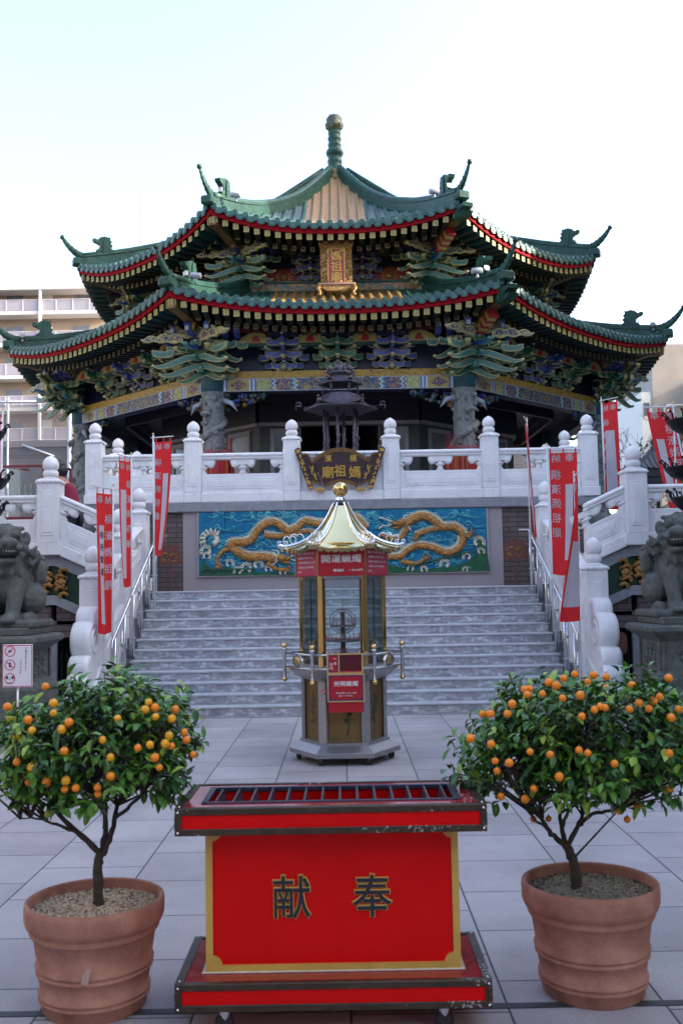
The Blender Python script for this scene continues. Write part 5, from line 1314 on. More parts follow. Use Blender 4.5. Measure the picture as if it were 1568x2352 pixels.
# ------------------------------------------------------------------ pots
terra = mat('terracotta', (.25, .095, .06), .8, scale=6, bump=.3, bscale=70, col2=(.50, .24, .165), det=12)
soils = [mat('tan_grit', (.20, .14, .09), .9, scale=60, bump=.8, bscale=90, col2=(.40, .30, .20)), mat('grey_grit', (.11, .09, .065), .9, scale=60, bump=.8, bscale=90, col2=(.24, .20, .14))]
peb = [mat('pebble_tan', (.50, .38, .24), .7, vary=.15), mat('pebble_pale', (.55, .47, .36), .7, vary=.15), mat('pebble_brown', (.18, .12, .08), .7, vary=.2)]
peb2 = [mat('pebble_grey', (.24, .21, .15), .8, vary=.2), mat('pebble_dull', (.32, .26, .17), .8, vary=.2), mat('pebble_dark', (.10, .08, .06), .8)]
def pot(x, y, label, pebs, seed, H=.46, R=.285, sag=0):
    p = thing('terracotta_pot', label, 'plant pot', (x, y, 0), 'terracotta pots beside the offering box')
    b = MB(terra); k = R / .285
    prof = [(.198, .0), (.205, .010), (.211, .048), (.219, .054), (.221, .062), (.213, .069), (.221, .076), (.222, .084), (.213, .092), (.222, .160), (.231, .166), (.232, .176), (.225, .182), (.233, .188), (.235, .198), (.227, .206), (.242, .315), (.252, .322), (.258, .333), (.252, .345), (.256, .352), (.270, .362), (.278, .385), (.279, .435), (.276, .455), (.268, .46), (.258, .452), (.256, .38), (.25, .36)]
    b.lathe([(r*k, z*H/.46) for r, z in prof], 56); b.build('pot_body', p)
    b = MB(soils[seed - 1]); b.lathe([(.262*k, .405*H/.46), (.15*k, .42*H/.46), (0, .425*H/.46)], 32); rr = random.Random(seed)
    so_ = b.build('soil', p)
    b = MB(pebs[0])
    for q in range(2600):
        a = rr.uniform(0, 2*PI); r = .258*k * math.sqrt(rr.random()); b.use(rr.choice(pebs + pebs[:1])); s_ = rr.uniform(.0035, .0075)
        b.ball((r*math.cos(a), r*math.sin(a), .41*H/.46 + .014*(1 - r/.26) + rr.uniform(-.002, .004)), s_, 5, 3, rr.uniform(.5, 1), rr.uniform(.7, 1.3), .4)
    o = b.build('gravel', p); o['kind'] = 'stuff'
    if seed == 1:                                               # whitish lime smudge on the front
        b = MB(mat('lime_smudge', (.42, .27, .22), .85, bump=.2))
        b.prism([(.005, .165), (.03, .16), (.045, .215), (.03, .222), (.012, .20)], -.2335, -.20); b.build('lime_smudge', bpy.data.objects['pot_body'])
    return p
PL = (-1.0, 4.03); PR = (.962, 4.09)
pot(*PL, 'terracotta pot of pale gravel on the left of the offering box', peb, 1, .415, .276)
pot(*PR, 'terracotta pot of dull grey gravel on the right of the offering box', peb2, 2, .43, .276)

# ------------------------------------------------------------------ kumquat trees
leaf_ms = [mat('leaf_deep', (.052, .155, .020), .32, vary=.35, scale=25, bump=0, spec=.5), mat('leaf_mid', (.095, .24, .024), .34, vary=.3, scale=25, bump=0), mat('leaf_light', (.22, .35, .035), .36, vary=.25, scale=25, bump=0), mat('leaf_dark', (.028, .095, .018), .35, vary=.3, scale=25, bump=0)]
for m in leaf_ms:
    b_ = m.node_tree.nodes['Principled BSDF']; b_.inputs['Transmission Weight'].default_value = 0
bark = mat('citrus_bark', (.035, .024, .018), .85, scale=30, bump=.8, bscale=90, col2=(.075, .055, .042))
orange_ms = [mat('fruit_orange', (.85, .24, .008), .35, vary=.1, scale=20, bump=.25, bscale=220, dist=.003), mat('fruit_amber', (.80, .36, .01), .35, vary=.12, scale=20, bump=.25, bscale=220, dist=.003), mat('fruit_green', (.32, .30, .015), .35, vary=.2, scale=20, bump=.25, bscale=220, dist=.003)]
def kumquat(base, label, limbs, crown_c, crown_r, fruits, seed, ntw, hollow=.0):
    rr = random.Random(seed); bx_, by_, bz_ = base
    t = thing('kumquat_tree', label, 'kumquat tree', base, 'kumquat trees in pots')
    W = lambda p: Vector(p) - Vector(base)
    tr = MB(bark); ends = []
    for (pts, r0, r1) in limbs:
        P = smooth_path([W(p) for p in pts], 5); n = len(P)
        P = [p + Vector((rr.uniform(-1, 1), rr.uniform(-1, 1), rr.uniform(-1, 1))) * .003 for p in P]
        tr.tube(P, [lerp(r0, r1, i/(n-1)) * (1 + .08 * math.sin(i*2.3)) for i in range(n)], 9)
        ends += [(P[-1], r1), (P[int(n*.75)], lerp(r0, r1, .75)), (P[int(n*.55)], lerp(r0, r1, .55))]
    tr.build('trunk', t)
    tw = MB(bark); lf = MB(leaf_ms[0]); C = W(crown_c); RX_, RY_, RZ_ = crown_r
    def leaf(p, d, up, L, wd):
        d = d.normalized(); s_ = d.cross(up); s_ = s_.normalized() if s_.length > 1e-3 else Vector((1, 0, 0)); n_ = s_.cross(d).normalized()
        cup = wd * .25; dr = -L * .14
        v = [p, p + d*L*.18 + s_*wd*.28 + n_*cup*.5, p + d*L*.5 + s_*wd*.5 + n_*cup, p + d*L*.8 + s_*wd*.34 + n_*(cup*.6 + dr*.5), p + d*L + n_*dr,
             p + d*L*.8 - s_*wd*.34 + n_*(cup*.6 + dr*.5), p + d*L*.5 - s_*wd*.5 + n_*cup, p + d*L*.18 - s_*wd*.28 + n_*cup*.5, p + d*L*.25, p + d*L*.5 + n_*0, p + d*L*.8 + n_*dr*.5]
        lf.add(v, [(0, 8, 1), (1, 8, 9, 2), (2, 9, 10, 3), (3, 10, 4), (0, 7, 8), (7, 6, 9, 8), (6, 5, 10, 9), (5, 4, 10)], True)
    for k in range(ntw):
        # point in the crown, mostly near its outer shell
        while True:
            v = Vector((rr.gauss(0, 1), rr.gauss(0, 1), rr.gauss(0, 1))).normalized()
            if v.z > -.75 or rr.random() < .25: break
        q = rr.uniform(.45, 1.0) ** .6
        bump = 1 + .55 * noise.noise(v * 2.1 + Vector((seed, 0, 0)))
        e = C + Vector((v.x * RX_, v.y * RY_, v.z * RZ_ * (1 if v.z > 0 else .85))) * q * bump
        if v.z > 0: e.z = min(e.z, C.z + RZ_ * (1.0 + rr.uniform(-.08, .10)))
        s0, r0 = min(rr.sample(ends, min(5, len(ends))), key=lambda z: (z[0] - e).length)
        mid = s0.lerp(e, .5) + Vector((rr.uniform(-1, 1), rr.uniform(-1, 1), rr.uniform(.0, 1))) * .04
        P = smooth_path([s0, mid, e], 3)
        if k % 2 == 0: tw.tube(P, [lerp(.0055, .0016, i/(len(P)-1)) for i in range(len(P))], 4)
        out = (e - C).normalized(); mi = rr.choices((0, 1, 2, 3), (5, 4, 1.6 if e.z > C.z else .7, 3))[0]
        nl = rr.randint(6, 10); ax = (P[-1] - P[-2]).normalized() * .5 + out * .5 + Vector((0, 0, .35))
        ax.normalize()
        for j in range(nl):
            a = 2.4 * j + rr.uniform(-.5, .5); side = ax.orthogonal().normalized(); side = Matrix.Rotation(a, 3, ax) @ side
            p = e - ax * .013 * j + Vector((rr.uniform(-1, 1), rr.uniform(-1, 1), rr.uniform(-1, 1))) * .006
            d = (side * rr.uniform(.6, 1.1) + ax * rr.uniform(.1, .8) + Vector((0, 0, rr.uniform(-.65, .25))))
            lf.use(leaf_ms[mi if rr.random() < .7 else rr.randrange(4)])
            leaf(p, d, Vector((rr.uniform(-.3, .3), rr.uniform(-.3, .3), 1)), rr.uniform(.036, .066), rr.uniform(.020, .033))
    tw.build('twigs', t); cr = lf.build('crown', t)
    fm = {}
    for i, (fx, fz, q) in enumerate(fruits):
        # place on the crown's front shell
        p0 = px(fx, fz, crown_c[1]); dx = (p0.x - crown_c[0]) / RX_; dz = (p0.z - crown_c[2]) / RZ_
        rr_ = max(0.0, 1 - dx*dx*.8 - dz*dz*.8); Y = crown_c[1] - RY_ * (math.sqrt(rr_) * .97 + .0)
        c = px(fx, fz, Y) - Vector(base); r = .0150 * rr.uniform(.88, 1.15)
        b = MB(orange_ms[q]); b.ball(tuple(c), r, 14, 10, rr.uniform(.92, 1.04))
        b.use(leaf_ms[0]).lathe([(.004, 0), (.002, .003), (.001, .008)], 5, c.x, c.y, M=T(0, 0, c.z + r*.95)); b.build('fruit', t)
    return t
def ZP(x, y, ox): return (ox + x * .6147) * .5741, (2650 + y * .6147) * .5741
FL = [(299,157,0),(350,330,1),(450,390,0),(403,436,1),(210,443,1),(104,487,1),(420,578,0),(669,504,1),(720,618,1),(112,648,0),(208,684,1),(190,778,0),(305,778,0),(430,770,1),(423,826,0),(494,818,0),(720,742,0),(640,858,0),(636,815,0),(767,364,1),(969,260,1),(1010,295,0),(945,307,1),(1013,354,1),(1141,307,0),(1119,367,1),(1100,478,1),(1118,545,0),(1075,530,1),(1200,455,0),(1213,505,0),(1258,600,0),(976,536,1),(898,556,0),(1038,685,0),(1008,620,0),(315,986,2),(50,290,0),(350,265,1),(68,365,2),(112,940,2),(185,375,0)]
FR = [(810,77,0),(930,83,0),(1013,95,0),(737,105,0),(893,125,0),(1015,165,0),(1181,146,0),(1420,103,0),(516,170,0),(500,210,0),(598,205,0),(730,233,0),(403,271,0),(210,335,0),(260,335,0),(372,335,0),(937,308,0),(975,287,0),(1006,295,0),(856,352,0),(1228,265,0),(1290,300,0),(1362,225,0),(1485,305,0),(1165,305,0),(132,495,0),(266,532,0),(292,642,0),(384,654,0),(305,707,0),(650,600,0),(837,571,0),(893,590,0),(519,582,0),(709,745,0),(544,822,0),(330,874,0),(488,890,0),(540,1020,0),(638,1018,0),(1098,970,0),(1150,1023,0),(1428,822,0),(1422,592,0),(1068,660,0),(1215,945,0),(640,130,0),(485,175,0),(690,150,0),(845,215,0),(1320,250,0),(1435,360,0)]
def Pz(x, y, D): return tuple(px(x, y, D))
yL = PL[1]; bL = (PL[0] + .015, yL, .37)
LL = [([bL, Pz(226, 1990, yL), Pz(232, 1958, yL)], .021, .017),
      ([Pz(232, 1962, yL), Pz(200, 1930, yL - .02), Pz(150, 1885, yL - .05), Pz(110, 1830, yL - .08), Pz(90, 1770, yL - .05)], .014, .005),
      ([Pz(180, 1912, yL - .03), Pz(140, 1898, yL - .1), Pz(90, 1880, yL - .14), Pz(50, 1880, yL - .16)], .008, .002),
      ([Pz(232, 1965, yL), Pz(243, 1905, yL + .02), Pz(236, 1850, yL), Pz(215, 1790, yL + .05), Pz(200, 1730, yL + .1)], .013, .005),
      ([Pz(236, 1962, yL), Pz(254, 1920, yL), Pz(268, 1860, yL + .03), Pz(265, 1800, yL + .1), Pz(275, 1720, yL + .12)], .013, .005),
      ([Pz(262, 1880, yL), Pz(300, 1850, yL - .06), Pz(340, 1810, yL - .1), Pz(370, 1760, yL - .08)], .009, .003),
      ([Pz(243, 1900, yL), Pz(235, 1860, yL - .12), Pz(190, 1800, yL - .18)], .008, .003),
      ([Pz(240, 1900, yL), Pz(245, 1840, yL + .15), Pz(230, 1760, yL + .22)], .008, .003)]
kumquat(bL, 'small kumquat tree with a low bare limb in the left pot of pale gravel', LL, (-1.01, yL, .985), (.435, .38, .315), [(*ZP(x, y, 0), q) for x, y, q in FL], 11, 470)
yR = PR[1]; bR = (px(1322, 2030, yR).x, yR, .385)
LR = [([bR, Pz(1320, 2000, yR), Pz(1308, 1960, yR), Pz(1300, 1940, yR)], .023, .017),
      ([Pz(1302, 1945, yR), Pz(1270, 1920, yR), Pz(1248, 1890, yR - .03), Pz(1238, 1840, yR - .05), Pz(1225, 1780, yR - .05)], .013, .004),
      ([Pz(1302, 1945, yR), Pz(1288, 1900, yR + .03), Pz(1285, 1840, yR + .06), Pz(1290, 1760, yR + .1)], .012, .004),
      ([Pz(1300, 1945, yR), Pz(1325, 1900, yR), Pz(1340, 1850, yR + .03), Pz(1350, 1780, yR + .06)], .012, .004),
      ([Pz(1330, 1895, yR), Pz(1360, 1870, yR - .03), Pz(1410, 1860, yR - .06), Pz(1450, 1830, yR - .05), Pz(1490, 1790, yR)], .009, .003),
      ([Pz(1252, 1898, yR), Pz(1225, 1880, yR - .1), Pz(1205, 1850, yR - .14)], .007, .002),
      ([Pz(1290, 1900, yR), Pz(1310, 1850, yR - .12), Pz(1320, 1790, yR - .2)], .008, .003)]
kumquat(bR, 'wide kumquat tree crowded with orange fruit in the right pot of grey gravel', LR, (1.01, yR, .985), (.61, .44, .285), [(*ZP(x, y, 1800), q) for x, y, q in FR], 23, 620)
# ------------------------------------------------------------------ fan-shaped name board
board_m = mat('board_maroon', (.035, .008, .012), .4, vary=.2, bump=.05)
fret = pattern_mat('board_gold_fret', '#7a5414', '#4a2a0c', 40, .5, .05, .35)
gold_l = mat('letter_gold', (.50, .30, .05), .35, .2, vary=.2, scale=30, bump=.2)
nb = thing('name_board', 'fan shaped maroon board with gold characters hung on the terrace balustrade', 'name board', (-.022, 16.9, 4.037))
q_ = lambda x, y: ((x - 750) * .00121, -(y - 125) * .00121)
def arc(x0, y0, x1, y1, sag, n=14):
    return [q_(lerp(x0, x1, i/n), lerp(y0, y1, i/n) - sag * 4 * (i/n) * (1 - i/n)) for i in range(n+1)]
b = MB(board_m); b.prism(arc(365, 290, 1135, 290, 165) + arc(990, 690, 525, 690, 105), -.01, .03); bo = b.build('board', nb)
b = MB(fret)
b.prism(arc(362, 290, 1138, 290, 165) + arc(1120, 330, 385, 330, 145), -.02, .0); b.prism(arc(525, 655, 995, 655, 80) + arc(980, 698, 530, 698, 75), -.02, 0)
for s_ in (-1, 1):
    X = lambda x: 750 + s_ * (x - 750)
    def cv(P): return [q_(X(x), y) for x, y in P]
    b.prism(cv([(1130, 350), (1160, 330), (1190, 270), (1215, 235), (1275, 225), (1275, 200), (1215, 205), (1175, 245), (1145, 300), (1120, 325)]), -.018, 0)
    b.prism(cv([(1150, 600), (1090, 615), (1030, 650), (1005, 690), (1015, 650), (1060, 605), (1150, 585)]), -.018, 0)
b.build('gold_border', bo)
for s_ in (-1, 1):
    b = MB(board_m)
    X = lambda x: 750 + s_ * (x - 750)
    def cv(P): return [q_(X(x), y) for x, y in P]
    b.use(board_m).prism(cv([(1120, 340), (1180, 265), (1215, 230), (1275, 225), (1160, 590), (1005, 670)]), .0, .02)
    b.use(board_m).prism(cv([(1305, 130), (1350, 120), (1392, 150), (1200, 715), (1160, 720), (1130, 690)]), -.03, .02)
    b.use(gold_l).prism(cv([(1315, 140), (1375, 155), (1360, 200), (1308, 185)]), -.034, -.02); b.prism(cv([(1145, 665), (1205, 680), (1192, 712), (1135, 700)]), -.034, -.02)
    rr = random.Random(4)
    for k in range(46):
        t = rr.random(); x = lerp(1322, 1190, t) + rr.uniform(-20, 20); y = lerp(225, 655, t); p = q_(X(x), y); b.ball((p[0], -.032, p[1]), rr.uniform(.008, .018), 6, 4, rr.uniform(.6, 1.8), .6)
    for k in range(26):
        t = rr.random(); x = lerp(1165, 1090, t) + rr.uniform(-28, 28); y = lerp(390, 590, t); p = q_(X(x), y); b.ball((p[0], -.004, p[1]), rr.uniform(.006, .016), 6, 4, rr.uniform(.6, 1.8), .6)
    b.use(gold_l)
    for dx in (0, 60):
        p = q_(X(1005 + dx), 725); b.bbox(p[0], -.02, p[1], .065, .05, .07, .015)
    b.build('scroll_side', bo)
def nt(c, x, y, s): p = q_(x, y); return (c, s, T(p[0], -.014, p[1]) @ FRONT)
join_text('lettering', [nt('濱', 580, 285, .125), nt('橫', 935, 290, .125), nt('廟', 575, 490, .215), nt('祖', 748, 470, .215), nt('媽', 955, 495, .215)], gold_l, bo, .008, .022)
b = MB(steel_d); 
for x in (415, 1095): p = q_(x, 200); b.b2(p[0] - .015, p[0] + .015, -.0, .22, p[1] - .02, p[1] + .0)
b.build('hanger', nb)
# ------------------------------------------------------------------ incense burner on the terrace
bm = mat('burner_metal', (.055, .048, .070), .42, .45, scale=12, bump=.3, bscale=40, col2=(.11, .10, .135))
ib = thing('incense_burner', 'roofed bronze incense burner with two tiers and crown on the terrace', 'incense burner', (-.0, 19.3, 3.2))
b = MB(bm); b.lathe([(.30, 0), (.34, .05), (.28, .12), (.2, .2), (.22, .3), (.42, .42), (.46, .55), (.44, .66), (.36, .7), (.0, .7)], 20); b.build('bowl', ib)
for k in range(6):
    a = R_(60*k + 20); b = MB(bm); x, y = .34*math.cos(a), .34*math.sin(a)
    b.tube([(x, y, .6), (x*.97, y*.97, 1.3), (x, y, 2.0)], [.035, .028, .03], 8)
    for q in range(6): b.ball((x + .02*math.sin(q*2), y, .85 + q*.13), .042 - .002*q, 7, 5, 1.4)
    b.build('pillar', ib)
def tier(r0, z0, r1, z1, name):
    b = MB(bm)
    for k in range(6):
        def fn(p, q, k=k):
            r = lerp(r0, r1, q ** .75); z = z0 + (z1 - z0) * (q ** 1.5); a, c = Vector((*H6(r, k), 0)), Vector((*H6(r, k+1), 0)); P = a.lerp(c, p); s_ = abs(2*p-1); return (P.x, P.y, z + .05 * s_**3 * (1-q)**3)
        b.grid(8, 8, fn, False, False)
        x, y = H6(r0, k); n_ = Vector((x, y, 0)).normalized(); c = Vector((x, y, z0 + .06))
        b.tube([c + n_ * (.02 + .05*t*.5) + Vector((0, 0, .0)) for t in range(4)], .014, 6)
        for s_ in (-1, 1):
            b.tube([c + n_*(.09 + .05*math.cos(t)*s_) + Vector((0, 0, .03*s_ + .05*math.sin(t))) for t in [i*.7 for i in range(7)]], .012, 5)
    b.lathe([(r0*.97, z0 - .03), (r0, z0), (r0*.9, z0 + .01)], 6); o = b.build(name, ib); return o
tier(.735, 1.95, .36, 2.22, 'lower_canopy')
b = MB(bm); b.lathe([(.36, 2.18), (.30, 2.2), (.30, 2.24)], 6)
for k in range(6): x, y = H6(.34, k); b.tube([(x, y, 2.18), (x, y, 2.48)], .022, 7)
b.build('lantern_neck', ib); tier(.44, 2.45, .18, 2.62, 'upper_canopy')
b = MB(bm); b.lathe([(.18, 2.6), (.24, 2.64), (.24, 2.67), (.12, 2.7), (.14, 2.76), (.07, 2.82), (0, 2.84)], 12)
for k in range(10):
    a = k*PI/5; x, y = .2*math.cos(a), .2*math.sin(a); b.tube([(x, y, 2.66), (x*1.25, y*1.25, 2.74), (x*1.05, y*1.05, 2.82)], [.03, .025, .004], 5)
for s_ in (-.09, -.03, .03, .09): b.tube([(s_*.7, 0, 2.78), (s_*1.2, 0, 2.86), (s_, 0, 2.92 - abs(s_)*.5)], [.022, .018, .003], 5)
b.build('crown', ib)
# ------------------------------------------------------------------ votive racks round the pillars
for s_, side in ((-1, 'left'), (1, 'right')):
    c = TM @ RZ(s_*22.5) @ Vector((0, -7.295, 0)); vr = thing('votive_rack', f'red ribbon votive rack with thin candles around the {side} front pillar', 'votive rack', (c.x, c.y, 3.2))
    b = MB(red_p); rr = random.Random(3); b.lathe([(.50, .90), (.52, .93), (.50, .98), (.44, .98)], 24); b.lathe([(.46, 0), (.46, .9)], 24); rk = b.build('rack', vr)
    b = MB(mat('ribbon_red', (.48, .02, .03), .5)); orr = mat('ribbon_orange', (.55, .12, .03), .5); dk = mat('ribbon_dark', (.10, .008, .012), .5)
    for k in range(70):
        a = 2*PI*k/70; b.use(rr.choice([MATS['ribbon_red'], MATS['ribbon_red'], orr, dk])); x, y = .52*math.cos(a), .52*math.sin(a); b.box(x, y, .92 - rr.uniform(.34, .42), .03, .008, .74, RZ(math.degrees(a) + 90 + rr.uniform(-20, 20)))
    o = b.build('ribbons', vr)
    b = MB(sign_red)
    for k in range(44):
        a = 2*PI*k/44; b.tube([(.5*math.cos(a), .5*math.sin(a), .98), (.5*math.cos(a), .5*math.sin(a), 1.0 + rr.uniform(.05, .09))], .018, 5)
        if k % 3 == 0: b.tube([(.48*math.cos(a), .48*math.sin(a), .98), (.48*math.cos(a), .48*math.sin(a), 1.28)], .006, 4)
    b.build('candles', vr)
    vr.scale = (.85, .85, 1.43)
# ------------------------------------------------------------------ guardian lions
def lion(name, label, x, y, z, sx, paw):
    t = thing('guardian_lion', label, 'stone lion', (x, y, z), 'stone guardian lions')
    b = MB(lion_m); b.M = S(sx, 1, 1); B = b.ball
    rr = random.Random(6)
    b.bbox(.03, .08, .03, .74, .9, .09, .02)
    B((.05, .22, .45), .24, 14, 10, 1.25, 1.1); B((.05, .0, .52), .22, 14, 10, 1.35); B((.03, -.10, .70), .19, 12, 8)
    B((.24, .16, .32), .17, 12, 8, 1.15, 1.3); B((-.16, .16, .32), .17, 12, 8, 1.15, 1.3)
    B((.27, -.05, .10), .09, 10, 8, .8, 1.6); B((-.18, -.05, .10), .09, 10, 8, .8, 1.6)
    b.tube([(.13, -.05, .62), (.15, -.14, .4), (.14, -.20, .18), (.14, -.24, .1)], [.12, .10, .085, .09], 10); B((.14, -.31, .10), .095, 10, 8, .75, 1.2)
    b.tube([(-.10, -.05, .62), (-.15, -.17, .45), (-.14, -.27, .3)], [.12, .10, .085], 10); B((-.13, -.33, .27), .09, 10, 8, .7, 1.1)
    B((-.12, -.33, .14), .135, 16, 12)
    for k in range(4):
        for (cx, cy, cz) in ((.14, -.40, .08), (-.13, -.41, .24)): B((cx - .06 + .04*k, cy, cz), .034, 8, 6, 1, 1.3)
        B((.19 + .045*k, -.17, .05), .034, 8, 6, 1, 1.3)
    # head turned a little towards the stairs
    H = lambda p: tuple(Vector((.02, -.14, .95)) + RZ(28).to_3x3() @ (Vector(p) - Vector((0, 0, 0))))
    B(H((0, 0, 0)), .205, 14, 10, 1.0); B(H((0, -.17, -.03)), .14, 12, 8, .62); B(H((0, -.26, .0)), .085, 10, 8, .8)
    for s_ in (-1, 1):
        B(H((s_*.05, -.32, .0)), .045, 8, 6); B(H((s_*.10, -.15, .10)), .065, 10, 8); B(H((s_*.11, -.14, .16)), .06, 8, 6, .6); B(H((s_*.16, -.12, .17)), .045, 8, 6, .6)
        B(H((s_*.12, -.20, -.04)), .07, 8, 6, .6); B(H((s_*.10, -.26, -.06)), .05, 8, 6, .6); B(H((s_*.24, .02, .06)), .06, 8, 6, 1.5, .5)
    B(H((0, -.13, -.20)), .12, 12, 8, .45, 1.2); B(H((0, -.22, -.20)), .075, 10, 8, .5)
    for k in range(150):
        v = Vector((rr.gauss(0, 1), rr.gauss(0, 1), rr.gauss(0, 1))).normalized()
        if v.y < -.35 and v.z < .65: continue
        B(H((v.x*.23, v.y*.2 + .03, v.z*.22 - .02)), rr.uniform(.035, .055), 7, 5)
    for k in range(34):
        a = R_(rr.uniform(-20, 200)); B((.03 + .2*math.cos(a), -.02 - .1*math.sin(a) + .1, rr.uniform(.62, .86)), .05, 7, 5)
    for k in range(7): a = R_(-10 + k*33); b.tube([(.03 + .16*math.cos(a), -.1 - .12*math.sin(a), .72), (.03 + .2*math.cos(a), -.1 - .18*math.sin(a), .58)], [.03, .02], 6)
    B((.03, -.30, .62), .05, 8, 6)
    b.tube([(.06, .38, .2), (.08, .5, .5), (.20, .40, .72), (.33, .30, .80)], [.06, .07, .09, .03], 8); B((.32, .2, .62), .09, 8, 6, 1.8); B((.30, .12, .80), .06, 8, 6, 1.6)
    b.tube([(.2, -.02, .86), (.30, -.04, .84), (.36, -.02, .93)], [.05, .05, .01], 6); b.tube([(.2, 0, .76), (.30, -.02, .72), (.38, 0, .80)], [.05, .045, .01], 6)
    o = b.build('body', t); m = o.modifiers.new('remesh', 'REMESH'); m.mode = 'VOXEL'; m.voxel_size = .0115; m.use_smooth_shade = True
    sm = o.modifiers.new('smooth', 'SMOOTH'); sm.iterations = 2; sm.factor = .5
    d = MB(mat('lion_mouth', (.015, .016, .016), .8)); d.M = S(sx, 1, 1)
    d.M = S(sx, 1, 1); d.ball(H((0, -.17, -.12)), .135, 12, 8, .36, 1.1); d.build('mouth', o)
    d = MB(mat('lion_teeth', (.30, .31, .29), .6)); d.M = S(sx, 1, 1)
    for k in range(9): a = R_(-160 + k*17.5); d.ball(H((.10*math.cos(a), -.17 + .12*math.sin(a), -.095)), .014, 6, 4, 1.2)
    d.build('teeth', o)
    return t
def pedestal(x, y, label):
    t = thing('stone_pedestal', label, 'pedestal', (x, y, 0), 'carved pedestals of the stone lions')
    s2 = math.sqrt(2); b = MB(lion_m); K = 1.13
    prof = [(.56, 0), (.56, .2), (.52, .22), (.52, .40), (.50, .44), (.44, .5), (.42, .56), (.40, .60), (.385, .62), (.385, .98), (.40, 1.0), (.43, 1.02), (.50, 1.07), (.52, 1.09), (.52, 1.14), (.50, 1.16), (.0, 1.16)]
    prof = [(.56, 0), (.56, .28), (.54, .30), (.50, .34), (.47, .38), (.47, .56), (.44, .60), (.40, .64), (.385, .66), (.385, .98), (.41, 1.0), (.44, 1.03), (.50, 1.07), (.52, 1.09), (.52, 1.13), (.49, 1.16), (.0, 1.16)]
    b.lathe([(r*s2, z) for r, z in prof], 4, a0=PI/4, smooth=False)
    b.bbox(0, 0, 1.20, .76, .92, .09, .015); b.build('block', t, .006)
    b = MB(lion_m); rr = random.Random(1)
    for a in (0, 90, -90):
        b.M = RZ(a); 
        for s_ in (-1, 1): b.bb2(s_*.36 - .025, s_*.36 + .025, -.41, -.38, .66, .98, .01)
        for k in range(26): b.ball((rr.uniform(-.2, .2), -.385, rr.uniform(.72, .92)), rr.uniform(.02, .04), 7, 5, 1, .7)
        for k in range(24): b.ball((-.5 + k*.043, -.565, .24 + .02*(k % 2)), .026, 6, 4)
    b.build('relief', t); return t
LX = 3.88
pedestal(-LX, 11.5, 'carved grey green pedestal under the left stone lion'); pedestal(LX, 11.5, 'carved grey green pedestal under the right stone lion')
lion('guardian_lion', 'grey green stone lion with paw on a ball left of the stairs', -LX, 11.5, 1.245, 1, 0)
lion('guardian_lion', 'grey green stone lion with paw on a ball right of the stairs', LX, 11.5, 1.245, -1, 0)
# black iron candle tiers behind the lions
for s_, side in ((-1, 'left'), (1, 'right')):
    t = thing('iron_incense_stand', f'black wrought iron incense stand of curly rimmed bowls behind the {side} lion', 'incense stand', (4.43 if s_ > 0 else -4.56, 12.45, 0))
    b = MB(black_iron); b.lathe([(.3, 0), (.3, .05), (.08, .12), (.05, .5), (.05, 3.6), (.08, 3.9), (0, 4.0)], 14); b.build('stem', t)
    for z, r in ((2.52, .30), (2.90, .36), (3.50, .31)):
        b = MB(black_iron); b.lathe([(.06, z - .02), (.16, z), (r*.8, z + .06), (r, z + .15), (r*1.02, z + .17), (r*.8, z + .15), (.0, z + .12)], 24)
        for k in range(14):
            a = k*2*PI/14; c = Vector((r*math.cos(a), r*math.sin(a), z + .17)); n_ = Vector((math.cos(a), math.sin(a), 0))
            b.tube([c, c + Vector((0, 0, .06)) + n_*.01, c + Vector((0, 0, .09)) + n_*.04], [.012, .011, .009], 5); b.ball(tuple(c + Vector((0, 0, .09)) + n_*.05), .018, 6, 4)
        b.build('bowl', t)
# ------------------------------------------------------------------ banners
cloth = mat('banner_red', (.74, .022, .026), .75, vary=.06, scale=3, bump=.1, bscale=300)
patch = mat('banner_patch', (.66, .66, .72), .8, vary=.04, bump=0)
ink = mat('ink', (.06, .06, .08), .8, bump=0)
faint = mat('faint_ink', (.42, .42, .50), .8, bump=0)
pole_w = mat('pole_white', (.66, .66, .66), .4, vary=.05)
for m_, tr_ in ((cloth, .3), (patch, .3)):
    nt_ = m_.node_tree; pb = nt_.nodes['Principled BSDF']; tl = nt_.nodes.new('ShaderNodeBsdfTranslucent'); mxs = nt_.nodes.new('ShaderNodeMixShader'); mxs.inputs[0].default_value = tr_
    nt_.links.new(pb.inputs['Base Color'].links[0].from_socket, tl.inputs[0]); nt_.links.new(pb.outputs[0], mxs.inputs[1]); nt_.links.new(tl.outputs[0], mxs.inputs[2]); nt_.links.new(mxs.outputs[0], nt_.nodes['Material Output'].inputs['Surface'])
white_sl = mat('banner_sleeve', (.70, .70, .78), .8, bump=0)
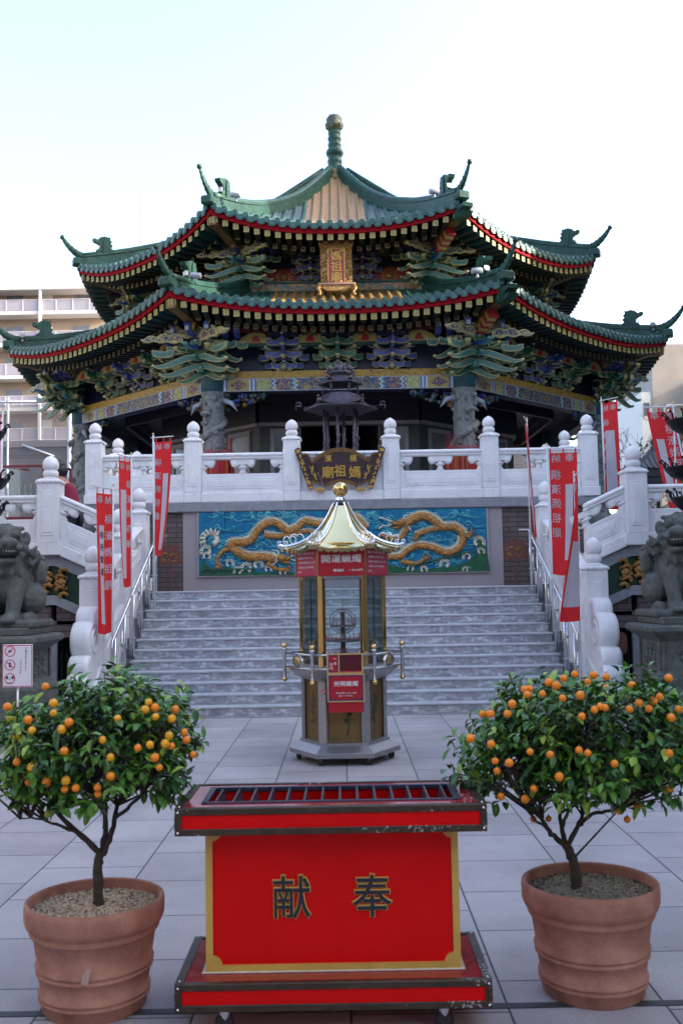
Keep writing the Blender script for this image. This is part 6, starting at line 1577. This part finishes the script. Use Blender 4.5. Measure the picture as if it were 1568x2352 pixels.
def banner(label, top, L, W, ang, mirror, seed, foot=None, sway=0.0, fold=.03, patch_r=(.56, .86, .30, .95), writing=None, twist=0.0, sleeve=True, lean=0.0, curve=0.0):
    """top: world point of the pole top; cloth hangs on side given by ang (direction of the cross bar)"""
    t = thing('prayer_banner', label, 'banner', (top[0], top[1], top[2] - L - .3), 'red and white dedication banners')
    o0 = Vector((0, 0, L + .3)); rr = random.Random(seed); ph = rr.uniform(0, 6)
    def f(u, v, off=0):          # u across 0..W from pole, v down 0..L
        a = R_(ang + twist * max(0, v / L) ** 1.5); d = Vector((math.cos(a), math.sin(a), 0)); n_ = Vector((-d.y, d.x, 0))
        g_ = fold * math.sin(u / W * 5.5 + ph + v * 1.3) * (.25 + v / L) * min(1, u / (W*.2))
        c_ = curve * (v / L) ** 2
        return o0 + d * (u * (1 - .12 * (v / L) ** 2)) + n_ * (g_ + sway * (v/L)**2 * (u/W) + off) + Vector((c_ * (u/W) + lean * v, 0, -v - .03*math.sin(u/W*3)*(v/L)))
    top_o = []
    b = MB(cloth); b.grid(12, 36, lambda p, q: f(p*W, .05 + q*(L - .05)), True, False)
    for u in (.02, W*.5, W - .03): b.grid(1, 2, lambda p, q, u=u: f(u + p*.022, -.01 + q*.07, .002), True)
    cl = b.build('cloth', t)
    if sleeve: b = MB(white_sl); b.grid(2, 30, lambda p, q: f(-.012 + p*.028, .05 + q*(L - .06), -.006), True); b.grid(2, 30, lambda p, q: f(-.012 + p*.028, .05 + q*(L - .06), .006), True); b.build('sleeve', cl)
    sg = 1 if mirror else -1
    a0, a1, c0, c1 = patch_r
    for off in (-.004, .004):
        b = MB(patch); b.grid(5, 24, lambda p, q: f(W*lerp(a0, a1, p), L*lerp(c0, c1, q), off), True); b.build('paper_strip', cl)
    def emb(items, m, name, off):
        o = join_text(name, items, m, cl, .0, .008, 2)
        # subdivide large faces are unnecessary: glyph outlines are dense enough to follow the cloth
        for v in o.data.vertices:
            x, z = v.co.x, v.co.z; w_ = f(x, -z, off); v.co = w_
        o.data.update(); return o
    # flat layout in cloth space: x = distance from pole, z = -drop
    mir = mirror
    base_items = lambda: None
    # characters read correctly on the face turned along the pole side; seen from behind they are mirrored
    flipx = -1 if ((math.cos(R_(ang)) > 0) == mir) else 1
    def ch(c, u, v, s): return (c, s * min(1, W / .34), T(u*W, 0, -v*L) @ S(flipx, 1, 1) @ FRONT)
    col = .25; items = [ch('奉', .74, .075, .13), ch('納', .27, .075, .13)]
    if not mir: items = [ch('納', .27, .075, .13), ch('奉', .74, .075, .13)]
    for i, c in enumerate('横濱媽祖廟'): items.append(ch(c, col, .21 + i * .115, .145))
    for off in (-.005, .005): emb(items, mat('banner_lettering', (.72, .66, .68), .8, bump=0), 'lettering', off)
    if writing:
        for off in (-.0075, .0075): emb([ch(c, (a0 + a1)/2, c0 + .07 + i * .085, .11) for i, c in enumerate(writing)], ink, 'handwriting', off)
    d = Vector((math.cos(R_(ang)), math.sin(R_(ang)), 0))
    b = MB(pole_w); ft = Vector(foot) - t.location if foot else Vector((lean*0, 0, -.5)); b.tube([ft, o0 + Vector((0, 0, .06)) - d*.012], .0125, 8)
    b.tube([o0 - d*.05 + Vector((0, 0, .015)), o0 + d*(W + .03) + Vector((0, 0, .03))], .009, 6)
    b.use(brass).ball(tuple(o0 + Vector((0, 0, .075)) - d*.012), .017, 8, 6); b.build('pole', t)
    return t
banner('red banner with mirrored white characters, topmost on the left stair handrail', px(354, 1008, 14.9), 1.74, .27, -6, True, 1, sway=.1, fold=.02, curve=-.16)
banner('narrow turned red banner, second of three along the left stair balustrade', px(301, 1054, 13.7), 1.75, .27, 246, False, 2, fold=.015, curve=.03, patch_r=(.45, .85, .25, .93))
banner('red banner hanging lowest on the left, hand lettered on its white strip', px(259, 1127, 12.7), 1.80, .30, 240, False, 3, fold=.03, patch_r=(.48, .85, .25, .93), writing='商売繁盛')
banner('narrow slanting red banner by the corner of the right terrace balustrade', px(1209, 972, 14.9), 1.72, .40, 254, False, 4, fold=.02, curve=-.0, lean=.055, patch_r=(.45, .85, .25, .93))
banner('wide red banner with clear mirrored white characters right of the stairs', px(1257, 1033, 13.9), 1.74, .40, -6, True, 5, fold=.015, patch_r=(.58, .84, .28, .88), curve=-.06)
banner('folded red and white banner lowest on the right stair handrail', px(1318, 1098, 12.7), 1.80, .36, 264, True, 6, fold=.05, patch_r=(.25, .75, .45, .90), curve=-.10, twist=-34)
banner('tall red banner hanging beyond the right corner of the terrace', px(1381, 922, 17.9), 1.95, .30, -45, True, 7, fold=.04, patch_r=(.2, .75, .28, .95), curve=.06)
banner('faded red banner at the far right behind the iron incense stand', px(1543, 937, 14.6), 1.5, .38, 172, False, 8, fold=.02, lean=.16, patch_r=(.55, .85, .3, .9))
banner('red banner cut off at the far left edge beside the balustrade post', px(5, 952, 14.6), 1.5, .38, 190, False, 9, fold=.02, patch_r=(.45, .85, .25, .93))
banner('small distant red banner between the marble post and the pavilion', px(1473, 1046, 24), .62, .2, 180, False, 10, fold=.01)
# ------------------------------------------------------------------ signs
board_r = mat('carved_red_wood', (.10, .03, .022), .6, scale=12, bump=.3, col2=(.17, .06, .045))
for s_, side in ((-1, 'left'), (1, 'right')):
    c = px(391 if s_ < 0 else 1183, 1290, 16.4); t = thing('carved_sign', f'small carved red board on a thin post at the {side} end of the landing', 'sign', (c.x, 16.4, ZL))
    b = MB(board_r); b.b2(-.014, .014, -.014, .014, 0, .50); b.build('post', t)
    b = MB(board_r); b.prism([(-.19, .44), (.19, .44), (.18, .66), (.14, .68), (.13, .75), (.06, .76), (0, .79), (-.06, .76), (-.13, .75), (-.14, .68), (-.18, .66)], -.035, -.014); bb = b.build('board', t)
    b = MB(gold_dk); rr = random.Random(5)
    for k in range(30): b.ball((rr.uniform(-.14, .14), -.037, rr.uniform(.48, .63)), rr.uniform(.01, .02), 6, 4, rr.uniform(.6, 1.4), .5)
    b.build('gold_carving', bb)
t = thing('wooden_sign', 'brown wooden notice board with clipped corners on a post by the right gate', 'sign', (px(1420, 1480, 12.4).x, 12.4, 0))
b = MB(board_r); b.tube([(0, 0, 0), (0, 0, .80)], .028, 10); b.build('post', t)
b = MB(mat('sign_wood_brown', (.16, .06, .04), .55, vary=.15)); b.prism([(-.08, .78), (.06, .76), (.09, .80), (.09, .98), (.06, 1.02), (-.07, 1.04), (-.1, 1.0), (-.1, .82)], -.05, -.028); b.build('board', t)
t = thing('notice_sign', 'white notice board with three red prohibition symbols at the far left', 'sign', (px(41, 1526, 10.4).x, 10.4, 0))
sw = mat('notice_white', (.70, .66, .68), .5, vary=.04, bump=0); nr = mat('notice_red', (.50, .02, .10), .5, bump=0)
b = MB(steel); b.tube([(0, .02, 0), (0, .02, .75)], .015, 8); b.build('post', t)
b = MB(sw); b.bb2(-.155, .155, -.01, .01, .66, 1.10, .004); nb_ = b.build('board', t)
b = MB(nr); 
for z0, z1, x0, x1 in ((1.085, 1.094, -.15, .15), (.666, .672, -.15, .15), (.666, 1.094, -.152, -.146), (.666, 1.094, .146, .152)): b.b2(x0, x1, -.0115, -.0095, z0, z1)
for z in (1.03, .89, .75):
    b.M = T(-.075, -.0125, z) @ RX(90); n_ = 28
    for k in range(n_):
        a0, a1 = 2*PI*k/n_, 2*PI*(k+1)/n_
        b.prism([(.048*math.cos(a0), .048*math.sin(a0)), (.048*math.cos(a1), .048*math.sin(a1)), (.056*math.cos(a1), .056*math.sin(a1)), (.056*math.cos(a0), .056*math.sin(a0))], -.001, .001, 'xy')
    if z > .8: b.M = T(-.075, -.0130, z) @ RY(-40 if z > 1 else 40); b.b2(-.05, .05, -.001, .001, -.004, .004)
b.M = ID4.copy(); b.build('ring', nb_)
b = MB(ink); b.ball((-.075, -.012, 1.03), .02, 10, 6, .6, .1); b.b2(-.085, -.065, -.0125, -.0115, .865, .915)
for s_ in (-1, 1): b.ball((-.075 + s_*.03, -.013, .76), .012, 8, 6, 1.6, .1); b.ball((-.075 + s_*.012, -.014, .757), .004, 6, 4, 1, .2)
b.ball((-.075, -.014, .742), .006, 6, 4, 1, .2); b.build('pictogram', nb_)
join_text('lettering', [(c, .026, T(.09, -.0115, 1.06 - i*.031) @ FRONT) for i, c in enumerate('ご協力ありがとう')] + [(c, .026, T(.035, -.0115, .93 - i*.031) @ FRONT) for i, c in enumerate('ございます')] + [('NO PETS', .017, T(-.075, -.015, .705) @ FRONT)], ink, nb_, .0005, .004)
# ------------------------------------------------------------------ person
skin = mat('skin', (.42, .22, .14), .5, vary=.05, bump=0)
pt = px(161, 1190, 15.6)
t = thing('person', 'person in a maroon jacket leaning forward on the left side stairs', 'person', (pt.x + .0, 15.6, 1.95))
def skinned(name, verts, edges, rad, m, parent, root=0):
    me = bpy.data.meshes.new(name); me.from_pydata(verts, edges, []); me.materials.append(m)
    o = bpy.data.objects.new(name, me); COL.objects.link(o); o.parent = parent
    sk = o.modifiers.new('skin', 'SKIN'); sk.use_smooth_shade = True
    for i, v in enumerate(me.skin_vertices[0].data): v.radius = (rad[i], rad[i] * .85); v.use_root = (i == root)
    ss = o.modifiers.new('sub', 'SUBSURF'); ss.levels = 2; ss.render_levels = 2; return o
V = [(.02, 0, .92), (.01, 0, 1.10), (-.04, 0, 1.28), (-.10, 0, 1.42), (-.15, 0, 1.49), (-.19, 0, 1.56), (-.20, 0, 1.64),
     (-.09, .17, 1.38), (-.20, .22, 1.15), (-.38, .20, 1.08), (-.09, -.17, 1.38), (-.20, -.22, 1.15), (-.38, -.20, 1.08),
     (.03, .10, .86), (.0, .11, .48), (.03, .11, .08), (-.10, .12, .03), (.03, -.10, .86), (-.02, -.11, .48), (.06, -.11, .08), (-.07, -.12, .03)]
Ed = [(0,1),(1,2),(2,3),(3,4),(4,5),(5,6),(3,7),(7,8),(8,9),(3,10),(10,11),(11,12),(0,13),(13,14),(14,15),(15,16),(0,17),(17,18),(18,19),(19,20)]
Rd = [.15, .155, .165, .13, .055, .085, .085, .075, .055, .035, .075, .055, .035, .10, .075, .05, .045, .10, .075, .05, .045]
body = skinned('body', V, Ed, Rd, skin, t)
jk = skinned('jacket', [V[i] for i in (0, 1, 2, 3, 7, 8, 9, 10, 11, 12)], [(0,1),(1,2),(2,3),(3,4),(4,5),(5,6),(3,7),(7,8),(8,9)], [.175, .18, .19, .15, .10, .078, .055, .10, .078, .055], mat('jacket_maroon', (.22, .006, .035), .75, vary=.15, bump=.3, bscale=12), t)
tr_ = skinned('trousers', [V[i] for i in (0, 13, 14, 15, 17, 18, 19)], [(0,1),(1,2),(2,3),(0,4),(4,5),(5,6)], [.165, .12, .095, .07, .12, .095, .07], mat('trousers_black', (.012, .012, .016), .8), t)
b = MB(mat('hair_black', (.012, .010, .010), .5, bump=.3, bscale=80)); b.ball((-.185, 0, 1.68), .118, 16, 12, .95, .95); b.ball((-.145, 0, 1.61), .112, 14, 10); hr_ = b.build('hair', body)
b = MB(skin); b.ball((-.245, 0, 1.59), .078, 14, 10, 1.2, .9); b.tube([(-.30, 0, 1.62), (-.335, 0, 1.585), (-.31, 0, 1.575)], [.012, .017, .012], 8)
for s_ in (-1, 1): b.ball((-.19, s_*.098, 1.60), .028, 8, 6, 1.2, .4)
b.build('face', body)
for s_ in (-1, 1):
    b = MB(skin); b.ball((-.42, s_*.20, 1.07), .04, 10, 8, .5, .9)
    for k in range(4): b.tube([(-.445, s_*(.175 + .016*k), 1.07), (-.475, s_*(.175 + .016*k), 1.06), (-.49 + .006*abs(k-1.5), s_*(.175 + .016*k), 1.035)], [.009, .0085, .007], 6)
    b.tube([(-.42, s_*.165, 1.07), (-.45, s_*.145, 1.055)], [.011, .008], 6); b.build('hand', body)
# ------------------------------------------------------------------ red glass cabinet, left wing
c = px(66, 1110, 16.6); t = thing('glass_cabinet', 'red framed glass display cabinet behind the left wing balustrade', 'cabinet', (c.x - .05, 16.6, 2.46))
redf = mat('cabinet_red', (.16, .012, .02), .4)
b = MB(redf)
for x in (-.42, .30, .62):
    y = 0 if x < .5 else .5; b.b2(x - .02, x + .02, y - .02, y + .02, 0, 1.32)
b.b2(-.42, .30, -.02, .02, 1.29, 1.33); b.b2(-.42, .30, -.02, .02, .42, .46); b.tube([(.30, 0, 1.31), (.62, .5, 1.31)], .02, 4); b.tube([(-.42, 0, 1.31), (-.1, .5, 1.31)], .02, 4); b.b2(-.42, .30, .0, .5, 0, .42); b.build('frame', t)
b = MB(clear); b.b2(-.40, .28, -.004, .004, .46, 1.29); b.build('glass', t)
b = MB(mat('cabinet_shelf', (.35, .36, .38), .4)); b.b2(-.38, .28, .05, .45, .62, .64)
for k in range(6): b.b2(-.35 + .1*k, -.335 + .1*k, .1, .12, .64, .95 + .02*k)
b.build('shelf_items', t)
# ------------------------------------------------------------------ pavilion at right
t = thing('small_pavilion', 'small dark pavilion with ribbed hipped roof beyond the right balustrade', 'pavilion', (px(1505, 1080, 19).x, 19, 0))
tile_dk = mat('pavilion_tile', (.05, .052, .06), .5, scale=8, bump=.2, col2=(.09, .093, .105)); z0 = px(1505, 1082, 19).z
b = MB(tile_dk)
for k in range(4):
    b.M = RZ(90*k)
    b.grid(8, 8, lambda p, q: ((2*p-1)*lerp(.56, .05, q**.8), -lerp(.56, .05, q**.8), z0 + .42*q**1.1), False)
    for j in range(11):
        u = -.5 + j*.1; qe = max(0, (.56 - abs(u)) / .51) ** 1.25
        if qe > .05: b.tube([(u, -lerp(.56, .05, (qe*i/5)**.8) - .0, z0 + .42*(qe*i/5)**1.1 + .01) for i in range(6)], .018, 5)
b.M = ID4.copy(); b.lathe([(.07, .40), (.09, .44), (.05, .47), (.08, .53), (.09, .58), (.05, .63), (.0, .68)], 12, M=T(0, 0, z0)); b.build('roof', t)
b = MB(mat('pavilion_wood', (.03, .028, .03), .6)); b.b2(-.53, .53, -.53, .53, z0 - .16, z0 - .005); b.b2(-.50, .50, -.50, .50, z0 - .22, z0 - .17)
for sx in (-1, 1):
    for sy in (-1, 1): b.b2(sx*.42 - .04, sx*.42 + .04, sy*.42 - .04, sy*.42 + .04, 0, z0 - .2)
b.b2(-.3, .3, -.3, .3, 0, 2.6); b.build('frame', t)
# ------------------------------------------------------------------ buildings
tan = tile_mat('apartment_tile', (.34, .26, .20), (.38, .29, .22), .6, .16, (.36, .29, .24), .01, .5, .8, .1, 'XZ', .06)
bal_w = mat('balcony_white', (.62, .60, .59), .6, vary=.05); pan_g = mat('balcony_panel', (.33, .30, .34), .5, vary=.08)
apw = mat('apartment_window', (.16, .17, .20), .2, vary=.3, scale=2, bump=0); apw2 = mat('frosted_screen', (.36, .42, .50), .4)
ap = thing('apartment_block', 'beige apartment block with long white balconies at the far left', 'apartment building', (-30, 88, 0))
XR = -20.9 + 30; b = MB(tan); b.b2(-30, XR, 1.6, 14, 0, 29.2); wl = b.build('wall', ap)
b = MB(bal_w); b.bb2(-30.2, XR + .3, -.2, 14.2, 29.1, 29.75, .05); b.build('roof', ap)
for f_ in range(9):
    z = 27.05 - f_ * 2.93
    b = MB(bal_w); b.b2(-30, XR, 0, 1.6, z - .16, z + .16); bl_ = b.build('balcony', ap)
    b = MB(pan_g); b.b2(-30, XR, .03, .06, z + .2, z + 1.15); b.use(bal_w).b2(-30, XR, .0, .05, z + 1.17, z + 1.22)
    for k in range(28): b.b2(-30 + k*1.5, -29.94 + k*1.5, .0, .03, z + .16, z + 1.17)
    b.build('railing', bl_)
    for k, x in enumerate((-8.5, -4.2, -2.2, .3, 3.3, 6.4)):
        if k % 3 == 1: b = MB(bal_w); b.b2(x - .45, x + .45, 1.52, 1.6, z + .16, z + 2.2); b.build('door', ap)
        else: b = MB(apw); b.b2(x - .75, x + .75, 1.54, 1.6, z + .9, z + 2.05); b.build('window', ap)
    b = MB(apw2); b.b2(-4.0 + .3, -2.6 + .3, .35, .40, z + .2, z + 2.75); b.build('screen', ap)
b = MB(bal_w); b.b2(3.0, 3.25, -.12, .0, 1, 29.4); b.build('downpipe', ap)
b = MB(mat('mast_red', (.4, .1, .1), .5)); b.tube([(-.0, 0, 29), (-.0, 0, 39.5)], .05, 5); mo = b.build('rooftop_mast', None); mo.location = (px(321, 560, 92).x, 92, 0); tag(mo, 'thin red rooftop mast rising against the sky on the left', 'mast')
gb = thing('grey_brick_building', 'dark grey brick building behind the scaffolding net on the left', 'building', (-14, 44, 0))
gbm = tile_mat('grey_brick', (.14, .135, .14), (.17, .165, .17), .5, .16, (.10, .095, .10), .012, .5, .8, .3, 'XZ', .15)
b = MB(gbm); b.b2(-12, 5.4, 0, 10, 0, 8.2); b.use(mat('grey_render', (.22, .20, .21), .8)).b2(-12, 5.5, -.1, 10.1, 8.2, 8.5); b.b2(-12, 5.45, -.05, 0, 5.6, 5.8); gw = b.build('wall', gb)
b = MB(apw)
for x in (-4.5, -1.8): b.b2(x - .5, x + .5, -.04, 0, 5.9, 7.5)
b.build('window', gw)
net_m = bpy.data.materials.new('scaffold_net'); net_m.use_nodes = True; n_t = net_m.node_tree; pbn = n_t.nodes['Principled BSDF']; pbn.inputs['Base Color'].default_value = (.16, .14, .15, 1); pbn.inputs['Roughness'].default_value = .8
tb_ = n_t.nodes.new('ShaderNodeBsdfTransparent'); mxn = n_t.nodes.new('ShaderNodeMixShader'); mxn.inputs[0].default_value = .55; n_t.links.new(tb_.outputs[0], mxn.inputs[1]); n_t.links.new(pbn.outputs[0], mxn.inputs[2]); n_t.links.new(mxn.outputs[0], n_t.nodes['Material Output'].inputs['Surface'])
sc_ = thing('scaffolding', 'steel scaffolding hung with dark translucent netting at the left', 'scaffolding', (-12, 40, 0))
galv = mat('galvanised_pipe', (.5, .5, .52), .4, .6)
xz = lambda x, y, Y: (px(x, y, Y).x + 12, px(x, y, Y).z)
x1 = xz(160, 1000, 40)[0]; zt = xz(100, 922, 40)[1]
b = MB(galv)
for x in (x1 - 7.5, x1 - 5, x1 - 2.5, x1): b.tube([(x, 0, 0), (x, 0, zt + (.9 if x == x1 else .2))], .05 if x < x1 else .09, 6)
b.tube([(x1 + .75, .8, 0), (x1 + .75, .8, zt + .3)], .05, 6); b.tube([(x1 + 1.9, .0, 6.8), (x1 + 1.9, .0, zt)], .05, 6)
b.tube([(x1 - 8, 0, zt), (x1, 0, zt)], .05, 6); b.tube([(x1, 0, zt + .1), (x1 + 3.0, .6, zt - .5)], .05, 6); b.tube([(x1 - 1.9, -.05, 7.7), (x1 - .6, -.05, 7.2)], .055, 6); b.build('pipe_frame', sc_)
b = MB(mat('black_post', (.02, .02, .025), .5)); b.tube([(x1 + 1.1, .5, 0), (x1 + 1.1, .5, zt - .2)], .06, 6); b.build('black_post', sc_)
b = MB(net_m); b.grid(24, 10, lambda p, q: (lerp(x1 - 8, x1 + 3.2, p), .12 + .12*math.sin(p*34 + q*2) + .08*math.sin(p*80), lerp(0, zt - .1, q)), True); b.build('net', sc_)
rb = thing('concrete_apartment', 'pale concrete apartment tower with pipes and balcony at the right edge', 'apartment building', (14.6, 45, 0))
con = mat('pale_concrete', (.36, .33, .29), .8, vary=.1, scale=1.2, bump=.1, det=8); conw = mat('lit_face_white', (.74, .73, .70), .7, vary=.04)
xL = px(1473, 950, 45).x - 14.6; xM = px(1497, 900, 45).x - 14.6
b = MB(conw); b.prism([(xL, 0), (xM + .02, -.0), (xM + .02, 6), (xL, 6)], 5.5, 10.4, 'xy'); b.build('lit_face', rb)  # strong light on this left wall is painted in as near white
b = MB(con); b.b2(xM, 9, -.05, 6, 0, 12.6); cw = b.build('wall', rb)
b = MB(con); b.b2(xM - .25, xM + 1.9, -1.5, -.05, 4.3, 6.5); b.b2(xM + .75, xM + 2.6, -1.1, -.05, 8.35, 8.5); b.b2(xM + .75, xM + 2.6, -1.1, -1.0, 6.6, 7.4); b.build('balcony', rb)
b = MB(bal_w); b.tube([(xM + .45, -.15, 6.5), (xM + .45, -.15, 9.6), (xM + .6, -.15, 9.75), (xM + 2.0, -.15, 9.75)], .05, 6); b.tube([(xM + .62, -.15, 6.5), (xM + .62, -.15, 9.55)], .04, 6); b.b2(xM + 2.0, xM + 2.8, -.6, -.05, 6, 11.0); b.build('pipe', cw)
b = MB(apw); b.b2(xL + .3, xL + .55, -.03, .02, 7.1, 7.9); b.b2(xL + .1, xL + .35, -.03, .02, 9.3, 9.9); b.b2(xM + 1.2, xM + 1.7, -.08, -.04, 6.7, 8.0); b.build('window', cw)
# added buildings, most unseen, that shade the court and shape sun patches
sur = tile_mat('added_wall', (.30, .26, .23), (.34, .30, .26), .3, .1, (.22, .2, .18), .01, .5, .8, .1, 'XZ', .1)
def block(label, x0, x1, y0, y1, h, faces, m=None):
    t = thing('added_building', label, 'building', (x0, y0, 0)); b = MB(m or sur); b.b2(0, x1 - x0, 0, y1 - y0, 0, h); w_ = b.build('wall', t)
    b = MB(apw)
    for (ax, pos, a0, a1) in faces:
        n = int((a1 - a0) / 3.2)
        for i in range(n):
            for f_ in range(int(h / 3.1)):
                c = a0 + (i + .5) * (a1 - a0) / n; z = 1.4 + f_ * 3.1
                if ax == 'x': b.b2(pos - .04 if pos < .1 else pos, pos if pos < .1 else pos + .04, c - .9, c + .9, z, z + 1.4)
                else: b.b2(c - .9, c + .9, pos - .04 if pos < .1 else pos, pos if pos < .1 else pos + .04, z, z + 1.4)
    b.build('windows', w_)['kind'] = 'stuff'
block('unseen tall brown tiled building added on the right to shade the court', 16.5, 28, -10, 18.2, 24, [('x', 0, 0, 28)])
block('unseen lower building added between two tall ones to let a sun patch through', 16.6, 28, 18.21, 22.8, 13.5, [('x', 0, 0, 4.6)])  # added low infill, its height lets sun reach the right roof corners
block('unseen tall brown tiled building added to keep sun off the upper roof', 16.5, 28, 22.81, 37, 24, [('x', 0, 0, 14)])
block('unseen brown tiled building added on the left to darken that side', -28, -16, -10, 26, 15, [('x', 12, 0, 36)])  # added unseen block, dims the temple's left faces
block('unseen row of shops added behind the viewer for shade and reflections', -15, 16, -24, -13, 11.5, [('y', 11, 0, 31)])  # added unseen row, cuts sky light and gives the brass something to mirror
block('grey brick building added low behind the temple to hide bright sky', -10, 9.6, 44, 52, 7.6, [('y', 0, 0, 19)], gbm)  # added to cover the bright sky gap under the eaves
# bare tree on the right
t = thing('bare_tree', 'leafless tree of fine pale twigs before the concrete tower', 'tree', (px(1440, 1100, 30).x, 30, 0))
b = MB(mat('pale_bark', (.20, .16, .13), .9)); rr = random.Random(12)
b.tube([(0, 0, 0), (.1, 0, 3), (0, 0, 4.6)], [.16, .12, .08], 8)
def br(p, d, L, r, n):
    q = p + d * L * .5 + Vector((rr.uniform(-1, 1), rr.uniform(-1, 1), rr.uniform(-1, 1))) * L * .08; e = p + d * L
    tw_.tube([p, q, e], [r, r*.8, r*.6], 4)
    if n == 0: return
    for k in range(rr.choice((2, 3, 3))):
        dd = (d + Vector((rr.uniform(-1, 1), rr.uniform(-1, 1), rr.uniform(-.5, .7))) * .75).normalized(); br(p.lerp(e, rr.uniform(.5, 1)), dd, L * rr.uniform(.6, .85), r * .62, n - 1)
b.build('trunk', t); tw_ = MB(MATS['pale_bark'])
for k in range(7): a = k * .9; br(Vector((0, 0, 3.4 + .2*k)), Vector((math.cos(a), math.sin(a), rr.uniform(.2, .9))).normalized(), 1.25, .035, 4)
tw_.build('crown', t)
t = thing('evergreen_shrub', 'small green shrub behind the pavilion roof', 'shrub', (px(1455, 1080, 26).x + .6, 26, 0))
b = MB(bark); b.tube([(0, 0, 0), (0, 0, 4.2)], .05, 6); b.build('trunk', t); b = MB(leaf_ms[2])
for k in range(900):
    v = Vector((rr.gauss(0, .5), rr.gauss(0, .4), rr.gauss(0, .35))); p = Vector((0, 0, 4.5)) + v; a, c = [Vector((rr.uniform(-1, 1), rr.uniform(-1, 1), rr.uniform(-1, 1))) * .07 for _ in (0, 1)]
    b.use(rr.choice(leaf_ms)); b.add([p, p + a, p + a + c, p + c], [(0, 1, 2, 3)], False)
b.build('crown', t)
